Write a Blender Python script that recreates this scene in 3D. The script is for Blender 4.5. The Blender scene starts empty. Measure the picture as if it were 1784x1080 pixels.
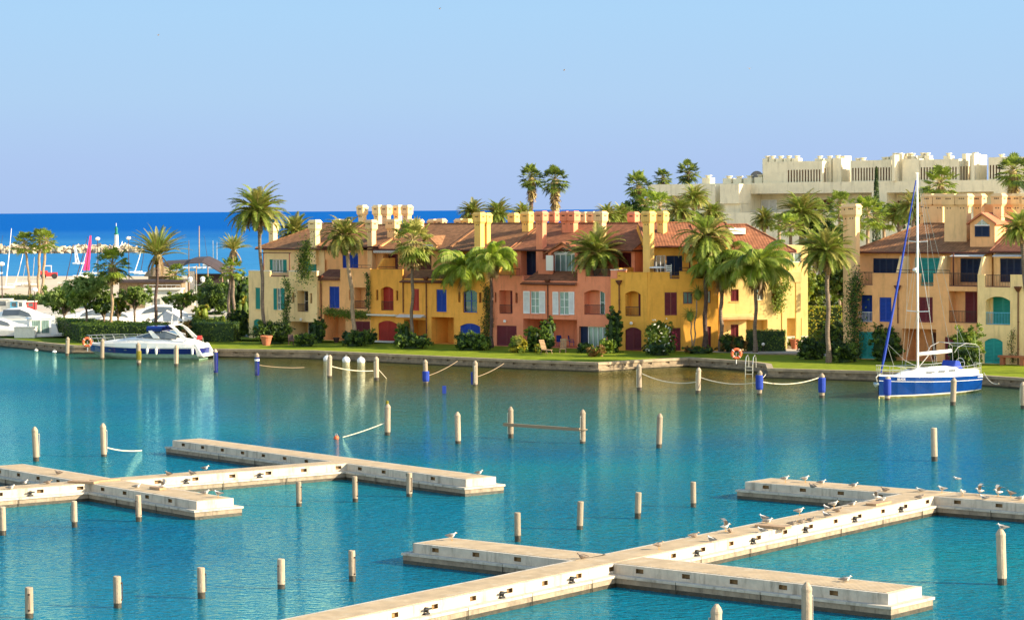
import bpy, math, random
from mathutils import Matrix, Vector, Euler, noise
R = math.radians
rng = random.Random(7)
SC = bpy.context.scene
COL = SC.collection

# ------------------------------------------------------------ camera, sky, sun, exposure
FPX = 4350.0                      # focal length in photograph pixels (1784 wide)
EYE = 13.5
ROLL = math.atan(0.007)
PITCH = math.atan(174.25 * math.cos(ROLL) / FPX)
cam_data = bpy.data.cameras.new('camera')
cam = bpy.data.objects.new('camera', cam_data); COL.objects.link(cam)
cam_data.sensor_width = 36; cam_data.lens = FPX / 1784 * 36
cam_data.clip_start = 1; cam_data.clip_end = 200000
cam.matrix_world = Matrix.Translation((0, 0, EYE)) @ Matrix.Rotation(R(90) - PITCH, 4, 'X') @ Matrix.Rotation(-ROLL, 4, 'Z')
SC.camera = cam
SC.view_settings.view_transform = 'Standard'; SC.view_settings.look = 'None'
SC.view_settings.gamma = 1; SC.view_settings.use_curve_mapping = False
SC.view_settings.exposure = EXPO = 1.65

SUN_BEHIND, SUN_EL = 14, 24       # sun: to the right, a little behind the viewer, low
sx, sy = math.cos(R(SUN_BEHIND)), -math.sin(R(SUN_BEHIND))
sdir = Vector((sx * math.cos(R(SUN_EL)), sy * math.cos(R(SUN_EL)), math.sin(R(SUN_EL))))
sun_data = bpy.data.lights.new('sun', 'SUN'); sun = bpy.data.objects.new('sun', sun_data); COL.objects.link(sun)
sun_data.energy = 3.8; sun_data.angle = R(0.5); sun_data.color = (1.0, 0.86, 0.64)
sun.rotation_euler = sdir.to_track_quat('Z', 'Y').to_euler(); sun.location = (60, -40, 60)

world = bpy.data.worlds.new('World'); SC.world = world; world.use_nodes = True
wn = world.node_tree; wn.nodes.clear()
sky = wn.nodes.new('ShaderNodeTexSky'); sky.sky_type = 'NISHITA'; sky.sun_disc = False
sky.sun_elevation = R(SUN_EL); sky.sun_rotation = math.atan2(sdir.x, sdir.y)
sky.air_density = 1.0; sky.dust_density = 0.3; sky.ozone_density = 2.0; sky.altitude = 0
tint = wn.nodes.new('ShaderNodeMix'); tint.data_type = 'RGBA'; tint.blend_type = 'MULTIPLY'
tint.inputs['Factor'].default_value = 1.0
tint.inputs['B'].default_value = (1.12, 0.90, 0.72, 1)
bg = wn.nodes.new('ShaderNodeBackground'); bg.inputs['Strength'].default_value = SKYS = 0.15
wo = wn.nodes.new('ShaderNodeOutputWorld')
wn.links.new(sky.outputs[0], tint.inputs['A'])
# away from the sun (over the sea) the sky is clear lilac to blue, towards the sun it keeps the bright hazy sky model
wtc = wn.nodes.new('ShaderNodeTexCoord'); wsep = wn.nodes.new('ShaderNodeSeparateXYZ'); wn.links.new(wtc.outputs['Generated'], wsep.inputs[0])
band = wn.nodes.new('ShaderNodeValToRGB'); fade = wn.nodes.new('ShaderNodeMapRange'); fade.interpolation_type = 'SMOOTHSTEP'; wmix = wn.nodes.new('ShaderNodeMix'); wmix.data_type = 'RGBA'
def airc(r, g, b): k = 1 / (2 ** EXPO) / SKYS; return (r * k, g * k, b * k, 1)
e0, e1 = band.color_ramp.elements; e0.position = 0.0; e0.color = airc(.41, .555, .86); e1.position = 1.0; e1.color = airc(.05, .25, .62)
for q, c in ((0.02, (.43, .585, .88)), (0.045, (.44, .645, .90)), (0.08, (.42, .67, .94)), (0.2, (.20, .52, .85)), (0.5, (.09, .38, .76))):
    em = band.color_ramp.elements.new(q); em.color = airc(*c)
fade.inputs['From Min'].default_value = 0.3; fade.inputs['From Max'].default_value = -0.15
wn.links.new(wsep.outputs['Z'], band.inputs['Fac']); wn.links.new(wsep.outputs['Y'], fade.inputs['Value'])
wn.links.new(fade.outputs[0], wmix.inputs['Factor']); wn.links.new(band.outputs[0], wmix.inputs['A']); wn.links.new(tint.outputs['Result'], wmix.inputs['B'])
wn.links.new(wmix.outputs['Result'], bg.inputs['Color'])
wn.links.new(bg.outputs[0], wo.inputs['Surface'])
SC.cycles.max_bounces = 6; SC.cycles.diffuse_bounces = 3; SC.cycles.transparent_max_bounces = 6
SC.cycles.caustics_reflective = False; SC.cycles.caustics_refractive = False

# ------------------------------------------------------------ surveying: sight lines to ground, planes and distances
def ray(px, py):
    a = (px - 892) / FPX; b = (540 - py) / FPX
    c, s = math.cos(ROLL), math.sin(ROLL)
    x = a * c + b * s; y = -a * s + b * c
    cp, sp = math.cos(PITCH), math.sin(PITCH)
    return Vector((x, cp + y * sp, -sp + y * cp))
def G(px, py, z=0.0):
    r = ray(px, py); t = (z - EYE) / r.z
    return Vector((r.x * t, r.y * t, z))
def PD(px, py, d):
    r = ray(px, py); t = d / r.y
    return Vector((r.x * t, d, EYE + r.z * t))
def ZD(px, py, d): return PD(px, py, d).z
LAWN = 0.7
class Frame:
    """vertical plane system: x along a facade, y inward, z up"""
    def __init__(s, ox, oy, deg):
        s.o = Vector((ox, oy)); s.a = R(deg)
        s.u = Vector((math.cos(s.a), math.sin(s.a))); s.v = Vector((-s.u.y, s.u.x))
    def at(s, px, py, yin=0.0):
        r = ray(px, py); r2 = Vector((r.x, r.y))
        t = (yin + s.o.dot(s.v)) / r2.dot(s.v)
        p = r2 * t
        return (p - s.o).dot(s.u), EYE + r.z * t
    def X(s, px, yin=0.0, py=500): return s.at(px, py, yin)[0]
    def Z(s, px, py, yin=0.0): return s.at(px, py, yin)[1]
    def side(s, px, py, x):
        """hit of the sight line on the plane local x = const: returns local y, z"""
        r = ray(px, py); r2 = Vector((r.x, r.y))
        t = (x + s.o.dot(s.u)) / r2.dot(s.u)
        p = r2 * t
        return (p - s.o).dot(s.v), EYE + r.z * t
    def W(s, x, y, z=0.0):
        p = s.o + s.u * x + s.v * y
        return Vector((p.x, p.y, z))

# ------------------------------------------------------------ materials
MATS = {}
def _n(nt, t, **kw):
    n = nt.nodes.new(t)
    for k, v in kw.items(): setattr(n, k, v)
    return n
def mat(name, col, rough=0.75, var=0.12, scale=3.0, bump=0.0, bscale=30.0, metal=0.0, stain=None, stain_amt=0.0,
        stain_scale=1.2, wave=None, trans=0.0, spec=0.5, col2=None, coat=0.0, stretch=(1, 1, 1), rnd=0.0):
    if name in MATS: return MATS[name]
    m = bpy.data.materials.new(name); m.use_nodes = True; nt = m.node_tree; nt.nodes.clear()
    out = _n(nt, 'ShaderNodeOutputMaterial'); p = _n(nt, 'ShaderNodeBsdfPrincipled')
    L = nt.links.new
    p.inputs['Roughness'].default_value = rough; p.inputs['Metallic'].default_value = metal
    p.inputs['Specular IOR Level'].default_value = spec; p.inputs['Coat Weight'].default_value = coat
    tc = _n(nt, 'ShaderNodeTexCoord'); mp = _n(nt, 'ShaderNodeMapping'); mp.inputs['Scale'].default_value = stretch
    L(tc.outputs['Object'], mp.inputs['Vector'])
    nz = _n(nt, 'ShaderNodeTexNoise'); nz.inputs['Scale'].default_value = scale; nz.inputs['Detail'].default_value = 5
    nz.inputs['Roughness'].default_value = 0.65
    L(mp.outputs[0], nz.inputs['Vector'])
    rp = _n(nt, 'ShaderNodeValToRGB'); rp.color_ramp.elements[0].position = 0.32; rp.color_ramp.elements[1].position = 0.68
    c2 = col2 or tuple(min(1, c * (1 + var)) for c in col)
    c1 = tuple(c * (1 - var) for c in col)
    rp.color_ramp.elements[0].color = (*c1, 1); rp.color_ramp.elements[1].color = (*c2, 1)
    L(nz.outputs['Fac'], rp.inputs['Fac'])
    csrc = rp.outputs['Color']
    if stain:
        n2 = _n(nt, 'ShaderNodeTexNoise'); n2.inputs['Scale'].default_value = stain_scale; n2.inputs['Detail'].default_value = 7
        n2.inputs['Roughness'].default_value = 0.7
        mp2 = _n(nt, 'ShaderNodeMapping'); mp2.inputs['Scale'].default_value = (1.5, 1.5, 0.24); mp2.inputs['Location'].default_value = (5.3, 1.7, 9.1)
        L(tc.outputs['Object'], mp2.inputs['Vector']); L(mp2.outputs[0], n2.inputs['Vector'])
        r2 = _n(nt, 'ShaderNodeValToRGB'); r2.color_ramp.elements[0].position = 0.52; r2.color_ramp.elements[1].position = 0.72
        r2.color_ramp.elements[0].color = (0, 0, 0, 1); r2.color_ramp.elements[1].color = (stain_amt,) * 3 + (1,)
        L(n2.outputs['Fac'], r2.inputs['Fac'])
        mx = _n(nt, 'ShaderNodeMix', data_type='RGBA'); L(r2.outputs['Color'], mx.inputs['Factor']); L(csrc, mx.inputs['A'])
        mx.inputs['B'].default_value = (*stain, 1); csrc = mx.outputs['Result']
    if rnd:
        oi = _n(nt, 'ShaderNodeObjectInfo'); hv = _n(nt, 'ShaderNodeHueSaturation'); mr_ = _n(nt, 'ShaderNodeMapRange'); mr_.inputs['To Min'].default_value = 1 - rnd; mr_.inputs['To Max'].default_value = 1 + rnd
        L(oi.outputs['Random'], mr_.inputs['Value']); L(mr_.outputs[0], hv.inputs['Value']); L(csrc, hv.inputs['Color']); csrc = hv.outputs['Color']
    hsrc = None
    if bump:
        nb = _n(nt, 'ShaderNodeTexNoise'); nb.inputs['Scale'].default_value = bscale; nb.inputs['Detail'].default_value = 4
        L(tc.outputs['Object'], nb.inputs['Vector']); hsrc = nb.outputs['Fac']
    if wave:                       # (direction, wavelength m, strength, darkness of the grooves)
        wv = _n(nt, 'ShaderNodeTexWave', wave_type='BANDS', bands_direction=wave[0], wave_profile='SAW' if len(wave) > 4 else 'SIN')
        wv.inputs['Scale'].default_value = 0.314 / wave[1]; wv.inputs['Distortion'].default_value = 0.25; wv.inputs['Detail'].default_value = 1
        L(tc.outputs['Object'], wv.inputs['Vector'])
        if wave[3]:
            r3 = _n(nt, 'ShaderNodeValToRGB'); r3.color_ramp.elements[0].position = 0.0; r3.color_ramp.elements[1].position = 0.35
            g = 1 - wave[3]; r3.color_ramp.elements[0].color = (g, g, g, 1); r3.color_ramp.elements[1].color = (1, 1, 1, 1)
            L(wv.outputs['Fac'], r3.inputs['Fac'])
            m3 = _n(nt, 'ShaderNodeMix', data_type='RGBA', blend_type='MULTIPLY'); m3.inputs['Factor'].default_value = 1
            L(csrc, m3.inputs['A']); L(r3.outputs['Color'], m3.inputs['B']); csrc = m3.outputs['Result']
        b1 = _n(nt, 'ShaderNodeBump'); b1.inputs['Strength'].default_value = wave[2]; b1.inputs['Distance'].default_value = 0.03
        L(wv.outputs['Fac'], b1.inputs['Height']); L(b1.outputs[0], p.inputs['Normal'])
        if hsrc:
            b2 = _n(nt, 'ShaderNodeBump'); b2.inputs['Strength'].default_value = bump; b2.inputs['Distance'].default_value = 0.03
            L(hsrc, b2.inputs['Height']); L(b1.outputs[0], b2.inputs['Normal']); L(b2.outputs[0], p.inputs['Normal'])
    elif hsrc:
        b2 = _n(nt, 'ShaderNodeBump'); b2.inputs['Strength'].default_value = bump; b2.inputs['Distance'].default_value = 0.03
        L(hsrc, b2.inputs['Height']); L(b2.outputs[0], p.inputs['Normal'])
    L(csrc, p.inputs['Base Color'])
    if trans:
        tr = _n(nt, 'ShaderNodeBsdfTranslucent'); ms = _n(nt, 'ShaderNodeMixShader'); ms.inputs[0].default_value = trans
        L(csrc, tr.inputs['Color']); L(p.outputs[0], ms.inputs[1]); L(tr.outputs[0], ms.inputs[2]); L(ms.outputs[0], out.inputs['Surface'])
    else: L(p.outputs[0], out.inputs['Surface'])
    MATS[name] = m; return m

def stucco(name, c, v=0.09):
    return mat(name, c, rough=0.9, var=v, scale=0.9, bump=0.3, bscale=14, stain=tuple(x * 0.5 for x in c), stain_amt=0.6, stain_scale=1.1, spec=0.2)
stucco('wall_pale_yellow', (0.94, 0.66, 0.32)); stucco('wall_orange', (0.88, 0.45, 0.18)); stucco('wall_yellow', (0.84, 0.39, 0.07)); stucco('wall_sand', (0.82, 0.52, 0.25)); stucco('wall_ochre', (0.82, 0.49, 0.14)); stucco('wall_soft_yellow', (0.78, 0.57, 0.22))
stucco('wall_pink', (0.76, 0.26, 0.135)); stucco('wall_bright_yellow', (0.78, 0.38, 0.06)); stucco('wall_apricot', (0.86, 0.44, 0.19))
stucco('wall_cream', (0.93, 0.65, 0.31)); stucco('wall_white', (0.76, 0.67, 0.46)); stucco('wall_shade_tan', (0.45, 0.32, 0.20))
TILE = ('Y', 0.34, 0.9, 0.35)
for nm, c in (('tile_brown', (0.26, 0.125, 0.055)), ('tile_red', (0.27, 0.105, 0.048)), ('tile_dark', (0.17, 0.07, 0.04))):
    mat(nm, c, rough=0.85, var=0.35, scale=2.2, bump=0.5, bscale=9, stain=tuple(x * 0.6 for x in c), stain_amt=0.7, stain_scale=0.6, wave=('X', 0.28, 0.5, 0.18), spec=0.2)
SLAT = ('Z', 0.11, 0.9, 0.45)
for nm, c in (('paint_blue', (0.008, 0.05, 0.36)), ('paint_red', (0.42, 0.035, 0.02)), ('paint_maroon', (0.15, 0.018, 0.025)),
              ('paint_teal', (0.02, 0.27, 0.22)), ('paint_navy', (0.006, 0.018, 0.06)), ('paint_white', (0.78, 0.78, 0.76)),
              ('paint_brown', (0.12, 0.035, 0.018)), ('paint_turquoise', (0.03, 0.36, 0.33)), ('paint_light_blue', (0.10, 0.42, 0.62))):
    mat(nm + '_slats', c, rough=0.5, var=0.12, scale=1.5, wave=SLAT, spec=0.3)
    mat(nm, c, rough=0.5, var=0.08, scale=2, spec=0.35)
mat('glass_dark', (0.02, 0.03, 0.035), rough=0.06, var=0.3, scale=0.5, spec=0.8)
mat('glass_curtain', (0.16, 0.24, 0.22), rough=0.12, var=0.5, scale=1.2, spec=0.8, stretch=(4, 1, 0.5))
mat('dark_void', (0.02, 0.014, 0.01), rough=0.9, var=0.2)
mat('iron', (0.05, 0.022, 0.015), rough=0.6, var=0.2)
mat('iron_white', (0.7, 0.7, 0.68), rough=0.5, var=0.05)
mat('stone_white', (0.72, 0.68, 0.58), rough=0.9, var=0.1, scale=3, bump=0.3)
mat('canvas_white', (0.74, 0.71, 0.66), rough=0.9, var=0.08, trans=0.2)
mat('canvas_blue', (0.01, 0.04, 0.30), rough=0.85, var=0.15, bump=0.3, bscale=8)
mat('terracotta', (0.45, 0.15, 0.07), rough=0.85, var=0.15)
mat('wood_teak', (0.38, 0.24, 0.13), rough=0.8, var=0.2, scale=6)
mat('gravel_white', (0.6, 0.55, 0.45), rough=1, var=0.2, scale=6)
mat('concrete', (0.53, 0.46, 0.36), rough=0.9, var=0.14, scale=2.2, bump=0.35, bscale=14, stain=(0.17, 0.14, 0.10), stain_amt=0.85, stain_scale=1.7)
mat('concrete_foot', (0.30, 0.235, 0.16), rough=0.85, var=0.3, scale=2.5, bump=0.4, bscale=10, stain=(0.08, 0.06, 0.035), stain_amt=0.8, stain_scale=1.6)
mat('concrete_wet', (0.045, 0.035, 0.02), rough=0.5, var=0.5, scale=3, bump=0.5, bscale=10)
mat('concrete_rust', (0.22, 0.13, 0.05), rough=0.8, var=0.5, scale=2.5, bump=0.4, bscale=12, stain=(0.06, 0.05, 0.03), stain_amt=0.8)
mat('deck_planks', (0.48, 0.35, 0.20), rough=0.85, var=0.18, scale=1.4, bump=0.2, bscale=25, stain=(0.58, 0.50, 0.36), stain_amt=0.6, stain_scale=1.1, wave=('X', 0.16, 0.5, 0.3))
mat('quay_stone', (0.24, 0.18, 0.11), rough=0.9, var=0.4, scale=1.3, bump=0.6, bscale=5, stain=(0.09, 0.07, 0.05), stain_amt=0.8, stain_scale=1.0)
mat('quay_cap', (0.34, 0.26, 0.16), rough=0.9, var=0.25, scale=1.3, bump=0.4, bscale=8, stain=(0.2, 0.15, 0.1), stain_amt=0.6)
mat('post_wood', (0.36, 0.28, 0.19), rough=0.85, var=0.2, scale=3, bump=0.5, bscale=10, stretch=(6, 6, 0.7), stain=(0.2, 0.15, 0.1), stain_amt=0.7, stain_scale=2, rnd=0.22)
mat('rope', (0.62, 0.55, 0.40), rough=0.9, var=0.15, scale=20)
mat('rope_dark', (0.28, 0.20, 0.12), rough=0.9, var=0.15, scale=20)
mat('gelcoat_white', (0.86, 0.82, 0.74), rough=0.35, var=0.03, scale=0.7)
mat('hull_navy', (0.008, 0.016, 0.15), rough=0.15, var=0.15, scale=0.7, coat=0.5)
mat('hull_blue', (0.002, 0.033, 0.16), rough=0.2, var=0.2, scale=0.9, spec=0.25)
mat('antifoul_green', (0.28, 0.42, 0.34), rough=0.6, var=0.2)
mat('antifoul_ochre', (0.45, 0.38, 0.14), rough=0.7, var=0.3)
mat('glass_tint', (0.10, 0.12, 0.13), rough=0.08, var=0.2, scale=0.5, spec=0.9)
mat('alloy_matt', (0.42, 0.41, 0.38), rough=0.7, var=0.1)
mat('steel', (0.6, 0.58, 0.52), rough=0.3, metal=0.7, var=0.08)
mat('orange_red', (0.72, 0.13, 0.04), rough=0.6, var=0.1)
mat('red_paint', (0.55, 0.03, 0.03), rough=0.5, var=0.1)
mat('rubber', (0.02, 0.02, 0.02), rough=0.8, var=0.2)
mat('sand', (0.52, 0.42, 0.29), rough=1, var=0.12, scale=0.2, bump=0.3, bscale=2)
mat('paving', (0.48, 0.42, 0.33), rough=0.9, var=0.12, scale=0.5, bump=0.2, bscale=5)
mat('rock', (0.46, 0.36, 0.24), rough=0.9, var=0.25, scale=0.4, bump=0.7, bscale=1.5)
mat('thatch', (0.24, 0.17, 0.10), rough=1, var=0.35, scale=4, bump=0.8, bscale=8)
mat('tent_dark', (0.045, 0.03, 0.03), rough=0.9, var=0.3)
mat('sail_pink', (0.85, 0.06, 0.25), rough=0.7, var=0.08, trans=0.25)
mat('sail_white', (0.85, 0.85, 0.83), rough=0.7, var=0.05, trans=0.25)
mat('lighthouse_green', (0.0, 0.16, 0.10), rough=0.5, var=0.1)
mat('soil', (0.10, 0.065, 0.035), rough=1, var=0.3)
# grass: fine mottled greens
mat('grass', (0.17, 0.215, 0.008), rough=0.95, var=0.3, scale=1.1, bump=0.6, bscale=22, stain=(0.27, 0.29, 0.015), stain_amt=0.6, stain_scale=0.35, spec=0.15, col2=(0.22, 0.27, 0.01))
# leaves
def leafmat(name, c, c2, sc=1.6, tr=0.38):
    return mat(name, c, rough=0.55, var=0.35, scale=sc, col2=c2, trans=tr, spec=0.35, rnd=0.18)
leafmat('leaf_dark', (0.016, 0.045, 0.014), (0.045, 0.09, 0.018), 2.5)
leafmat('leaf_mid', (0.09, 0.165, 0.018), (0.18, 0.27, 0.03), 2.0)
leafmat('leaf_bright', (0.15, 0.23, 0.018), (0.30, 0.36, 0.035), 1.5)
leafmat('leaf_grey', (0.24, 0.37, 0.08), (0.42, 0.52, 0.15), 1.2, 0.55)
leafmat('leaf_yellow', (0.26, 0.24, 0.02), (0.48, 0.40, 0.03), 2.5)
leafmat('leaf_rust', (0.22, 0.11, 0.03), (0.36, 0.20, 0.05), 3)
leafmat('palm_green', (0.16, 0.24, 0.03), (0.34, 0.41, 0.06), 0.9)
leafmat('palm_olive', (0.26, 0.27, 0.05), (0.52, 0.47, 0.12), 0.8)
leafmat('palm_fresh', (0.17, 0.28, 0.02), (0.36, 0.44, 0.045), 0.8)
leafmat('palm_dark', (0.04, 0.085, 0.02), (0.09, 0.14, 0.03), 0.8)
leafmat('palm_stem', (0.34, 0.24, 0.07), (0.45, 0.36, 0.14), 2, 0.1)
leafmat('palm_dead', (0.22, 0.13, 0.05), (0.36, 0.24, 0.11), 2, 0.15)
leafmat('fruit_orange', (0.55, 0.22, 0.02), (0.7, 0.36, 0.04), 4, 0.1)
leafmat('flower_white', (0.6, 0.6, 0.45), (0.8, 0.8, 0.7), 4, 0.2)
leafmat('flower_pink', (0.5, 0.03, 0.08), (0.7, 0.08, 0.12), 4, 0.2)
mat('trunk_grey', (0.20, 0.145, 0.10), rough=0.95, var=0.35, scale=3, bump=0.9, bscale=9, wave=('Z', 0.16, 0.8, 0.35))
mat('trunk_tan', (0.36, 0.25, 0.15), rough=0.95, var=0.3, scale=3, bump=0.7, bscale=9, wave=('Z', 0.14, 0.6, 0.25))
mat('trunk_dark', (0.10, 0.06, 0.045), rough=0.95, var=0.4, scale=3, bump=0.9, bscale=9, wave=('Z', 0.18, 0.8, 0.35))
mat('bark', (0.17, 0.12, 0.08), rough=0.95, var=0.35, scale=4, bump=0.7, bscale=12)
mat('gull_white', (0.66, 0.62, 0.55), rough=0.8, var=0.05, scale=8)
mat('gull_grey', (0.22, 0.20, 0.18), rough=0.8, var=0.15, scale=10)
mat('gull_brown', (0.26, 0.20, 0.15), rough=0.85, var=0.4, scale=14)
mat('beak', (0.7, 0.35, 0.03), rough=0.5, var=0.1)
def water_mat(name, deep, pale_tone, rough, amp, scales, spec, sc_col, streak, far):
    m = bpy.data.materials.new(name); m.use_nodes = True; nt = m.node_tree; nt.nodes.clear(); L = nt.links.new
    out = _n(nt, 'ShaderNodeOutputMaterial'); p = _n(nt, 'ShaderNodeBsdfDiffuse'); gl = _n(nt, 'ShaderNodeBsdfGlossy'); gl.inputs['Color'].default_value = (0.70, 0.92, 0.96, 1)
    fr = _n(nt, 'ShaderNodeFresnel'); fr.inputs['IOR'].default_value = 1.33; fm = _n(nt, 'ShaderNodeMath', operation='MULTIPLY'); fm.inputs[1].default_value = spec; L(fr.outputs[0], fm.inputs[0])
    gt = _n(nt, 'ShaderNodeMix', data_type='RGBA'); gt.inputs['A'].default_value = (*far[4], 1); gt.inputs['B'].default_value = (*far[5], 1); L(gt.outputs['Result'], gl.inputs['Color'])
    ws = _n(nt, 'ShaderNodeMixShader'); L(fm.outputs[0], ws.inputs[0]); L(p.outputs[0], ws.inputs[1]); L(gl.outputs[0], ws.inputs[2]); L(ws.outputs[0], out.inputs['Surface'])
    tc = _n(nt, 'ShaderNodeTexCoord'); mp = _n(nt, 'ShaderNodeMapping'); mp.inputs['Scale'].default_value = streak
    L(tc.outputs['Object'], mp.inputs['Vector'])
    nz = _n(nt, 'ShaderNodeTexNoise'); nz.inputs['Scale'].default_value = sc_col; nz.inputs['Detail'].default_value = 3
    L(mp.outputs[0], nz.inputs['Vector'])
    rp = _n(nt, 'ShaderNodeValToRGB'); rp.color_ramp.elements[0].position = 0.35; rp.color_ramp.elements[1].position = 0.65
    rp.color_ramp.elements[0].color = (*deep, 1); rp.color_ramp.elements[1].color = (*pale_tone, 1)  # two body colours of the water, mixed at random by noise
    L(nz.outputs['Fac'], rp.inputs['Fac']); csrc = rp.outputs['Color']
    # towards the far bank: painted olive house reflection (at sea, deeper water), rougher
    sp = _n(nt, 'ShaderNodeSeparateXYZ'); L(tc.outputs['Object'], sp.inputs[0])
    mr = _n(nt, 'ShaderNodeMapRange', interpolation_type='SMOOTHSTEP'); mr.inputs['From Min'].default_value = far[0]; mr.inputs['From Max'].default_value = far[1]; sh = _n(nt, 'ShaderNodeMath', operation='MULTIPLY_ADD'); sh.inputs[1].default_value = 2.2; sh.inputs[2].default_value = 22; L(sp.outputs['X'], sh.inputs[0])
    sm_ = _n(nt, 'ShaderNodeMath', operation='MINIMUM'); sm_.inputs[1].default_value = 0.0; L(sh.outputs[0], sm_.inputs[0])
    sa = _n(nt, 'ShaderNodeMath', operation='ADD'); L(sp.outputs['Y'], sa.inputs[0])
    if far[0] < 300: L(sm_.outputs[0], sa.inputs[1])  # keeps the painted reflection in front of the houses, off the left water
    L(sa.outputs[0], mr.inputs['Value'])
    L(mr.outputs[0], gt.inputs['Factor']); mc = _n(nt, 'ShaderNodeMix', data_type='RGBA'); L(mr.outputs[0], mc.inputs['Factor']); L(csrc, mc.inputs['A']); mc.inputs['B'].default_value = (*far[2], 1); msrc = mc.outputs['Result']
    if far[0] < 300:           # teal belt: outer edge of the reflection painted along the quay
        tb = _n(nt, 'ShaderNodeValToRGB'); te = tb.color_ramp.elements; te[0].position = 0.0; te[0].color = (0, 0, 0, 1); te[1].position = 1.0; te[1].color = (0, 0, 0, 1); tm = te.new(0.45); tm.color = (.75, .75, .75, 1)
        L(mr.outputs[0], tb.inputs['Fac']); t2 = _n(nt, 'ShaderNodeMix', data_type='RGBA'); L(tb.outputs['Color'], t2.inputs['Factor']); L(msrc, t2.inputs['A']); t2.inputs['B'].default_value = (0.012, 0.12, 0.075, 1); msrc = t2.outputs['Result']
    L(msrc, p.inputs['Color'])
    m2 = _n(nt, 'ShaderNodeMapRange'); m2.inputs['From Min'].default_value = far[0]; m2.inputs['From Max'].default_value = far[1]; m2.inputs['To Min'].default_value = rough; m2.inputs['To Max'].default_value = far[3]
    L(sp.outputs['Y'], m2.inputs['Value']); L(m2.outputs[0], gl.inputs['Roughness'])
    # calm and ruffled patches, calmer towards the far bank
    gn = _n(nt, 'ShaderNodeTexNoise'); gn.inputs['Scale'].default_value = 0.035; gn.inputs['Detail'].default_value = 3; L(mp.outputs[0], gn.inputs['Vector'])
    g1 = _n(nt, 'ShaderNodeMapRange'); g1.inputs['From Min'].default_value = 0.3; g1.inputs['From Max'].default_value = 0.7; g1.inputs['To Min'].default_value = 0.45; g1.inputs['To Max'].default_value = 1.25; L(gn.outputs['Fac'], g1.inputs['Value'])
    g2 = _n(nt, 'ShaderNodeMapRange'); g2.inputs['To Min'].default_value = 1.0; g2.inputs['To Max'].default_value = 0.5; L(mr.outputs[0], g2.inputs['Value'])
    gain = _n(nt, 'ShaderNodeMath', operation='MULTIPLY'); L(g1.outputs[0], gain.inputs[0]); L(g2.outputs[0], gain.inputs[1])
    prev = None
    for (s, dist, strength) in scales:
        nb = _n(nt, 'ShaderNodeTexNoise'); nb.inputs['Scale'].default_value = s; nb.inputs['Detail'].default_value = 2.5; nb.inputs['Distortion'].default_value = 0.4
        L(mp.outputs[0], nb.inputs['Vector'])
        b = _n(nt, 'ShaderNodeBump'); b.inputs['Strength'].default_value = strength * amp; mm = _n(nt, 'ShaderNodeMath', operation='MULTIPLY'); mm.inputs[1].default_value = strength * amp; L(gain.outputs[0], mm.inputs[0]); L(mm.outputs[0], b.inputs['Strength']); b.inputs['Distance'].default_value = dist
        L(nb.outputs['Fac'], b.inputs['Height'])
        if prev: L(prev.outputs[0], b.inputs['Normal'])
        prev = b
    L(prev.outputs[0], gl.inputs['Normal']); L(prev.outputs[0], fr.inputs['Normal']); L(prev.outputs[0], p.inputs['Normal'])
    MATS[name] = m; return m
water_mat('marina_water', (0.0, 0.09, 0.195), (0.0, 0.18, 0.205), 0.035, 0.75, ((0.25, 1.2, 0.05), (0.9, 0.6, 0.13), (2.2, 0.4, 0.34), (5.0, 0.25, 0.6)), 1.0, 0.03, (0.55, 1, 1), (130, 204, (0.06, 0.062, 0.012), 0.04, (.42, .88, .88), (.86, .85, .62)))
water_mat('sea_water', (0.03, 0.17, 0.36), (0.055, 0.225, 0.41), 0.3, 1.0, ((0.12, 3.0, 0.5), (0.5, 0.7, 0.6), (2.2, 0.2, 0.5)), 0.16, 0.004, (0.35, 1, 1), (400, 2200, (0.0, 0.07, 0.31), 0.4, (.3, .8, 1), (.2, .7, 1)))

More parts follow.
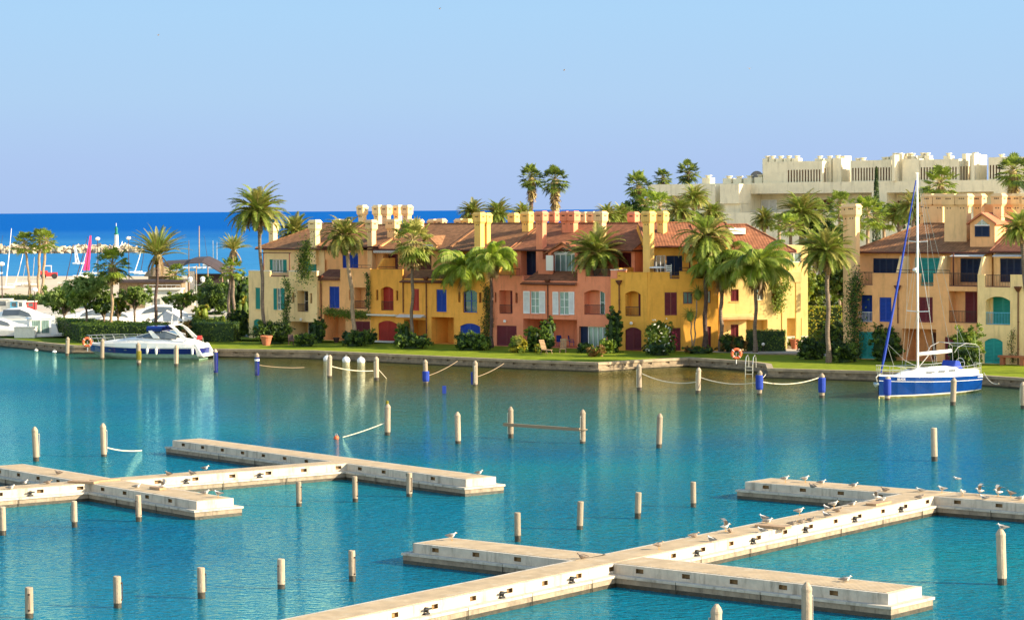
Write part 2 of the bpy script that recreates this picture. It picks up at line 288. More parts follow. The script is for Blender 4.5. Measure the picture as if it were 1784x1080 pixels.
# ------------------------------------------------------------ mesh builder
class MB:
    def __init__(s, M=None): s.v = []; s.f = []; s.mi = []; s.M = M; s.k = 0
    def mat(s, k): s.k = k; return s
    def add(s, pts, faces, k=None):
        b = len(s.v)
        s.v.extend([tuple(p) for p in pts])
        k = s.k if k is None else k
        for f in faces: s.f.append(tuple(b + i for i in f)); s.mi.append(k)
    def poly(s, pts, k=None): s.add(pts, [tuple(range(len(pts)))], k)
    def box(s, x0, x1, y0, y1, z0, z1, k=None, skip=''):
        p = [(x0, y0, z0), (x1, y0, z0), (x1, y1, z0), (x0, y1, z0), (x0, y0, z1), (x1, y0, z1), (x1, y1, z1), (x0, y1, z1)]
        F = {'b': (3, 2, 1, 0), 't': (4, 5, 6, 7), 'f': (0, 1, 5, 4), 'r': (1, 2, 6, 5), 'k': (2, 3, 7, 6), 'l': (3, 0, 4, 7)}
        s.add(p, [v for q, v in F.items() if q not in skip], k)
    def prism(s, poly2, z0, z1, k=None):
        n = len(poly2)
        p = [(x, y, z0) for x, y in poly2] + [(x, y, z1) for x, y in poly2]
        s.add(p, [tuple(range(n - 1, -1, -1)), tuple(range(n, 2 * n))] + [(i, (i + 1) % n, n + (i + 1) % n, n + i) for i in range(n)], k)
    def prism_x(s, polyyz, x0, x1, k=None):
        n = len(polyyz)
        p = [(x0, y, z) for y, z in polyyz] + [(x1, y, z) for y, z in polyyz]
        s.add(p, [tuple(range(n - 1, -1, -1)), tuple(range(n, 2 * n))] + [(i, (i + 1) % n, n + (i + 1) % n, n + i) for i in range(n)], k)
    def prism_y(s, polyxz, y0, y1, k=None):
        n = len(polyxz)
        p = [(x, y0, z) for x, z in polyxz] + [(x, y1, z) for x, z in polyxz]
        s.add(p, [tuple(range(n)), tuple(range(2 * n - 1, n - 1, -1))] + [(i, n + i, n + (i + 1) % n, (i + 1) % n) for i in range(n)], k)
    def tube(s, pts, rad, n=6, k=None, cap=True):
        pts = [Vector(p) for p in pts]
        if not hasattr(rad, '__len__'): rad = [rad] * len(pts)
        P = []; last = None
        for i, p in enumerate(pts):
            t = (pts[min(i + 1, len(pts) - 1)] - pts[max(i - 1, 0)])
            t = t.normalized() if t.length > 1e-9 else Vector((0, 0, 1))
            if last is None: a = Vector((1, 0, 0)) if abs(t.x) < 0.8 else Vector((0, 1, 0))
            else: a = last
            a = (a - t * a.dot(t)).normalized(); last = a; b = t.cross(a)
            for j in range(n):
                q = 2 * math.pi * j / n
                P.append(p + (a * math.cos(q) + b * math.sin(q)) * rad[i])
        F = [(i * n + j, i * n + (j + 1) % n, (i + 1) * n + (j + 1) % n, (i + 1) * n + j) for i in range(len(pts) - 1) for j in range(n)]
        if cap: F += [tuple(range(n - 1, -1, -1)), tuple(range((len(pts) - 1) * n, len(pts) * n))]
        s.add(P, F, k)
    def lathe(s, prof, n=12, c=(0, 0, 0), k=None):
        P = [(c[0] + r * math.cos(2 * math.pi * j / n), c[1] + r * math.sin(2 * math.pi * j / n), c[2] + z) for r, z in prof for j in range(n)]
        m = len(prof)
        F = [(i * n + j, i * n + (j + 1) % n, (i + 1) * n + (j + 1) % n, (i + 1) * n + j) for i in range(m - 1) for j in range(n)]
        F += [tuple(range(n - 1, -1, -1)), tuple(range((m - 1) * n, m * n))]
        s.add(P, F, k)
    def loft(s, rings, k=None, close=True, caps=True):
        n = len(rings[0]); P = [p for r in rings for p in r]; m = n if close else n - 1
        F = [(i * n + j, i * n + (j + 1) % n, (i + 1) * n + (j + 1) % n, (i + 1) * n + j) for i in range(len(rings) - 1) for j in range(m)]
        if caps: F += [tuple(range(n - 1, -1, -1)), tuple(range((len(rings) - 1) * n, len(rings) * n))]
        s.add(P, F, k)
    def ball(s, c, r, n=10, m=7, k=None, sq=(1, 1, 1)):
        P = []
        for i in range(1, m):
            t = math.pi * i / m
            for j in range(n):
                a = 2 * math.pi * j / n
                P.append((c[0] + r * sq[0] * math.sin(t) * math.cos(a), c[1] + r * sq[1] * math.sin(t) * math.sin(a), c[2] + r * sq[2] * math.cos(t)))
        b = len(P); P += [(c[0], c[1], c[2] + r * sq[2]), (c[0], c[1], c[2] - r * sq[2])]
        F = [(i * n + j, (i + 1) * n + j, (i + 1) * n + (j + 1) % n, i * n + (j + 1) % n) for i in range(m - 2) for j in range(n)]
        F += [(b, j, (j + 1) % n) for j in range(n)] + [(b + 1, (m - 2) * n + (j + 1) % n, (m - 2) * n + j) for j in range(n)]
        s.add(P, F, k)
    def torus(s, c, Rr, r, n=20, m=8, M=None, k=None):
        P = []
        for i in range(n):
            a = 2 * math.pi * i / n
            for j in range(m):
                b = 2 * math.pi * j / m
                p = Vector(((Rr + r * math.cos(b)) * math.cos(a), r * math.sin(b), (Rr + r * math.cos(b)) * math.sin(a)))
                if M: p = M @ p
                P.append(p + Vector(c))
        s.add(P, [(i * m + j, i * m + (j + 1) % m, ((i + 1) % n) * m + (j + 1) % m, ((i + 1) % n) * m + j) for i in range(n) for j in range(m)], k)
    def wallface(s, x0, x1, z0, z1, y, ops, k=0, kin=None, flip=False, T=None):
        """vertical face at y with real recesses; ops: (a, b, c, d, depth, rise)"""
        kin = k if kin is None else kin
        T = T or (lambda x, yy, z: (x, yy, z))
        ops = [(max(a, x0), min(b, x1), max(c, z0), min(d, z1), dp, rise) for a, b, c, d, dp, rise in ops]
        xs = sorted({x0, x1, *[o[0] for o in ops], *[o[1] for o in ops]}); zs = sorted({z0, z1, *[o[2] for o in ops], *[o[3] for o in ops]})
        for i in range(len(xs) - 1):
            for j in range(len(zs) - 1):
                cx, cz = (xs[i] + xs[i + 1]) / 2, (zs[j] + zs[j + 1]) / 2
                if xs[i + 1] - xs[i] < 1e-4 or zs[j + 1] - zs[j] < 1e-4: continue
                if any(o[0] < cx < o[1] and o[2] < cz < o[3] for o in ops): continue
                s.poly([T(xs[i], y, zs[j]), T(xs[i + 1], y, zs[j]), T(xs[i + 1], y, zs[j + 1]), T(xs[i], y, zs[j + 1])], k)
        for a, b, c, d, dp, rise in ops:
            y2 = y + dp
            s.poly([T(a, y, c), T(a, y2, c), T(a, y2, d), T(a, y, d)], kin)
            s.poly([T(b, y2, c), T(b, y, c), T(b, y, d), T(b, y2, d)], kin)
            s.poly([T(a, y, d), T(a, y2, d), T(b, y2, d), T(b, y, d)], kin)
            s.poly([T(a, y2, c), T(a, y, c), T(b, y, c), T(b, y2, c)], kin)
            s.poly([T(a, y2, c), T(b, y2, c), T(b, y2, d), T(a, y2, d)], kin)
            if rise:
                n = 10; cx = (a + b) / 2; hw = (b - a) / 2
                cv = [(a + (b - a) * q / n, d - 0.003 - rise * ((a + (b - a) * q / n - cx) / hw) ** 2) for q in range(n + 1)]
                dd = min(0.25, dp * 0.9)
                for q in range(n):
                    (xa, za), (xb, zb) = cv[q], cv[q + 1]
                    s.poly([T(xa, y, za), T(xb, y, zb), T(xb, y, d), T(xa, y, d)], k)
                    s.poly([T(xb, y, zb), T(xa, y, za), T(xa, y + dd, za), T(xb, y + dd, zb)], kin)
                    s.poly([T(xb, y + dd, zb), T(xa, y + dd, za), T(xa, y + dd, d), T(xb, y + dd, d)], kin)
    def build(s, name, mats, parent=None, loc=(0, 0, 0), rotz=0.0, smooth=False, origin=None):
        me = bpy.data.meshes.new(name)
        v = s.v
        if origin is not None: v = [(a - origin[0], b - origin[1], c - origin[2]) for a, b, c in v]
        me.from_pydata(v, [], s.f)
        if isinstance(mats, str): mats = [mats]
        for m in mats: me.materials.append(MATS[m])
        me.polygons.foreach_set('material_index', s.mi)
        if smooth: me.polygons.foreach_set('use_smooth', [True] * len(me.polygons))
        me.update()
        o = bpy.data.objects.new(name, me); COL.objects.link(o)
        if parent is not None: o.parent = parent
        o.location = loc; o.rotation_euler = (0, 0, rotz)
        return o
def tag(o, label=None, cat=None, group=None, kind=None):
    if label: o['label'] = label
    if cat: o['category'] = cat
    if group: o['group'] = group
    if kind: o['kind'] = kind
    return o
def thing(name, loc, rotz, label, cat, group=None):
    o = bpy.data.objects.new(name, None); COL.objects.link(o); o.empty_display_size = 0.3
    o.location = loc; o.rotation_euler = (0, 0, rotz)
    return tag(o, label, cat, group)
def dup(root, loc, rotz=0.0, scale=None, label=None, group=None):
    r = root.copy(); COL.objects.link(r); r.location = loc; r.rotation_euler = (0, 0, rotz)
    if scale: r.scale = scale
    if label: r['label'] = label
    if group: r['group'] = group
    for ch in root.children:
        c = ch.copy(); COL.objects.link(c); c.parent = r
        for g in ch.children:
            d = g.copy(); COL.objects.link(d); d.parent = c
    return r
# ============================================================ SETTING: water, land, quay, beach
WATER_BACK = 335
mb = MB(); mb.poly([(-400, 10, 0), (300, 10, 0), (300, WATER_BACK, 0), (-400, WATER_BACK, 0)])
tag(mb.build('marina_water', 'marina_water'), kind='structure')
mb = MB(); mb.poly([(-60000, WATER_BACK, 0), (60000, WATER_BACK, 0), (60000, 120000, 0), (-60000, 120000, 0)])
tag(mb.build('sea', 'sea_water'), kind='structure')

QW = [(-250, 588), (0, 603), (127, 616), (182, 616), (236, 613), (359, 622), (540, 625), (762, 636), (910, 643), (1043, 648), (1117, 643),
      (1200, 638.6), (1298, 645), (1331, 650), (1334, 658.5), (1518, 664), (1708, 671.7), (1784, 677), (2050, 700)]
QP = [G(*q) for q in QW]; QP = [(p.x, p.y) for p in QP]
def offset(poly, d):
    """shift an open polyline towards the land by d"""
    out = []
    for i, p in enumerate(poly):
        a = Vector(poly[max(i - 1, 0)]); b = Vector(poly[min(i + 1, len(poly) - 1)])
        if 0 < i < len(poly) - 1:
            n1 = (Vector(p) - a).normalized(); n2 = (b - Vector(p)).normalized()
            m1 = Vector((-n1.y, n1.x)); m2 = Vector((-n2.y, n2.x)); m = (m1 + m2); m = m / max(0.35, m.dot(m1)) if m.length > 0.1 else m1
        else:
            t = (b - a).normalized(); m = Vector((-t.y, t.x))
        out.append((p[0] + m.x * d, p[1] + m.y * d))
    return out
notch = [(-150, 300), (-24, 300), (-24, 277), (-43.5, 262), (-150, 270)]
inner = offset(QP, 0.55)
land = [(-150, 268.0)] + [(-150, 262)] + inner + [(250, 170), (250, 700), (20, 520), (-40, 430), (-110, 421), (-150, 424), (-150, 300), (-24, 300), (-24, 277), (-43.5, 262)]
land = [(-150, 258)] + inner[0:] + [(250, 170), (250, 700), (20, 520), (-40, 488), (-62, 500), (-110, 512), (-150, 515), (-150, 300), (-22, 300), (-22, 279), (-47, 263)]
mb = MB(); mb.poly([(x, y, LAWN) for x, y in land])
n = len(land)
for i in range(n):
    a, b = land[i], land[(i + 1) % n]
    mb.poly([(a[0], a[1], -1.5), (b[0], b[1], -1.5), (b[0], b[1], LAWN), (a[0], a[1], LAWN)])
tag(mb.build('ground', 'paving'), kind='structure')
# lawn between the quay and the houses, one sheet 4 mm up
F1 = Frame(-1.2, 235, -36.38)
back = [F1.W(x, 1.0) for x in (70, 45, 20, 0, -20, -36)]
lawn = inner + [(120, 150)] + [(p.x, p.y) for p in back] + [(-31, 262), (-44, 259), (-60, 262), (-88, 273)]
mb = MB(); mb.poly([(x, y, LAWN + 0.004) for x, y in lawn])
tag(mb.build('lawn', 'grass'), kind='structure')
# beach sand and a promenade behind the inner basin
mb = MB(); mb.poly([(-150, 372, LAWN + .004), (-40, 366, LAWN + .004), (-20, 380, LAWN + .004), (-30, 490, LAWN + .004), (-40, 487.5, LAWN + .004), (-62, 499.5, LAWN + .004), (-110, 511.5, LAWN + .004), (-150, 514.5, LAWN + .004)])
tag(mb.build('beach_sand', 'sand'), kind='structure')
# quay: cap, wall with pockets, ledge, wet foot
cap = MB(); wall = MB(); ledge = MB(); foot = MB()
o0 = offset(QP, 0.12); o1 = offset(QP, 0.62)
for i in range(len(QP) - 1):
    a, b = o0[i], o0[i + 1]; c, d = o1[i + 1], o1[i]
    cap.prism([a, b, c, d], LAWN - 0.14, LAWN + 0.07)
    A = Vector(QP[i]); B = Vector(QP[i + 1]); Lg = (B - A).length; t = (B - A).normalized(); m = Vector((-t.y, t.x))
    aa, bb = offset(QP, 0.2)[i], offset(QP, 0.2)[i + 1]
    av, bv = Vector(aa), Vector(bb); Lw = (bv - av).length
    ops = []; q = 0.9
    while q < Lw - 0.9:
        ops.append((q, q + 0.42, 0.36, 0.50, 0.14, 0)); q += 1.9
    T = (lambda x, y, z, av=av, t=(bv - av).normalized(), m=m: ((av + t * x + m * y).x, (av + t * x + m * y).y, z))
    wall.wallface(0, Lw, 0.24, LAWN - 0.14, 0, ops, T=T)
    e, f = offset(QP, -0.12)[i], offset(QP, -0.12)[i + 1]; g, h = offset(QP, 0.45)[i + 1], offset(QP, 0.45)[i]
    ledge.prism([e, f, g, h], 0.10, 0.24)
    e, f = offset(QP, 0.03)[i], offset(QP, 0.03)[i + 1]
    foot.prism([e, f, g, h], -1.0, 0.10)
qt = thing('quay', (0, 0, 0), 0, 'stone quay wall edging the lawn in front of the houses', 'quay')
qt['kind'] = 'structure'
cap.build('quay_cap', 'quay_cap', qt); wall.build('quay_wall', 'quay_stone', qt); ledge.build('quay_ledge', 'quay_stone', qt); foot.build('quay_foot', 'concrete_wet', qt)

# ============================================================ FLOATING PIERS
def pier(name, label, ox, oy, wdeg, fdeg, walk, width, fingers):
    """walk: (w0, w1) along wdeg from the origin corner, lying on the left of the near edge; fingers: (w0, w1, f0, f1) across"""
    root = thing(name, (ox, oy, 0), 0, label, 'pier', 'concrete piers in the marina')
    TOP, LED, PROUD = 0.78, 0.42, 0.32
    def slab(nm, x0, x1, y0, y1, deg, ox_=0.0, oy_=0.0, ends=(True, True), cleats=()):
        o = Vector((ox_, oy_, 0))
        def part(n_, m_, mb_, par, smooth=False):
            ob = mb_.build(n_, m_, par); return ob
        body = MB(); L_ = x1 - x0; Wd = y1 - y0
        def pockets(a, b):
            r = []; q = a + 1.0
            while q < b - 0.8: r.append((q, q + 0.34, 0.53, 0.69, 0.12, 0)); q += 2.05
            return r
        z0, z1 = LED, TOP
        body.wallface(x0, x1, z0, z1, y0, pockets(x0, x1), 0, 1)
        body.wallface(-x1, -x0, z0, z1, -y1, pockets(-x1, -x0), 0, 1, T=lambda x, y, z: (-x, -y, z))
        for e, xx in ((0, x0), (1, x1)):
            body.poly([(xx, y1, z0), (xx, y0, z0), (xx, y0, z1), (xx, y1, z1)] if e == 0 else [(xx, y0, z0), (xx, y1, z0), (xx, y1, z1), (xx, y0, z1)], 0)
        body.poly([(x0, y0, z1), (x1, y0, z1), (x1, y1, z1), (x0, y1, z1)], 0)
        ex0 = x0 - (PROUD if ends[0] else -PROUD - 0.003); ex1 = x1 + (PROUD if ends[1] else -0.003)
        body.box(ex0, ex1, y0 - PROUD, y1 + PROUD, 0.33, LED, 0)
        b2 = ex0 + (0.05 if ends[0] else 0); b3 = ex1 - (0.05 if ends[1] else 0)
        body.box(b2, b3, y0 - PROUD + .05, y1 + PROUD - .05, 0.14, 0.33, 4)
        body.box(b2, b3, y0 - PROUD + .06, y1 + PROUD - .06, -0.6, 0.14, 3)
        # joint lines of the float sections
        q = x0 + 3.0
        while q < x1 - 2:
            body.box(q - 0.012, q + 0.012, y0 - PROUD - 0.004, y0 - PROUD + 0.02, 0.02, LED + 0.003, 3)
            body.box(q - 0.012, q + 0.012, y1 + PROUD - 0.02, y1 + PROUD + 0.004, 0.02, LED + 0.003, 3); q += 3.6
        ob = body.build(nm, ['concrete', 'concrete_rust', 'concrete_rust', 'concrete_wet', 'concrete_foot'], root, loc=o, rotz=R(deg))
        dk = MB(); i0 = 0.16 if ends[0] else -0.14; i1 = 0.16 if ends[1] else -0.14
        dk.box(x0 + i0, x1 - i1, y0 + 0.16, y1 - 0.16, TOP - 0.02, TOP + 0.012)
        dk.build('deck', 'deck_planks', ob)
        for cx in cleats:
            c = MB(); c.box(cx - 0.12, cx + 0.12, y0 - 0.12, y0 - 0.03, 0.42, 0.48); c.tube([(cx - 0.17, y0 - 0.13, 0.61), (cx + 0.17, y0 - 0.13, 0.61)], 0.035)
            c.box(cx - 0.03, cx + 0.03, y0 - 0.14, y0 + 0.02, 0.5, 0.66)
            c.build('cleat', 'rubber', ob)
        return ob
    slab('walkway', walk[0], walk[1], 0, width, wdeg, ends=(False, True), cleats=[walk[0] + 2.7 + 4.1 * k for k in range(int((walk[1] - walk[0] - 2) / 4.1))])
    wd = Vector((math.cos(R(wdeg)), math.sin(R(wdeg)))); 
    for (w0, w1, side, ln) in fingers:
        # side +1: towards +f (right, nearer), -1: away from the viewer on the left
        if side > 0:
            st = wd * w0; slab('finger', 0.003, ln, 0, w1 - w0, fdeg, st.x, st.y, ends=(False, True))
        else:
            nn = Vector((-wd.y, wd.x)); st = wd * w0 + nn * width
            slab('finger', 0.003, ln, -(w1 - w0), 0, fdeg + 180, st.x, st.y, ends=(False, True))
    return root
pier('floating_pier', 'long concrete pier crossing the lower right with gulls on its planked deck', 3.59, 89.31, 53.5, -40.5, (-30, 27.2), 1.75,
     [(0, 2.1, 1, 11.5), (-0.2, 1.9, -1, 7.8), (25.1, 27.2, 1, 14.0), (25.1, 27.2, -1, 8.3)])
pier('floating_pier', 'concrete pier with cross fingers entering from the left edge', -19.9, 117.1, 36.5, -51.7, (-14, 16.1), 1.6,
     [(0, 1.9, 1, 9.6), (0, 1.9, -1, 9.0), (14.3, 16.1, 1, 9.95), (14.3, 16.1, -1, 15.6)])
# ============================================================ HOUSES
SH = {'blue': 'paint_blue', 'red': 'paint_red', 'maroon': 'paint_maroon', 'teal': 'paint_teal', 'navy': 'paint_navy', 'white': 'paint_white',
      'turquoise': 'paint_turquoise', 'brown': 'paint_brown'}
def add_shutter(par, x0, x1, z0, z1, y, colour, name='shutter', leaves=2, label=None):
    mb = MB(); w = (x1 - x0) / leaves
    for i in range(leaves):
        a = x0 + i * w + 0.012; b = a + w - 0.024
        mb.box(a, b, y - 0.05, y, z0 + 0.02, z1 - 0.02, 0)
        for p, q, r, s in ((a, b, z1 - 0.12, z1 - 0.021), (a, b, z0 + 0.021, z0 + 0.14), (a, a + 0.07, z0 + 0.14, z1 - 0.12), (b - 0.07, b, z0 + 0.14, z1 - 0.12)):
            mb.box(p + .001, q - .001, y - 0.075, y - 0.048, r, s, 1)
    o = mb.build(name, [SH[colour] + '_slats', SH[colour]], par)
    if label: o['label'] = label
    return o
def add_window(par, x0, x1, z0, z1, y, cols=2, rows=2, frame='paint_white', glass='glass_curtain', name='window', t=0.06):
    g = MB(); g.box(x0, x1, y - 0.01, y + 0.01, z0, z1)
    f = MB(); yy0, yy1 = y - 0.06, y - 0.012
    f.box(x0, x1, yy0, yy1, z1 - t, z1); f.box(x0, x1, yy0, yy1, z0, z0 + t)
    f.box(x0, x0 + t, yy0, yy1, z0 + t, z1 - t); f.box(x1 - t, x1, yy0, yy1, z0 + t, z1 - t)
    for i in range(1, cols):
        c = x0 + (x1 - x0) * i / cols; f.box(c - t * .6, c + t * .6, yy0 + .004, yy1 - .002, z0 + t, z1 - t)
    for j in range(1, rows):
        c = z0 + (z1 - z0) * j / rows; f.box(x0 + t, x1 - t, yy0 + .008, yy1 - .004, c - t * .35, c + t * .35)
    o = g.build(name, glass, par); f.build('frame', frame, o); return o
def add_railing(par, x0, x1, z0, z1, y, m='iron', name='railing', gap=0.13):
    mb = MB(); mb.box(x0, x1, y - 0.025, y + 0.025, z1 - 0.05, z1); mb.box(x0, x1, y - 0.02, y + 0.02, z0 + 0.04, z0 + 0.08)
    n = max(2, int((x1 - x0) / gap))
    for i in range(n + 1):
        c = x0 + 0.012 + (x1 - x0 - 0.024) * i / n; mb.box(c - 0.011, c + 0.011, y - 0.011, y + 0.011, z0 + 0.08, z1 - 0.05)
    return mb.build(name, m, par)
def add_chimney(par, x, y, z0, z1, wx, wy, m, double=False, head=0.0):
    """square shaft that flares into a vented head with a low pyramid cap"""
    mb = MB(); hx = head or 0.13
    hh = 0.85                       # height of the head
    def shaft(cx, w, zb, zt):
        mb.box(cx - w / 2, cx + w / 2, y, y + wy, zb, zt, 0, skip='bt')
    def head_(cx, w):
        a, b, c, d = cx - w / 2, cx + w / 2, y, y + wy; e = hx
        zt = z1 - 0.28; zb = zt - hh * 0.72; zf = zb - 0.22
        r = lambda g, z: [(a - g, c - g, z), (b + g, c - g, z), (b + g, d + g, z), (a - g, d + g, z)]
        mb.loft([r(0, zf), r(e, zb), r(e, zt), r(e + 0.05, zt), r(e + 0.05, zt + 0.05), r(0.02, z1)], 0, caps=True)
        n = 3
        for i in range(n):
            q = cx + (i - 1) * w * 0.2
            mb.box(q - 0.055, q + 0.055, c - e - 0.004, c - e + 0.02, zt - 0.2, zt - 0.09, 1)
            q2 = (c + d) / 2 + (i - 1) * wy * 0.2
            mb.box(b + e - 0.02, b + e + 0.004, q2 - 0.055, q2 + 0.055, zt - 0.2, zt - 0.09, 1)
            if i < 2:
                q = cx + (i - 0.5) * w * 0.3; mb.box(q - 0.05, q + 0.05, c - 0.004, c + 0.02, zf - 0.16, zf - 0.05, 1)
        return zf
    if double:
        g = 0.05; w1 = (wx - 2 * hx - g) / 2
        zf = head_(x - (w1 / 2 + hx + g / 2), w1); head_(x + (w1 / 2 + hx + g / 2), w1)
        shaft(x, wx - 0.1, z0, zf)
        mb.box(x - wx / 2 + 0.05, x + wx / 2 - 0.05, y + 0.002, y + wy - 0.002, zf - 0.001, zf + 0.12, 0)
    else:
        zf = head_(x, wx); shaft(x, wx, z0, zf)
    m = {'wall_orange': 'wall_sand', 'wall_apricot': 'wall_sand', 'wall_yellow': 'wall_ochre', 'wall_bright_yellow': 'wall_ochre'}.get(m, m)
    return mb.build('chimney', [m, 'dark_void'], par)
def add_roof(par, x0, x1, ye, yr, yb, ze, zr, tile, wallm, hipl=0.0, hipr=0.0, t=0.16, zb=None):
    mb = MB(); zb = ze if zb is None else zb
    L_, R_ = x0 + hipl, x1 - hipr
    top = [(x0, ye, ze), (x1, ye, ze), (R_, yr, zr), (L_, yr, zr), (x1, yb, zb), (x0, yb, zb)]
    mb.add(top, [(0, 1, 2, 3), (3, 2, 4, 5)], 0)
    mb.add(top, [(1, 4, 2), (5, 0, 3)], 0 if (hipl or hipr) else 1)
    dn = [(x, y, z - t) for x, y, z in (top[0], top[1], top[4], top[5])]
    mb.add([top[0], top[1], top[4], top[5]] + dn, [(4, 5, 1, 0), (5, 6, 2, 1), (6, 7, 3, 2), (7, 4, 0, 3), (7, 6, 5, 4)], 2)
    # ridge and verge / hip tiles
    mb.tube([(L_, yr, zr + .01), (R_, yr, zr + .01)], 0.1, 6, 0)
    for A, B in ((top[0], top[3]), (top[1], top[2])):
        mb.tube([(A[0], A[1], A[2] + .02), (B[0], B[1], B[2] + .02)], 0.085, 6, 3)
    r = mb.build('roof', [tile, wallm, 'paint_brown', tile], par)
    gt = MB(); gt.tube([(x0, ye - 0.07, ze - 0.08), (x1, ye - 0.07, ze - 0.08)], 0.075, 6); gt.build('gutter', 'paint_brown', r)
    return r
def add_downpipe(par, x, y, z0, z1, hopper=True):
    mb = MB(); mb.tube([(x, y - 0.09, z0), (x, y - 0.09, z1 - 0.1)], 0.055, 8)
    if hopper:
        mb.loft([[(x - w, y - 0.09 - w * .7, z), (x + w, y - 0.09 - w * .7, z), (x + w, y - 0.005, z), (x - w, y - 0.005, z)] for w, z in ((0.08, z1 - 0.45), (0.26, z1 - 0.12), (0.28, z1))])
    for z in (z0 + 1.2, z0 + 3.4): mb.box(x - 0.075, x + 0.075, y - 0.1, y - 0.002, z, z + 0.05)
    return mb.build('downpipe', 'paint_brown', par)
def add_lamp(par, x, y, z, r=0.15):
    mb = MB(); mb.ball((x, y - 0.2, z), r, 10, 7); mb.box(x - 0.03, x + 0.03, y - 0.1, y - 0.002, z - 0.04, z + 0.04)
    return mb.build('wall_lamp', 'gelcoat_white', par, smooth=False)
def add_awning(par, x0, x1, y, z, out, drop, m='canvas_white', fringe=True):
    mb = MB(); mb.prism_x([(y - 0.002, z), (y - 0.002, z - 0.06), (y - out, z - drop - 0.03), (y - out, z - drop)], x0, x1)
    if fringe:
        n = max(3, int((x1 - x0) / 0.22)); w = (x1 - x0) / n
        for i in range(n):
            a = x0 + i * w; mb.poly([(a, y - out, z - drop), (a, y - out, z - drop - 0.16), (a + w / 2, y - out, z - drop - 0.24), (a + w, y - out, z - drop - 0.16), (a + w, y - out, z - drop)])
    return mb.build('awning', m, par)
def add_coping(par, x0, x1, y0, y1, z0, z1, wallm, name='parapet', cope=True):
    mb = MB(); mb.box(x0, x1, y0, y1, z0, z1 - 0.05, 0, skip='t'); mb.box(x0 - (0.03 if cope else 0), x1 + (0.03 if cope else 0), y0 - 0.03, y1 + 0.03, z1 - 0.05, z1 + 0.02, 1)
    return mb.build(name, [wallm, 'stone_white' if cope else wallm], par)
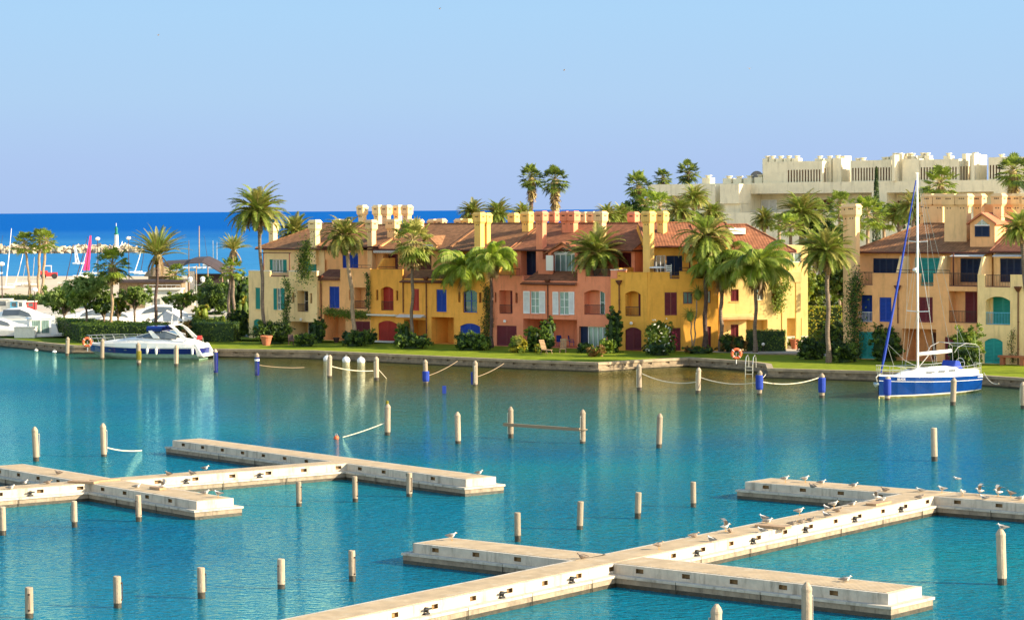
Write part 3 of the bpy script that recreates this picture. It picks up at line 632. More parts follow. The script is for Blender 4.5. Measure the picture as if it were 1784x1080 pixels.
class House:
    """a house on frame fr; front plane at local y = yin; everything measured from sight lines to that plane"""
    def __init__(s, fr, name, label, px0, px1, yin, ztop, wallm, depth=11.0, group='terraced houses along the quay', zfloor=LAWN, cat='house'):
        s.fr, s.yin, s.w = fr, yin, wallm
        s.x0, s.x1 = fr.X(px0, yin), fr.X(px1, yin); s.ztop = ztop; s.depth = depth; s.zf = zfloor
        s.ox = (s.x0 + s.x1) / 2; p = fr.W(s.ox, yin, zfloor)
        s.root = thing(name, p, fr.a, label, cat, group)
        s.ops = []; s.later = []
        s.dx = -s.ox; s.dy = -yin; s.dz = -zfloor
    def lx(s, px, y=0.0): return s.fr.X(px, s.yin + y) - s.ox
    def lz(s, px, py, y=0.0): return s.fr.Z(px, py, s.yin + y) - s.zf
    def rect(s, px0, px1, py0, py1, y=0.0):
        c = (px0 + px1) / 2
        z0 = s.lz(c, py1, y); z0 = 0.03 if z0 < 0.35 else z0
        return s.lx(px0, y), s.lx(px1, y), z0, s.lz(c, py0, y)
    # -- front openings
    def shutter(s, px0, px1, py0, py1, colour, rise=0.0, name='shutter', sill=True):
        a, b, c, d = s.rect(px0, px1, py0, py1)
        s.ops.append((a, b, c, d, 0.14, rise)); s.later.append(lambda: add_shutter(s.root, a + .004, b - .004, c + .003, d - .003, 0.138, colour, name))
        if sill and c > 0.5: s.sill(a, b, c)
    def sill(s, a, b, c):
        def f():
            m = MB(); m.box(a - 0.08, b + 0.08, -0.07, 0.05, c - 0.07, c - 0.003); m.build('sill', s.w, s.root)
        s.later.append(f)
    def slit(s, px0, px1, py0, py1):
        a, b, c, d = s.rect(px0, px1, py0, py1)
        s.ops.append((a, b, c, d, 0.3, 0))
        def f():
            m = MB(); m.box(a + .003, b - .003, 0.24, 0.296, c + .003, d - .003); m.build('slit_window', 'paint_brown', s.root)
        s.later.append(f)
    def balcony(s, px0, px1, py0, py1, colour=None, depth=1.1, rise=0.0, rail='iron', glass=False, part=(0.0, 1.0), rail_frac=0.38):
        a, b, c, d = s.rect(px0, px1, py0, py1); s.ops.append((a, b, c, d, depth, rise))
        def f():
            w = b - a; p, q = a + w * part[0] + .01, a + w * part[1] - .01
            if colour: add_shutter(s.root, p, q, c + .01, d - .05, depth - .004, colour, 'balcony_door')
            if glass: add_window(s.root, a + w * glass[0], a + w * glass[1], c + .01, d - .05, depth - .02, 2, 2, name='balcony_window', glass='glass_dark')
            if rail: add_railing(s.root, a + .01, b - .01, c + .01, c + (d - c) * rail_frac, 0.1, rail)
        s.later.append(f)
    def window(s, px0, px1, py0, py1, cols=2, rows=2, depth=0.16, glass='glass_curtain', frame='paint_white', rise=0.0):
        a, b, c, d = s.rect(px0, px1, py0, py1); s.ops.append((a, b, c, d, depth, rise))
        s.later.append(lambda: add_window(s.root, a + .004, b - .004, c + .003, d - .003, depth - .015, cols, rows, frame, glass))
        if c > 0.5: s.sill(a, b, c)
    def side_shutter(s, px0, px1, py0, py1, colour):
        a, b, c, d = s.rect(px0, px1, py0, py1)
        s.later.append(lambda: add_shutter(s.root, a, b, c, d, -0.004, colour, 'shutter', 1))
    def recess(s, px0, px1, py0, py1, depth=2.4, rise=0.0):
        r = s.rect(px0, px1, py0, py1); s.ops.append((*r, depth, rise)); return r
    def lower(s, yback=None):
        mb = MB(); zt = s.ztop - s.zf; X0, X1 = s.x0 - s.ox, s.x1 - s.ox; D = s.depth
        mb.wallface(X0, X1, -0.3, zt, 0, s.ops)
        mb.poly([(X1, 0, -.3), (X1, D, -.3), (X1, D, zt), (X1, 0, zt)]); mb.poly([(X0, D, -.3), (X0, 0, -.3), (X0, 0, zt), (X0, D, zt)])
        mb.poly([(X0, 0, zt), (X1, 0, zt), (X1, D, zt), (X0, D, zt)], 1); mb.poly([(X1, D, -.3), (X0, D, -.3), (X0, D, zt), (X1, D, zt)])
        o = mb.build('wall', [s.w, 'terracotta'], s.root)
        for f in s.later: f()
        s.later = []; s.ops = []
        return o
    def upper(s, x0, x1, y0, z0, z1, ops, wallm=None, depth=None, name='upper_wall', sides=()):
        mb = MB(); D = (depth or (s.depth - y0)) + y0
        mb.wallface(x0, x1, z0, z1, y0, [o[:6] for o in ops])
        mb.poly([(x1, y0, z0), (x1, D, z0), (x1, D, z1), (x1, y0, z1)]); mb.poly([(x0, D, z0), (x0, y0, z0), (x0, y0, z1), (x0, D, z1)])
        mb.poly([(x0, y0, z1), (x1, y0, z1), (x1, D, z1), (x0, D, z1)]); mb.poly([(x1, D, z0), (x0, D, z0), (x0, D, z1), (x1, D, z1)])
        return mb.build(name, [wallm or s.w], s.root)
    def chim(s, pxc, pytop, y, zbase, wx=0.8, wy=0.8, m=None, double=False, pyb=None):
        """pxc: centre column of the whole visible head"""
        x = s.fr.X(pxc, s.yin + y, pytop) - s.ox; zt = s.lz(pxc, pytop, y)
        x -= 0.37 * wy * 0.75
        add_chimney(s.root, x, y, zbase, zt, wx, wy, m or s.w, double)
    def divider(s, px, y0, y1, ztop_back, ztop_front, zb, m=None, t=0.22):
        """party wall between terraces: sloping top, runs from the facade back to the upper storey"""
        x = s.lx(px, y0); mb = MB(); mb.prism_x([(y0, zb), (y1, zb), (y1, ztop_back), (y0 + (y1 - y0) * 0.35, ztop_back), (y0, ztop_front)], x, x + t)
        mb.build('terrace_divider', m or s.w, s.root)
ZT = 6.95                                    # world height of the terrace floors (local 6.25)
ZE, ZR = 9.75 - LAWN, 12.15 - LAWN           # eave and ridge, above the lawn
def uop(h, y, px0, px1, py0, py1, depth=0.14, rise=0.0):
    a = h.fr.X(px0, h.yin + y) - h.ox; b = h.fr.X(px1, h.yin + y) - h.ox; c = (px0 + px1) / 2
    z0 = max(h.lz(c, py1, y), ZT - LAWN + 0.02)
    return (a, b, z0, h.lz(c, py0, y), depth, rise)

# ---- H1 pale yellow house, left end of the row
h = House(F1, 'terraced_house', 'pale yellow house at the left end of the row with teal shutters', 433, 552, -.4, ZT, 'wall_pale_yellow', depth=12)
h.shutter(444.6, 453, 501, 538.7, 'teal')
h.side_shutter(477, 482.4, 502.2, 540, 'teal'); h.window(482.6, 490.6, 502.2, 540, 2, 3, glass='glass_dark'); h.side_shutter(490.8, 496, 502.2, 540, 'teal')
h.slit(509, 512.6, 509.6, 526.8); h.slit(540, 543.6, 511, 528.4)
h.balcony(517.6, 536.8, 506.7, 543.4, None, 1.1, glass=(0.05, 0.95))
h.shutter(441, 455.5, 555.5, 581, 'teal', rise=0.25, name='door')
r = h.recess(504, 548, 560.6, 594, 2.6)
h.lower()
add_window(h.root, r[0] + 0.3, r[0] + 2.2, 0.03, r[3] - 0.2, 2.55, 2, 1, glass='glass_dark', name='patio_window')
add_shutter(h.root, r[0] + 2.4, r[1] - 0.1, 0.03, r[3] - 0.2, 2.59, 'blue', 'patio_door', 2)
add_lamp(h.root, h.lx(526), 0, h.lz(526, 556.5))
X0, X1 = h.x0 - h.ox, h.x1 - h.ox; zt = ZT - LAWN
zp = h.lz(440, 471.5)
add_coping(h.root, X0, h.lx(470), 0.02, 0.3, zt, zp, h.w); add_coping(h.root, h.lx(503), X1, 0.02, 0.3, zt, zp, h.w)
add_railing(h.root, h.lx(470) + .05, h.lx(503) - .05, zt, zp, 0.15)
y = 3.6
A, B = h.fr.X(459, h.yin + y) - h.ox, h.fr.X(566, h.yin + y) - h.ox
ops = [uop(h, y, 470, 500, 452, 475, 0.2), uop(h, y, 520, 552, 452, 475, 0.9)]
h.upper(A, B, y, zt, ZE - 0.15, ops)
add_window(h.root, ops[0][0] + .35, ops[0][1] - .6, ops[0][2], ops[0][3], y + 0.16, 3, 1, name='terrace_window')
add_shutter(h.root, ops[0][0] + .003, ops[0][0] + .34, ops[0][2], ops[0][3], y + 0.14, 'teal', 'shutter', 1); add_shutter(h.root, ops[0][1] - .58, ops[0][1] - .004, ops[0][2], ops[0][3], y + 0.14, 'teal', 'shutter', 1)
add_shutter(h.root, ops[1][0] + .01, ops[1][1] - .01, ops[1][2], ops[1][3], y + 0.88, 'teal', 'terrace_door', 3)
add_roof(h.root, A - 0.5, B + 1.2, y - 0.6, 8.6, 13.4, ZE, ZR + 0.1, 'tile_brown', h.w, hipl=4.6)
pr = MB()
for px in (460, 505): x = h.lx(px, .4); pr.box(x - .04, x + .04, .35, .43, zt, zt + 2.35)
pr.box(h.lx(457, .4), h.lx(508, .4), 0.34, 0.44, zt + 2.35, zt + 2.43)
pr.build('pergola', 'paint_brown', h.root)
h.chim(474, 387, 5.2, ZE, .62, .62); h.chim(547, 383, 3.2, ZE - 1.6, .75, .7); h.chim(594, 382, 5.4, ZE - .2, 1.5, .6, double=True)
h.chim(630, 357.5, 12.0, ZE, .6, .6)

# ---- H2 orange house
h = House(F1, 'terraced_house', 'orange house between the pale yellow and deep yellow houses, blue shutter upstairs', 553.5, 645, 0, ZT, 'wall_orange', depth=11)
h.shutter(573.5, 591, 499, 537, 'blue'); h.slit(608, 612.8, 505, 523)
h.balcony(617, 638.7, 501, 538, 'maroon', 1.0, part=(0.45, 1))
r = h.recess(563.7, 601.3, 547, 597, 2.2); h.shutter(615.5, 644, 559.5, 597, 'maroon', name='door')
h.lower()
add_downpipe(h.root, h.lx(560), 0, 0, h.lz(560, 480))
X0, X1 = h.x0 - h.ox, h.x1 - h.ox; zp = h.lz(620, 468)
sk = MB(); xa, xb = h.lx(554.5), h.lx(592)
sk.prism_x([(-0.25, zt - 0.3), (-0.2, zt - 0.12), (1.6, zt + 0.75), (1.6, zt - 0.3)], xa, xb); sk.build('lower_roof', 'tile_dark', h.root)
add_coping(h.root, xb + .05, X1, 0.02, 0.3, zt, zp, h.w, cope=False)
add_railing(h.root, xb + 1.5, X1, zp, zp + .35, 0.15, gap=1.2)
y = 3.0
A, B = h.fr.X(567, h.yin + y) - h.ox, h.fr.X(668, h.yin + y) - h.ox
ops = [uop(h, y, 562, 572, 453, 475, .14), uop(h, y, 597, 624.5, 440.5, 476, .14)]
h.upper(A, B, y, zt, ZE - 0.15, ops)
add_shutter(h.root, ops[1][0] + .004, ops[1][1] - .004, ops[1][2], ops[1][3], y + .136, 'blue', 'terrace_door', 3)
add_roof(h.root, A - 0.4, B - 0.0, y - 0.6, 8.0, 13.0, ZE + .25, ZR - .1, 'tile_brown', h.w)
h.chim(646, 383, 2.4, zt, .6, .65, 'wall_orange'); h.chim(657, 357.5, 12.2, ZE, .6, .6, 'wall_pale_yellow'); h.chim(672, 357.5, 11.0, ZE, .65, .6, 'wall_orange')
h.chim(692, 357.5, 12.2, ZE, .6, .6, 'wall_pale_yellow'); h.chim(708, 357.5, 11.0, ZE, .65, .6, 'wall_orange')
h.chim(683, 382, 4.6, ZE, .95, .6, 'wall_orange')

# ---- H3 deep yellow house
h = House(F1, 'terraced_house', 'deep yellow house in mid row with a red arched garage door and blue shutter', 645, 857, 0, ZT, 'wall_yellow', depth=11)
h.slit(654.7, 658.8, 505, 523); h.balcony(663.5, 685.3, 499.2, 541, 'red', .45, rise=.28, rail='iron'); h.slit(689.6, 693.6, 506.6, 523.6)
h.shutter(718.6, 730, 503, 541.6, 'red'); h.shutter(760, 777.6, 504.3, 543.6, 'blue')
h.slit(798, 802, 508.7, 526.6); h.window(806, 831, 504.5, 544.5, 2, 2, .3, 'glass_dark', 'paint_blue', rise=.28); h.slit(834, 838.6, 509.6, 527.4)
h.shutter(658.5, 691, 558.5, 596, 'red', rise=.3, name='garage_door')
r1 = h.recess(703, 742, 557, 600, 2.2); r2 = h.recess(751, 790, 552.6, 602.5, 2.6); h.shutter(801, 836, 563.2, 603, 'blue', rise=.3, name='garage_door')
h.lower()
add_downpipe(h.root, h.lx(743.3), 0, 0.1, h.lz(743, 482)); add_downpipe(h.root, h.lx(703) , 0, h.lz(703, 545), h.lz(703, 483), False)
X0, X1 = h.x0 - h.ox, h.x1 - h.ox
bd = MB(); bd.box(X0 + .05, h.lx(742), -0.16, -0.002, h.lz(690, 551.5), h.lz(690, 549)); bd.box(X0 + .05, h.lx(696), -0.7, -0.165, h.lz(670, 549.5), h.lz(670, 547.2))
bd.build('awning_rail', 'stone_white', h.root)
add_awning(h.root, h.lx(697), h.lx(741), -0.17, h.lz(715, 547.5), .55, .25, 'canvas_white', False)
ss = MB(); ss.box(h.lx(655), h.lx(694), -0.55, -0.003, 0.0, 0.16); ss.build('door_step', 'stone_white', h.root)
zp = h.lz(670, 469.5)
add_coping(h.root, X0, h.lx(700), 0.02, 0.3, zt, zp, h.w, cope=False); add_railing(h.root, h.lx(658), h.lx(698), zp, zp + .28, .15, gap=.9)
sk = MB(); sk.prism_x([(-0.3, zt - .42), (-0.3, zt - .26), (2.1, zt + .78), (2.1, zt - .42)], h.lx(700.5), h.lx(792)); s_ = sk.build('lower_roof', 'tile_brown', h.root)
gm = MB(); gm.tube([(h.lx(700.5), -.37, zt - .34), (h.lx(792), -.37, zt - .34)], .075, 6); gm.build('gutter', 'paint_brown', s_)
add_coping(h.root, h.lx(792) + .05, X1, 0.02, 0.3, zt, h.lz(830, 475), h.w, cope=False)
y = 3.0
A, B = h.fr.X(660, y) - h.ox, h.fr.X(787, y) - h.ox; C_ = h.fr.X(897, y) - h.ox
ops = [uop(h, y, 661, 694, 443, 476, .9), uop(h, y, 727, 752, 443, 470, .14)]
h.upper(A, B, y, zt, ZE - .15, ops, 'wall_orange')
add_shutter(h.root, ops[0][0] + .01, ops[0][1] - .01, ops[0][2], ops[0][3], y + .89, 'maroon', 'terrace_door', 3)
add_awning(h.root, ops[0][0] - .1, ops[0][1] + .2, y, ops[0][3] + .55, .8, .2)
add_shutter(h.root, ops[1][0] + .01, ops[1][1] - .01, ops[1][2], ops[1][3], y + .136, 'brown', 'terrace_door', 2)
ops = [uop(h, y, 800, 838, 443, 478, .14), uop(h, y, 861, 888, 441, 478, .9)]
h.upper(B + .02, C_, y + .15, zt, ZE - .15, ops)
add_shutter(h.root, ops[0][0] + .01, ops[0][1] - .01, ops[0][2], ops[0][3], y + .28, 'blue', 'terrace_door', 3)
add_shutter(h.root, ops[1][0] + .01, ops[1][1] - .01, ops[1][2], ops[1][3], y + 1.0, 'blue', 'terrace_door', 3)
add_roof(h.root, A - .9, B - .06, y - .6, 8.0, 13.0, ZE, ZR, 'tile_brown', h.w); add_roof(h.root, B + .06, C_ + .1, y - .6, 8.0, 13.0, ZE - .05, ZR + .02, 'tile_brown', h.w)
h.divider(656, .35, y, ZE - .9, zt + .9, zt, 'wall_yellow', 1.2 * .2)
h.divider(867, .35, y, ZE - 1.2, zt + .9, zt, 'wall_yellow')
dm = MB(); xd = h.fr.X(759, y + .8) - h.ox
dm.prism_y([(xd - 1.0, ZE - .2), (xd + 1.0, ZE - .2), (xd + 1.0, ZE + .35), (xd, ZE + 1.15), (xd - 1.0, ZE + .35)], y - .3, y + 3.4, 0); d_ = dm.build('dormer', 'wall_orange', h.root)
dr = MB()
for sg in (-1, 1): dr.poly([(xd, y - .45, ZE + 1.22), (xd, y + 3.6, ZE + 1.22), (xd + sg * 1.15, y + 3.6, ZE + .3), (xd + sg * 1.15, y - .45, ZE + .3)][::sg]); dr.poly([(xd, y - .45, ZE + 1.32), (xd, y + 3.6, ZE + 1.32), (xd + sg * 1.15, y + 3.6, ZE + .4), (xd + sg * 1.15, y - .45, ZE + .4)][::-sg]); dr.poly([(xd, y - .45, ZE + 1.22), (xd + sg * 1.15, y - .45, ZE + .3), (xd + sg * 1.15, y - .45, ZE + .4), (xd, y - .45, ZE + 1.32)])
dr.build('dormer_roof', 'tile_brown', d_); add_window(d_, xd - .6, xd + .6, ZE - .1, ZE + .4, y - .31, 2, 1)
h.chim(834, 370, 2.4, zt, .72, .65, 'wall_yellow'); h.chim(846, 371, 3.6, ZE, .6, .6, 'wall_yellow'); h.chim(721, 382, 6.6, ZE, 1.55, .55, 'wall_orange', double=True); h.chim(753, 382, 11.5, ZE, .6, .5, 'wall_orange')
h.chim(768, 381, 11.5, ZE, .6, .5, 'wall_orange'); h.chim(800, 381, 11.5, ZE, .6, .5, 'wall_orange'); h.chim(813, 381, 11.5, ZE, .6, .5, 'wall_yellow')
h.chim(894, 371, 10.5, ZE, .62, .6, 'wall_yellow'); h.chim(918, 369, 6.2, ZE + .6, .78, .72, 'wall_yellow')

# ---- H4 pink house
h = House(F1, 'terraced_house', 'salmon pink house with two white shuttered windows and a gabled roof terrace', 858, 1064, 0, ZT - .05, 'wall_pink', depth=11)
h.slit(861.5, 864.6, 509.6, 526.5); h.balcony(869.5, 892.6, 506, 546.7, 'maroon', .95, part=(.42, 1)); h.slit(897.3, 901.5, 510.2, 528)
for a, b, c, d in ((912, 923.4, 939.6, 950.2), (963, 973.4, 991, 1001)):
    h.side_shutter(a, b, 506.8 if a < 950 else 508, 546.6 if a < 950 else 548.6, 'white'); h.window(b + .3, c - .3, 507.4 if a < 950 else 508.4, 546.6 if a < 950 else 548.6, 2, 3, .16, 'glass_curtain'); h.side_shutter(c, d, 506.8 if a < 950 else 508, 546.6 if a < 950 else 548.6, 'white')
h.balcony(1017.6, 1054, 505.2, 548.4, None, .8, rise=.3, glass=(.55, .98), rail_frac=.4)
h.shutter(864.5, 899.4, 567, 604, 'maroon', name='garage_door')
r = h.recess(911, 1005, 556.2, 608, 3.0); r3 = h.recess(1008, 1056, 568.8, 609, .35)
h.lower()
add_window(h.root, r[0] + .2, r[0] + 1.4, .03, 2.2, 2.95, 1, 2, glass='glass_dark', name='patio_window')
add_shutter(h.root, r3[0] + .02, r3[0] + .8, .03, r3[3] - .02, .34, 'navy', 'shutter', 1)
add_window(h.root, r3[0] + .85, r3[1] - .03, .03, r3[3] - .02, .33, 4, 1, glass='glass_curtain', name='patio_window')
add_downpipe(h.root, h.lx(955), 0, h.lz(955, 556), h.lz(955, 486)); add_lamp(h.root, h.lx(881), 0, h.lz(881, 559.5)); add_lamp(h.root, h.lx(1100) if False else h.lx(1062), 0, h.lz(1062, 552))
X0, X1 = h.x0 - h.ox, h.x1 - h.ox; zt4 = ZT - .05 - LAWN
add_coping(h.root, X0 + .003, h.lx(910), 0.02, .3, zt4, h.lz(890, 481), h.w, cope=False); add_coping(h.root, h.lx(1006), h.lx(1020), .02, 1.2, zt4, h.lz(1010, 470), h.w, cope=False)
add_coping(h.root, h.lx(1020) + .03, X1, .02, .3, zt4, h.lz(1040, 482), h.w, cope=False); add_railing(h.root, h.lx(1020) + .05, X1, h.lz(1040, 482), h.lz(1040, 469), .15)
add_railing(h.root, X0, h.lx(904), h.lz(890, 481), h.lz(890, 468), .15)
sk = MB(); sk.prism_x([(-.32, zt4 - .38), (-.32, zt4 - .24), (2.4, zt4 + .85), (2.4, zt4 - .38)], h.lx(910) + .05, h.lx(1005.5)); s_ = sk.build('lower_roof', 'tile_red', h.root)
gm = MB(); gm.tube([(h.lx(910) + .05, -.39, zt4 - .31), (h.lx(1005.5), -.39, zt4 - .31)], .075, 6); gm.build('gutter', 'paint_brown', s_)
y = 3.0
A, B = h.fr.X(898, y) - h.ox, h.fr.X(1106, y) - h.ox
ops = [uop(h, y, 908, 934, 437, 480, 1.0), uop(h, y, 1070, 1100, 440, 478, .9)]
h.upper(A, B, y, zt4, ZE - .15, ops)
add_shutter(h.root, ops[0][0] + .01, ops[0][1] - .5, ops[0][2], ops[0][3], y + .99, 'navy', 'terrace_door', 2); add_shutter(h.root, ops[1][0] + .01, ops[1][1] - .01, ops[1][2], ops[1][3], y + .89, 'maroon', 'terrace_door', 3)
add_roof(h.root, A - .35, B + .2, y - .6, 8.0, 13.0, ZE, ZR, 'tile_red', 'wall_pink')
# gabled roof terrace
g0, g1 = h.fr.X(955, y - .9) - h.ox, h.fr.X(1007, y - .9) - h.ox; gc = (g0 + g1) / 2; gy = y - .9; gz = zt4 + .6
gz1 = h.lz(982, 441, y - .9); gz2 = h.lz(982, 426, y - .9)
gb = MB(); n4 = [(g0, gz), (g0 + .35, gz), (g0 + .35, gz1), (gc, gz2 - .25), (g1 - .35, gz1), (g1 - .35, gz), (g1, gz), (g1, gz1 + .05), (gc, gz2 + .08), (g0, gz1 + .05)]
for q in ([n4[0], n4[1], n4[2], n4[9]], [n4[9], n4[2], n4[3], n4[8]], [n4[8], n4[3], n4[4], n4[7]], [n4[7], n4[4], n4[5], n4[6]]): gb.prism_y(q, gy, gy + .3)
gb.box(g0 + .003, g1 - .003, gy + 1.0, gy + 3.5, gz, gz1 - .02); gb_o = gb.build('gable', 'wall_pink', h.root)
rf = MB()
for sg in (-1, 1):
    e = gc + sg * ((g1 - g0) / 2 + .35)
    rf.prism_y([(gc, gz2 + .1), (gc, gz2 + .26), (e, gz1 - .02), (e, gz1 - .16)] if sg > 0 else [(gc, gz2 + .1), (e, gz1 - .16), (e, gz1 - .02), (gc, gz2 + .26)], gy - .25, gy + 4.2)
rf.build('gable_roof', 'tile_red', gb_o)
gw = MB(); gw.prism_y([(g0 + .4, gz1 + .02), (g1 - .4, gz1 + .02), (gc, gz2 - .3)], gy + .5, gy + .52); gw_o = gw.build('gable_window', 'glass_curtain', gb_o)
gf = MB(); gf.box(g0 + .36, g1 - .36, gy + .44, gy + .5, gz1 - .1, gz1); gf.tube([(gc, gy + .47, gz1), (gc, gy + .47, gz2 - .3)], .05); gf.tube([(g0 + .4, gy + .47, gz1), (gc, gy + .47, gz2 - .3), (g1 - .4, gy + .47, gz1)], .06)
gf.tube([(gc, gy + .47, gz1), (gc - 1.0, gy + .47, (gz1 + gz2) / 2 - .1)], .04); gf.tube([(gc, gy + .47, gz1), (gc + 1.0, gy + .47, (gz1 + gz2) / 2 - .1)], .04); gf.build('frame', 'paint_white', gw_o)
add_window(h.root, g0 + .4, g1 - .45, gz + .05, gz1 - .12, gy + .6, 4, 1, name='terrace_window')
cp = MB(); cp.box(h.lx(944, 1.8), h.lx(963, 1.8), 1.75, 2.0, zt4 + .6, zt4 + 1.15); cp.box(h.lx(952, 1.5), h.lx(964, 1.5), 1.45, 1.55, zt4 + .9, h.lz(960, 445, 1.5)); cp.build('terrace_screen', 'gelcoat_white', h.root)
h.divider(861, .35, y, ZE - 1.9, zt4 + .8, zt4); add_coping(h.root, h.lx(919), h.lx(944), 1.7, 1.95, zt4, h.lz(930, 452, 1.7), h.w, 'terrace_wall', False)
h.chim(942, 368, 2.4, zt4, .74, .68, 'wall_pink'); h.chim(964, 368, 10.8, ZE, .6, .58, 'wall_pink'); h.chim(992, 368, 6.0, ZE + .6, 1.45, .75, 'wall_pink', double=True)
h.chim(1017, 369, 10.8, ZE, .5, .5, 'wall_orange'); h.chim(1031, 368.5, 8.4, ZE + .5, .62, .5, 'wall_orange'); h.chim(1046, 368, 4.6, ZE, .74, .7, 'wall_apricot'); h.chim(1103, 369, 10.8, ZE, .62, .6, 'wall_pink')

# ---- H5 bright yellow corner house: shaded front, then a sunlit front turned to the viewer
F2 = Frame(12.17, 224.4, 4.0)
hh = House(F1, 'corner_house', 'bright yellow corner house with maroon doors, sunlit side wall and a red hipped roof', 1064, 1128, -.6, ZT + .25, 'wall_bright_yellow', depth=9)
h = hh
h.balcony(1089, 1116, 507, 551, 'maroon', .95, rise=.3, part=(.5, 1), rail='iron'); h.shutter(1088.7, 1117, 570, 611, 'maroon', rise=.3, name='garage_door')
h.lower(); zt5 = ZT + .25 - LAWN
X0, X1 = h.x0 - h.ox, h.x1 - h.ox
add_coping(h.root, X0, h.lx(1075), -.02, 1.6, zt5, h.lz(1070, 470), 'wall_pink', 'pilaster', True)
add_coping(h.root, h.lx(1075) + .03, X1 - .03, .02, .3, zt5, h.lz(1100, 474.5), h.w, cope=False)
add_downpipe(h.root, h.lx(1079.5), 0, h.lz(1079, 546), h.lz(1079, 488)); add_lamp(h.root, h.lx(1101.5), 0, h.lz(1101, 563))
h.divider(1066, .35, 4.0, ZE - 1.6, zt5 + .8, zt5)
h.chim(1129, 368, 1.5, zt5, .74, .74); h.chim(1153, 368, 5.6, ZE, .66, .66)
class Wing(House):
    def __init__(s, fr, root, rfr, px0, px1, yin, ztop, wallm, depth):
        s.fr, s.yin, s.w = fr, yin, wallm; s.x0, s.x1 = fr.X(px0, yin), fr.X(px1, yin); s.ztop = ztop; s.depth = depth; s.zf = LAWN; s.ox = s.x0
        s.ops = []; s.later = []
        p = fr.W(s.x0, yin, LAWN); hold = bpy.data.objects.new('side_wing', None); COL.objects.link(hold); hold.parent = root; hold.empty_display_size = .2
        M = root.matrix_basis.copy(); rt = Matrix.Translation(root.location) @ Matrix.Rotation(rfr.a, 4, 'Z')
        hold.matrix_basis = rt.inverted() @ Matrix.Translation(p) @ Matrix.Rotation(fr.a, 4, 'Z')
        s.hold_m = hold.matrix_basis.copy(); s.root = hold
def flatten(hold, root):
    """part pieces built in the wing's own axes become parts of the house itself"""
    M = hold.matrix_basis.copy()
    for ch in list(hold.children):
        ch.parent = root; ch.matrix_basis = M @ ch.matrix_basis
    bpy.data.objects.remove(hold)
w = Wing(F2, hh.root, F1, 1128.3, 1251, 0, ZT + .25, 'wall_bright_yellow', 10)
w.shutter(1157.8, 1179.4, 509, 549.6, 'maroon'); w.window(1190, 1206.5, 508.6, 529.5, 2, 1, .16, 'glass_dark', 'paint_maroon'); w.window(1227, 1238, 507, 528, 1, 1, .16, 'glass_curtain', 'paint_maroon')
w.shutter(1155, 1185.5, 571, 612, 'maroon', name='garage_door'); w.shutter(1229, 1238.5, 568.5, 612, 'maroon', name='door')
w.lower()
X1 = w.x1 - w.ox
add_coping(w.root, 0.02, w.lx(1167), .02, .3, zt5, w.lz(1140, 474.5), w.w, cope=False); add_coping(w.root, w.lx(1184), w.lx(1213), .02, .3, zt5, w.lz(1200, 473), w.w, cope=False)
add_railing(w.root, w.lx(1167) + .02, w.lx(1184) - .02, zt5, w.lz(1175, 474), .1); add_railing(w.root, w.lx(1184), w.lx(1213), w.lz(1200, 473), w.lz(1200, 466), .15, gap=1)
y = 3.3; A, B = w.fr.X(1133, y) , w.fr.X(1215, y); A -= w.ox; B -= w.ox
def u2(px0, px1, py0, py1, y, dep=.14):
    a, b = w.fr.X(px0, w.yin + y) - w.ox, w.fr.X(px1, w.yin + y) - w.ox; c = (px0 + px1) / 2
    return (a, b, max(w.lz(c, py1, y), zt5 + .02), w.lz(c, py0, y), dep, 0)
ops = [u2(1133.5, 1160, 445, 480, y, .2), u2(1161, 1189, 445.5, 480, y)]
w.upper(A, B, y, zt5, ZE + .2, ops, 'wall_bright_yellow', 7)
add_shutter(w.root, ops[0][0] + .004, ops[0][0] + .45, ops[0][2], ops[0][3], y + .13, 'navy', 'shutter', 1); add_window(w.root, ops[0][0] + .5, ops[0][1] - .02, ops[0][2], ops[0][3], y + .16, 2, 1, name='terrace_window', glass='glass_dark')
add_shutter(w.root, ops[1][0] + .004, ops[1][1] - .004, ops[1][2], ops[1][3], y + .13, 'navy', 'terrace_door', 2)
mb = MB(); mb.tube([(w.fr.X(1201.5, y) - w.ox, y - .06, zt5), (w.fr.X(1201.5, y) - w.ox, y - .06, ZE + .2)], .06, 6); mb.build('downpipe', 'paint_brown', w.root)
# second block of the wing carries on to the right
B2 = w.x1 - w.ox
ops = [u2(1216, 1226, 444, 466, 1.2, .16)]
w.upper(B + .003, B2 + 1.2, 1.2, zt5, ZE + .2, ops, 'wall_bright_yellow', 9)
add_window(w.root, ops[0][0], ops[0][1], ops[0][2], ops[0][3], 1.34, 2, 1)
add_roof(w.root, A - .5, B2 + 2.0, y - .7, 8.2, 13.0, ZE + .38, ZR + .05, 'tile_red', w.w)
flatten(w.root, hh.root)
w = Wing(Frame(12.17, 224.4, 8.0), hh.root, F1, 1252, 1360, .9, ZT + .25, 'wall_soft_yellow', 9)
w.shutter(1273, 1287, 504, 525, 'maroon'); w.shutter(1273, 1286.5, 565, 600, 'maroon'); w.window(1318, 1330, 500, 523, 2, 1, .16, 'glass_curtain')
r = w.recess(1300, 1337, 557, 611, 2.2); w.recess(1344, 1358, 494, 530, 1.6)
w.lower(); X1 = w.x1 - w.ox
aw = MB(); aw.prism_x([(-1.1, w.lz(1270, 556)), (-1.1, w.lz(1270, 552)), (-.003, w.lz(1270, 547)), (-.003, w.lz(1270, 556))], .02, w.lx(1310)); aw.build('porch_roof', 'wall_apricot', w.root)
add_coping(w.root, 0.05, X1, .02, .3, zt5, w.lz(1330, 474), w.w, cope=False)
def u3(px0, px1, py0, py1, y, dep=.14):
    a, b = w.fr.X(px0, w.yin + y) - w.ox, w.fr.X(px1, w.yin + y) - w.ox; c = (px0 + px1) / 2
    return (a, b, w.lz(c, py1, y), w.lz(c, py0, y), dep, 0)
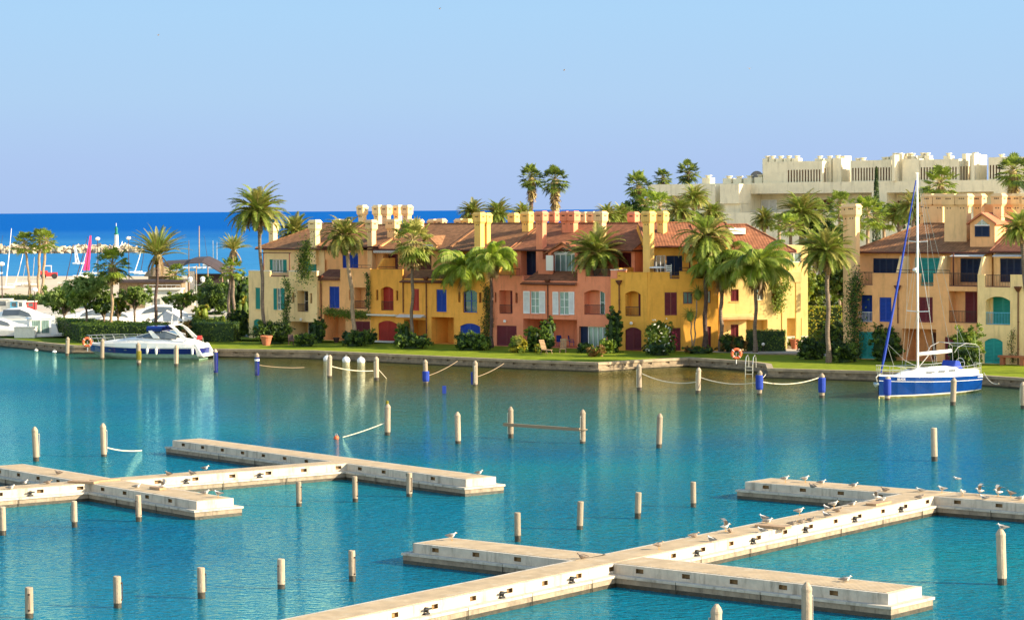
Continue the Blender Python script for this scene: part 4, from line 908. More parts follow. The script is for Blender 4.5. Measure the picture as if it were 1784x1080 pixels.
ops = [u3(1347, 1363, 441, 456, 1.5, .16), u3(1268, 1290, 444, 466, 1.5, .16)]
w.upper(-.4, X1 + 1.3, 1.5, zt5, ZE, ops, 'wall_soft_yellow', 8)
for o in ops: add_window(w.root, o[0] + .01, o[1] - .01, o[2], o[3], 1.64, 2, 1)
add_roof(w.root, -1.4, X1 + 1.7, .9, 6.2, 11.5, w.lz(1330, 438, .9), w.lz(1300, 391.5, 6.2), 'tile_red', w.w, hipl=.2, hipr=3.4)
# rear set-back with the small window and the columned porch to the right
w.upper(X1 + .9, X1 + 3.6, 4.0, -.3, ZE + .25, [(X1 + 1.2, X1 + 3.0, .1, 2.6, 1.0, 0), (X1 + 1.6, X1 + 3.0, ZE - 1.3, ZE - .4, .14, 0)], 'wall_soft_yellow', 6, name='rear_wall')
add_window(w.root, X1 + 1.62, X1 + 2.98, ZE - 1.29, ZE - .41, 4.12, 2, 1)
pc = MB(); pc.box(X1 + .003, X1 + 2.0, .1, 4.0 - .003, w.lz(1370, 492), w.lz(1370, 474)); 
for x in (X1 + .4, X1 + 1.7): pc.box(x - .22, x + .22, .15, .6, 0, w.lz(1370, 492) - .003)
pc.build('porch', w.w, w.root)
ac = MB(); x = w.fr.X(1285, w.yin + 4) - w.ox; z = w.lz(1285, 408, 4.0); ac.box(x - .75, x + .75, 3.9, 4.6, z, z + .55); ac.lathe([(.2, 0), (.2, .03)], 10, (x - .3, 4.2, z + .55)); ac.build('air_conditioner', 'gelcoat_white', w.root)
flatten(w.root, hh.root)

# ---- H6 apricot house on the right
h = House(F1, 'terraced_house', 'apricot house behind the blue sailboat mast with navy, teal and maroon shutters', 1484, 1702, -1.4, ZT, 'wall_apricot', depth=11)
h.balcony(1494, 1519.6, 513.7, 561.5, 'blue', .8, rail='iron_white'); h.shutter(1532, 1553, 517.8, 561, 'blue'); h.shutter(1601, 1625, 517.5, 562, 'maroon')
h.balcony(1653, 1702, 507.4, 563, 'maroon', 1.2, part=(.36, .99)); h.shutter(1495.5, 1525.5, 577.5, 627, 'turquoise', name='garage_door')
r = h.recess(1571.5, 1631, 573, 632, 2.4); h.shutter(1646, 1666.5, 587, 633, 'maroon', name='door')
h.lower(); X0, X1 = h.x0 - h.ox, h.x1 - h.ox
add_shutter(h.root, r[0] + 1.6, r[0] + 3.2, .03, 2.3, 2.39, 'brown', 'patio_door', 2)
add_downpipe(h.root, h.lx(1565), 0, h.lz(1565, 563), h.lz(1565, 497))
zp = h.lz(1560, 476.5)
add_coping(h.root, h.lx(1520), h.lx(1603), .02, .3, zt, zp, h.w, cope=False); add_coping(h.root, h.lx(1626), h.lx(1653), .02, .3, zt, zp, h.w, cope=False)
add_railing(h.root, X0, h.lx(1520) - .03, zt, h.lz(1500, 474), .12); add_railing(h.root, h.lx(1603) + .03, h.lx(1626) - .03, zt, h.lz(1610, 473), .12, 'paint_teal'); add_railing(h.root, h.lx(1653) + .03, X1, zt, h.lz(1680, 476), .12)
add_railing(h.root, h.lx(1560), h.lx(1653), zp, zp + .32, .15, gap=1.1)
y = 2.6
A, B = h.fr.X(1498, h.yin + y) - h.ox, h.fr.X(1795, h.yin + y) - h.ox
ops = [uop(h, y, 1521, 1566, 450, 490), uop(h, y, 1594, 1639, 449, 492), uop(h, y, 1673, 1717, 450, 492)]
B1 = h.fr.X(1728, h.yin + y) - h.ox
h.upper(A, B1, y, zt, ZE - .1, ops)
for o, c in zip(ops, ('navy', 'turquoise', 'navy')): add_shutter(h.root, o[0] + .004, o[1] - .004, o[2], o[3], y + .136, c, 'terrace_door', 4)
add_roof(h.root, A - .5, B1 + .3, y - .6, 7.6, 12.6, ZE, ZR - .1, 'tile_brown', h.w, hipl=4.0)
for px in (1560, 1631): h.divider(px, .35, y, ZE - .35, zt + .9, zt, 'wall_cream')
add_awning(h.root, h.fr.X(1665, h.yin + y) - h.ox, h.fr.X(1722, h.yin + y) - h.ox, y - .05, ZE - .05, 1.1, .3, fringe=False)
mb = MB(); x = h.fr.X(1661, h.yin + 1.5) - h.ox; mb.tube([(x, 1.5, zt), (x, 1.5, ZE - .1)], .07, 6); mb.build('awning_post', 'paint_brown', h.root)
h.chim(1478, 356.5, 2.4, 0, .7, .6); h.chim(1487, 355.5, .9, 0, .8, .75); h.chim(1629, 337.5, 8.2, ZE, 1.95, .7, double=True); h.chim(1650, 350, 10.6, ZE, .5, .5); h.chim(1669, 337.5, 4.0, ZE, 2.15, .85, double=True)
h.chim(1611, 352, 9.4, ZE, .6, .6)

# ---- H7 cream house, right edge
h = House(F1, 'terraced_house', 'cream house at the right edge with arched teal garage door and pale blue balcony', 1703, 1860, -2.0, ZT, 'wall_cream', depth=11)
h.balcony(1717, 1760, 516.5, 566, 'teal', .9, rise=.35, rail='paint_light_blue', part=(.12, .98), rail_frac=.44); h.shutter(1715, 1747, 589, 637, 'turquoise', rise=.3, name='garage_door')
h.lower(); X0, X1 = h.x0 - h.ox, h.x1 - h.ox
add_downpipe(h.root, h.lx(1774.5), 0, 0.05, h.lz(1774, 499))
zp = h.lz(1710, 478.5)
add_coping(h.root, X0, h.lx(1715.5), .02, .3, zt, zp, h.w, cope=False); add_coping(h.root, h.lx(1760), X1, .02, .3, zt, zp, h.w, cope=False); add_railing(h.root, h.lx(1716), h.lx(1759), zt, h.lz(1735, 479), .12)
y = 2.6; A = h.fr.X(1729, h.yin + y) - h.ox; B = X1
ops = [uop(h, y, 1742, 1790, 450, 492)]
h.upper(A + .1, B, y, zt, ZE - .1, ops); add_shutter(h.root, ops[0][0] + .004, ops[0][1] - .004, ops[0][2], ops[0][3], y + .136, 'navy', 'terrace_door', 4)
add_roof(h.root, A + .1, B + .5, y - .7, 7.8, 12.6, ZE + .1, ZR, 'tile_dark', h.w)
add_awning(h.root, h.fr.X(1738, h.yin + y) - h.ox, B, y - .05, ZE - .02, 1.0, .3, fringe=False)
h.divider(1703, .35, y, ZE - .35, zt + .9, zt)
# dormer with navy shutter and fan light
yd = 3.6; xa, xb = h.fr.X(1690, h.yin + yd) - h.ox, h.fr.X(1733, h.yin + yd) - h.ox; xc = (xa + xb) / 2; z0, z1, z2 = h.lz(1711, 414, yd), h.lz(1711, 389, yd), h.lz(1711, 374, yd)
dm = MB(); dm.prism_y([(xa, z0 - 1.0), (xb, z0 - 1.0), (xb, z1), (xc, z2), (xa, z1)], yd, yd + 4.5); d_ = dm.build('dormer', 'wall_apricot', h.root)
dr = MB()
for sg in (-1, 1):
    e = xc + sg * ((xb - xa) / 2 + .25); q = [(xc, z2 + .02), (e, z1 - .14), (e, z1), (xc, z2 + .18)]
    dr.prism_y(q if sg < 0 else q[::-1], yd - .25, yd + 4.8)
dr.build('dormer_roof', 'terracotta', d_); add_shutter(d_, xa + .45, xb - .45, z0 + .05, z1 - .22, yd - .004, 'navy')
fl = MB(); fl.prism_y([(xa + .55, z1 - .12), (xb - .55, z1 - .12), (xc, z2 - .4)], yd - .05, yd - .004); fl_o = fl.build('fan_light', 'glass_curtain', d_); ff = MB(); ff.box(xa + .45, xb - .45, yd - .07, yd - .003, z1 - .21, z1 - .125); ff.tube([(xc, yd - .06, z1 - .12), (xc, yd - .06, z2 - .4)], .04); ff.build('frame', 'paint_white', fl_o)
h.chim(1706, 337.5, 7.0, ZE, .72, .65, 'wall_apricot'); h.chim(1741, 337, 5.0, ZE, .75, .68, 'wall_apricot'); h.chim(1761, 337.5, 8.0, ZE, .7, .6, 'wall_apricot'); h.chim(1775, 337, 6.4, ZE, .72, .68, 'wall_cream'); h.chim(1790, 337, 6.4, ZE, .72, .68, 'wall_cream')
mb = MB(); mb.box(h.fr.X(1712, h.yin + 9) - h.ox, h.fr.X(1760, h.yin + 9) - h.ox, 9, 9.6, ZE, h.lz(1735, 356, 9)); mb.build('rear_parapet', 'wall_apricot', h.root)

# ============================================================ LARGE WHITE COMPLEX BEHIND
FW = Frame(18.7, 340, -36.38)
root = thing('apartment_complex', FW.W(25, 0, LAWN), FW.a, 'large off-white flat-roofed complex with slatted roof screens behind the palms', 'building')
ox = 25
def wx(px, y=0): return FW.X(px, y) - ox
def wz(px, py, y=0): return FW.Z(px, py, y) - LAWN
mb = MB()
Zt = wz(1400, 318); Zp = wz(1400, 337); Zf = wz(1400, 371)
a0, a1 = wx(1129), wx(1800)
ops = [(wx(1306), wx(1519), Zf - .8, Zp, 3.0, 0), (wx(1545), wx(1731), Zf - .8, wz(1640, 335), 3.0, 0), (wx(1160), wx(1242), wz(1200, 356), wz(1200, 341), 1.6, 0)]
mb.wallface(a0, a1, -.5, Zt, 0, ops); mb.poly([(a1, 0, -.5), (a1, 14, -.5), (a1, 14, Zt), (a1, 0, Zt)]); mb.poly([(a0, 14, -.5), (a0, 0, -.5), (a0, 0, Zt), (a0, 14, Zt)])
mb.poly([(a0, 0, Zt), (a1, 0, Zt), (a1, 14, Zt), (a0, 14, Zt)]); mb.poly([(a1, 14, -.5), (a0, 14, -.5), (a0, 14, Zt), (a1, 14, Zt)])
mb.build('wall', 'wall_white', root)
bl = MB(); bl.box(wx(1255, -3), wx(1288, -3), -3, -.003, wz(1270, 355, -3), wz(1270, 321, -3)); bl.box(wx(1262, -2.6), wx(1290, -2.6), -2.6, -.003, -.5, wz(1270, 355, -2.6) - .01)
bl.box(wx(1242), wx(1255), -1.2, -.003, -.5, wz(1248, 323)); bl.build('projecting_bay', 'wall_white', root)
lp = MB(); lp.box(wx(1260, -4), wx(1530, -4), -4, -3.7, -.5, wz(1400, 370, -4)); lp.box(wx(1525, -4), wx(1731, -4), -4.4, -4.1, -.5, wz(1600, 372, -4)); lp.build('terrace_wall', 'wall_white', root)
add_railing(root, wx(1306), wx(1519), Zf - .5, wz(1400, 366), -.1, 'iron_white', gap=.4)
add_shutter(root, wx(1327, 3), wx(1354, 3), Zf - .7, wz(1340, 348, 3), 2.99, 'white', 'shutter'); add_shutter(root, wx(1552, 3), wx(1585, 3), Zf - .7, wz(1565, 350, 3), 2.99, 'brown', 'shutter')
add_shutter(root, wx(1420, 3), wx(1450, 3), Zf - .7, wz(1430, 348, 3), 2.99, 'brown', 'shutter')
def slots(pxa, pxb, py0, py1, n, y):
    r = []
    for i in range(n):
        u0 = pxa + (pxb - pxa) * i / n; u1 = u0 + (pxb - pxa) / n * .5; r.append((wx(u0, y), wx(u1, y), wz(pxa, py1, y), wz(pxa, py0, y), .5, 0))
    return r
def tower(pa, pb, ptop, y, depth, sl=None, side=0, name='roof_block'):
    mb = MB(); x0, x1 = wx(pa, y), wx(pb, y); z1 = wz((pa + pb) / 2, ptop, y); z0 = Zt - .01 if y >= 0 else Zt
    ops = slots(*sl, y) if sl else []
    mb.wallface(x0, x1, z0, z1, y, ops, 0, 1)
    sops = []
    if side:
        for i in range(side):
            q = y + .5 + (depth - 1.0) * i / side; sops.append((q, q + (depth - 1.0) / side * .5, z1 - 2.8, z1 - .9, .5, 0))
    # right-hand (sunlit) side
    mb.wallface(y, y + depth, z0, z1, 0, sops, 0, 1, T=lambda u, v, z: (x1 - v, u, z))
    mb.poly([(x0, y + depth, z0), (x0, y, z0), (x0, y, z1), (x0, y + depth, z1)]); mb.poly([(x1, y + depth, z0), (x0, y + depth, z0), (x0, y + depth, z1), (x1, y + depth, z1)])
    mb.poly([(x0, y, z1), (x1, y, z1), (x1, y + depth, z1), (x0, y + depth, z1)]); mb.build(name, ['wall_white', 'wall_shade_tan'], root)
tower(1330, 1433, 281.6, .6, 5.2, (1373, 1432, 296.6, 317.5, 12), side=5)
tower(1458, 1466, 276, 2.0, 1.4); tower(1463, 1472, 272, 3.2, 1.8)
tower(1482, 1553, 279.6, .6, 5, (1485, 1553, 293, 315.5, 14)); tower(1554, 1559, 270, -.3, 1.2); tower(1564, 1572, 268, 1.5, 3)
tower(1572, 1602, 277, .7, 4); tower(1602.5, 1670, 278, .6, 5, (1604, 1669, 292, 313.5, 13), side=5); tower(1676, 1683, 268, 3.0, 1.5); tower(1692, 1697, 268, .5, 1.8); tower(1697, 1707, 270, 2.0, 2)
tower(1722, 1790, 274, .6, 5, (1724, 1745, 288, 312, 4))
def pot(px, py, y, r=.45, h=1.0, zb=None):
    c = MB(); x = wx(px, y); z1 = wz(px, py, y); z0 = zb if zb is not None else z1 - h
    c.box(x - r, x + r, y - r, y + r, z0, z1 - .35); c.lathe([(r * .55, z1 - .36), (r * .55, z1 - .12), (r * .8, z1 - .12), (r * .8, z1)], 10, (x, y, 0)); c.build('chimney', 'wall_white', root)
for px, py in ((1235, 305.5), (1271, 306.5), (1289, 307), (1307, 306), (1326, 304.5)): pot(px, py, 2.0, .62, zb=Zt - .01)
for px, py, zz in ((1338, 272, 281), (1347, 272, 281), (1361, 272, 283), (1375, 271.5, 281), (1389, 271.5, 281), (1429, 272, 281), (1446, 272, 281), (1495, 276, 279), (1504, 275, 279), (1541, 274, 279), (1548, 273.5, 279), (1585, 267, 277), (1590, 267.5, 277),
                 (1568, 267, 268), (1560, 267, 270), (1608, 266.5, 278), (1616, 266.5, 278), (1653, 267, 278), (1745, 269, 274), (1460, 271, 276), (1699, 266, 270)):
    pot(px, py, 2.6, .5, zb=wz(px, 318, 2.6))
dish = MB(); x, yv, zc = wx(1319, 3), 3, wz(1319, 313, 3)
dish.loft([[(x + r * math.cos(a), yv + d, zc + r * math.sin(a)) for a in [2 * math.pi * j / 18 for j in range(18)]] for r, d in ((.15, .35), (.7, .25), (1.15, 0), (1.12, .06))])
dish.tube([(x, yv + .3, Zt), (x, yv + .3, zc)], .06); dish.build('satellite_dish', 'gull_grey', root)
# ============================================================ PALMS
def frond(mb, base, az, el, L, droop, nl, lw, ll, hang, r, kl=0, kr=1, vee=0.5, rw=0.03):
    K = 9; pts = [Vector(base)]; e = el
    for i in range(K):
        t = (i + 1) / K
        d = Vector((math.cos(az) * math.cos(e), math.sin(az) * math.cos(e), math.sin(e)))
        pts.append(pts[-1] + d * (L / K)); e -= droop * (0.35 + 1.3 * t) / K
    mb.tube(pts[:-1], [rw * (1 - 0.8 * i / K) for i in range(K)], 3, kr, cap=False)
    side = Vector((-math.sin(az), math.cos(az), 0))
    for i in range(nl):
        t = 0.14 + 0.85 * i / (nl - 1); q = t * K; j = min(K - 1, int(q)); p = pts[j].lerp(pts[j + 1], q - j)
        fw = (pts[j + 1] - pts[j]).normalized(); up = side.cross(fw)
        if up.z < 0: up = -up
        ln = ll * (math.sin(math.pi * min(1, 0.18 + 0.86 * t)) ** 0.6) * r.uniform(0.85, 1.1)
        for sg in (-1, 1):
            d = (side * sg * 0.85 + fw * (0.45 + 0.5 * t) + up * vee * r.uniform(.6, 1.2)).normalized()
            tip = p + d * ln + Vector((0, 0, -hang * ln * r.uniform(.7, 1.2)))
            mid = p + d * ln * 0.55 + Vector((0, 0, -hang * ln * 0.22))
            w = fw * lw * 0.5
            mb.add([p - w, p + w, mid + w * .9, mid - w * .9, tip], [(0, 1, 2, 3), (3, 2, 4)], kl)
def crown_date(seed, n=52, L=3.4, up=(-0.35, 1.45), droop=0.9, hang=.12, lw=.085, ll=.66, vee=.4, nl=34, mats=('palm_green', 'palm_stem', 'palm_olive')):
    r = random.Random(seed); mb = MB(); el0, el1 = up
    for i in range(n):
        t = i / n; az = i * 2.39996 + r.uniform(-.2, .2); el = el1 - (el1 - el0) * (t ** 0.8) + r.uniform(-.12, .12)
        dead = t > .91 and L > 2
        if dead: el = r.uniform(-1.2, -.7)
        frond(mb, (math.cos(az) * .12, math.sin(az) * .12, r.uniform(-.25, .15)), az, el, L * (.72 if dead else 1) * r.uniform(.85, 1.08), droop * r.uniform(.7, 1.25), nl, lw, ll, hang, r, 3 if dead else 0 if r.random() < .6 else 2, 1, vee, .04)
    mb.ball((0, 0, -.35), .38, 10, 6, 1, (1, 1, 1.5))
    return mb, tuple(mats) + ('palm_dead',)
def crown_fan(seed, n=40, L=1.35, fr=.95, skirt=0, mats=('palm_green', 'palm_stem', 'palm_fresh'), low=-.75, rays=13):
    r = random.Random(seed); mb = MB()
    for i in range(n):
        t = i / n; az = i * 2.39996 + r.uniform(-.2, .2); el = 1.4 - (1.4 - low) * (t ** .85) + r.uniform(-.15, .15)
        d = Vector((math.cos(az) * math.cos(el), math.sin(az) * math.cos(el), math.sin(el))); l = L * r.uniform(.75, 1.1)
        b = Vector((0, 0, r.uniform(-.3, .1))); h = b + d * l + Vector((0, 0, -.1 * l))
        mb.tube([b, b + d * l * .6, h], [.035, .025, .02], 3, 1, cap=False)
        side = Vector((-math.sin(az), math.cos(az), 0)); up = side.cross(d); k = 0 if r.random() < .55 else 2
        for j in range(rays):
            a = (j / (rays - 1) - .5) * 3.7; dd = d * math.cos(a) + side * math.sin(a); f = fr * r.uniform(.85, 1.1) * (1 - .12 * abs(a))
            m_ = h + dd * f * .55 - up * .02 + up * .06 * (j % 2); tp = h + dd * f + Vector((0, 0, -f * (.12 + .2 * r.random()))); w = side.cross(dd); w = (dd.cross(up)).normalized() * .085
            mb.add([h, m_ - w, tp, m_ + w], [(0, 1, 2, 3)], k)
    return mb, mats
def skirt_mesh(seed, h=2.2, w=.85, n=260):
    r = random.Random(seed); mb = MB()
    for i in range(n):
        a = r.uniform(0, 6.283); z = -r.uniform(0, 1) ** .8 * h; rr = w * (.55 + .45 * math.sin(math.pi * min(1, .25 + .75 * (1 + z / h)))) * r.uniform(.6, 1.05)
        p = Vector((math.cos(a) * rr * .4, math.sin(a) * rr * .4, z)); q = Vector((math.cos(a) * rr, math.sin(a) * rr, z - r.uniform(.3, .7)))
        sd = Vector((-math.sin(a), math.cos(a), 0)) * r.uniform(.05, .13)
        mb.add([p - sd * .5, p + sd * .5, q + sd, q - sd], [(0, 1, 2, 3)], r.randrange(2))
    mb.lathe([(w * .3, -h), (w * .42, -h * .6), (w * .42, -.1)], 9, k=1)
    return mb, ('palm_dead', 'palm_stem')
PROTO = {}
def proto(key):
    if key in PROTO: return PROTO[key]
    sd = hash(key) % 1000 if False else sum(map(ord, key)) * 7
    t = key[:-1]
    if t == 'date': mb, ms = crown_date(sd, 88, 3.3, (-.6, 1.45), 1.15)
    elif t == 'vdate': mb, ms = crown_date(sd, 64, 3.6, (.1, 1.4), .7, .04, .08, .42, .3, 34, ('palm_olive', 'palm_stem', 'palm_green'))
    elif t == 'gold': mb, ms = crown_date(sd, 72, 3.0, (-.8, 1.4), 1.5, .3, .085, .62, .4, 32, ('palm_olive', 'palm_dead', 'palm_green'))
    elif t == 'queen': mb, ms = crown_date(sd, 42, 3.6, (-.1, 1.3), 2.2, .95, .065, .95, .1, 60, ('palm_fresh', 'palm_stem', 'palm_green'))
    elif t == 'fan': mb, ms = crown_fan(sd, 38, 1.35, .85)
    elif t == 'wash': mb, ms = crown_fan(sd, 46, 1.3, .8, low=-.9, mats=('palm_dark', 'palm_olive', 'palm_green'))
    elif t == 'gfan': mb, ms = crown_fan(sd, 48, 1.3, .95, low=-1.2, mats=('palm_olive', 'palm_stem', 'palm_green'))
    elif t == 'yucca': mb, ms = crown_date(sd, 46, 1.0, (-1.0, 1.4), .5, 0, .06, .08, 0, 6, ('palm_green', 'palm_green', 'palm_olive'))
    o = mb.build('crown', list(ms)); me = o.data; bpy.data.objects.remove(o)
    PROTO[key] = me; return me
SK = {}
def palm(key, bpx, bpy_, cpx, cpy, rad_px, label, trunk='trunk_grey', tw=.19, z0=LAWN, name=None, bend=.3, skirt=0, group='palms between the houses and the marina', d=None, fruit=False):
    """base pixel on the ground (or distance d), crown centre pixel, crown radius in pixels"""
    if d is None: B = G(bpx, bpy_, z0)
    else: B = PD(bpx, 500, d); B.z = z0
    C = PD(cpx, cpy, B.y)
    nm = name or {'date': 'date_palm', 'vdate': 'date_palm', 'gold': 'date_palm', 'queen': 'queen_palm', 'fan': 'fan_palm', 'wash': 'fan_palm', 'yucca': 'yucca', 'gfan': 'fan_palm'}[key[:-1]]
    rt = thing(nm, B, rng.uniform(0, 6.28), label, 'yucca' if nm == 'yucca' else 'palm tree', group)
    a = rt.rotation_euler.z; M = Matrix.Rotation(-a, 3, 'Z')
    top = M @ (C - B); rad = rad_px * B.y / FPX * (1.15 if d else 1.0)
    base_r = {'date': 3.1, 'vdate': 3.5, 'gold': 2.9, 'queen': 2.9, 'fan': 2.1, 'wash': 1.95, 'yucca': 1.0, 'gfan': 2.05}[key[:-1]]
    me = proto(key); cr = bpy.data.objects.new('crown', me); COL.objects.link(cr); cr.parent = rt
    s = rad / base_r; top.z -= .12 * rad * (1 if key[:-1] in ('vdate',) else 0)
    cr.location = top; cr.scale = (s, s, s)
    mb = MB(); n = 12; pts = []; rr = []
    bx = top.x * bend; by = top.y * bend
    for i in range(n + 1):
        t = i / n; e = t * t * (1 - bend) + t * bend
        pts.append((top.x * e + .06 * math.sin(i * 1.3), top.y * e + .05 * math.cos(i * 1.7), -.3 + (top.z + .3) * t)); rr.append(tw * (1.45 - .5 * min(1, t * 5) * 1.0 - .12 * t) * (1 + .05 * math.sin(i * 2.1)) * (1.25 if i >= n - 1 and key[0] in 'dvg' else 1))
    mb.tube(pts, rr, 10); mb.build('trunk', trunk, rt, smooth=True)
    if skirt:
        k = (round(skirt, 1)); 
        if k not in SK:
            m_, ms = skirt_mesh(int(skirt * 10), skirt, .8); o = m_.build('dead_leaves', list(ms)); SK[k] = o.data; bpy.data.objects.remove(o)
        so = bpy.data.objects.new('dead_leaves', SK[k]); COL.objects.link(so); so.parent = rt; so.location = top; so.scale = (s * .95, s * .95, s)
    if fruit:
        mb = MB(); r = random.Random(3)
        for i in range(70): p = top + Vector((r.gauss(0, .2) + .15, r.gauss(0, .2), -.55 * s + r.gauss(0, .35))); mb.ball(p, .1, 5, 4)
        mb.build('fruit', 'fruit_orange' if fruit == 1 else 'leaf_yellow', rt)
    return rt
LP = 'palms on the left bank'; BP = 'palms rising behind the roofs'
palm('fan1', 52, 514, 42, 424, 27, 'fan palm leaning left of the twin trunks, leftmost palm on the bank', 'trunk_tan', .2, group=LP, bend=.1)
palm('fan2', 66, 514, 70, 416, 27, 'fan palm with straight pale trunk, left one of the close pair', 'trunk_tan', .24, group=LP, bend=.8)
palm('fan1', 73, 515, 80, 420, 26, 'fan palm with straight pale trunk, right one of the close pair', 'trunk_tan', .24, group=LP, bend=.8)
palm('fan1', 194, 592, 196, 460, 40, 'dense dark fan palm with dead leaves under the crown, in front of the lighthouse', 'trunk_tan', .17, group=LP, bend=.8, skirt=1.4)
palm('vdate1', 270, 592, 275, 436, 60, 'date palm with stiff upright fronds and orange fruit stalks on a dark trunk', 'trunk_dark', .17, group=LP, bend=.6, fruit=2)
palm('fan2', 307, 535, 306, 476, 24, 'small pale green fan palm in front of the dark restaurant tent', 'trunk_dark', .2, group=LP)
palm('vdate2', 398, 560, 407, 430, 36, 'date palm with a leaning trunk right of the dark tent', 'trunk_grey', .24, group=LP, bend=.4)
palm('fan1', 408, 560, 404, 468, 27, 'yellowish fan palm half hidden behind the leaning date palm', 'trunk_grey', .2, group=LP)
palm('date1', 460, 598, 449, 367, 58, 'tallest date palm, arching crown above the left end of the row of houses', 'trunk_grey', .19, bend=.15)
palm('date2', 560, 0, 515, 405, 36, 'date palm behind the pale yellow house, blue sea behind its crown', 'trunk_grey', .2, d=275, group=BP)
palm('gold1', 618, 598, 600, 410, 50, 'date palm with a browning crown on a long leaning trunk before the orange house', 'trunk_tan', .22, bend=.2)
palm('gfan1', 717, 600, 720, 417, 46, 'fan palm with a drooping yellowish crown before the red arched garage door', 'trunk_grey', .17, bend=.8, skirt=1.8)
palm('queen1', 815, 600, 812, 468, 56, 'queen palm with a yellow flower spray before the blue window', 'trunk_tan', .2, bend=.6, fruit=2)
palm('queen2', 856, 606, 857, 450, 46, 'queen palm with a creeper covered trunk where the yellow and pink houses meet', 'trunk_dark', .16, bend=.8)
palm('date3', 1034, 606, 1040, 440, 58, 'date palm before the arched window of the salmon pink house', 'trunk_grey', .2, bend=.3)
palm('gold2', 1228, 612, 1232, 412, 64, 'tall date palm with shaggy crown before the bright yellow corner house', 'trunk_dark', .22, bend=.6)
palm('queen1', 1256, 612, 1257, 464, 56, 'bushy queen palm close right of the tall shaggy date palm', 'trunk_grey', .2, bend=.8)
palm('queen2', 1315, 614, 1318, 462, 66, 'queen palm with long black tipped fronds spread wide over the clipped hedges', 'trunk_grey', .18, bend=.8)
palm('yucca1', 1209, 612, 1216, 508, 17, 'thin yucca with a spiky head, upper one against the yellow wall', 'trunk_tan', .07)
palm('yucca2', 1206, 613, 1202, 546, 16, 'thin yucca with a low spiky head, lower one against the yellow wall', 'trunk_tan', .07)
palm('date1', 1443, 632, 1441, 438, 57, 'date palm on the lawn left of the apricot house', 'trunk_grey', .2, bend=.6)
palm('date2', 1795, 650, 1778, 398, 40, 'date palm reaching in from the right edge over the dark roof', 'trunk_grey', .2, bend=.4)
palm('wash1', 925, 0, 926, 308, 24, 'fan palm with a long brown skirt, left one of the pair against the sky', 'trunk_dark', .3, d=310, group=BP, skirt=2.6, bend=.8)
palm('wash2', 964, 0, 967, 312, 27, 'fan palm with a thick tan skirt, right one of the pair against the sky', 'trunk_tan', .45, d=300, group=BP, skirt=2.9, bend=.8)
palm('date3', 826, 0, 824, 372, 27, 'date palm crown peeping over the roof left of the yellow double chimney', 'trunk_grey', .2, d=290, group=BP)
palm('date1', 872, 0, 868, 373, 29, 'date palm crown over the roof between the yellow chimneys', 'trunk_grey', .2, d=285, group=BP)
palm('date2', 912, 0, 910, 370, 19, 'small date palm crown under the left skirted fan palm', 'trunk_grey', .2, d=290, group=BP)
palm('wash1', 1115, 0, 1113, 322, 26, 'dark fan palm left of the white complex, leftmost of three against the sky', 'trunk_dark', .3, d=320, group=BP, skirt=2.4)
palm('wash2', 1155, 0, 1155, 309, 18, 'small dark fan palm, middle of three above the white complex', 'trunk_dark', .3, d=385, group=BP)
palm('wash1', 1198, 0, 1199, 300, 23, 'dark fan palm, highest of three above the white complex', 'trunk_dark', .3, d=380, group=BP)
palm('fan2', 1152, 0, 1150, 356, 28, 'olive fan palm behind the yellow chimneys, before the white complex', 'trunk_tan', .2, d=285, group=BP)
palm('date3', 1209, 0, 1210, 345, 27, 'dark date palm before the left end of the white complex', 'trunk_grey', .2, d=295, group=BP)
palm('date1', 1183, 0, 1184, 368, 28, 'date palm low behind the corner house chimneys', 'trunk_grey', .2, d=262, group=BP)
palm('date2', 1085, 0, 1082, 376, 24, 'date palm crown low over the pink house roof', 'trunk_grey', .2, d=280, group=BP)
palm('date1', 1395, 0, 1397, 372, 43, 'large date palm with orange fruit before the white complex', 'trunk_grey', .3, d=262, group=BP, fruit=1)
palm('fan1', 1462, 0, 1463, 358, 30, 'fan palm before the white complex, behind the tall double chimney', 'trunk_tan', .2, d=285, group=BP)
palm('fan2', 1512, 0, 1512, 370, 36, 'broad fan palm clump right of the tall double chimney', 'trunk_tan', .2, d=262, group=BP)
palm('fan1', 1540, 0, 1541, 382, 27, 'low fan palm behind the brown hipped roof', 'trunk_tan', .2, d=268, group=BP)
palm('date2', 1334, 0, 1332, 383, 24, 'small date palm rising over the red hipped roof', 'trunk_tan', .2, d=268, group=BP)
palm('fan2', 1357, 0, 1358, 386, 18, 'light green fan palm right of the red hipped roof ridge', 'trunk_tan', .2, d=266, group=BP)
palm('date3', 1590, 0, 1592, 362, 30, 'date palm behind the sailboat mast and the chimneys', 'trunk_grey', .2, d=258, group=BP)
palm('fan1', 1638, 0, 1638, 318, 34, 'fan palm standing above the paired chimneys before the slatted screen', 'trunk_tan', .25, d=275, group=BP, skirt=1.5)
palm('wash2', 1765, 0, 1765, 296, 33, 'tall fan palm with dead leaves at the right end of the white complex', 'trunk_tan', .35, d=262, group=BP, skirt=2.4)

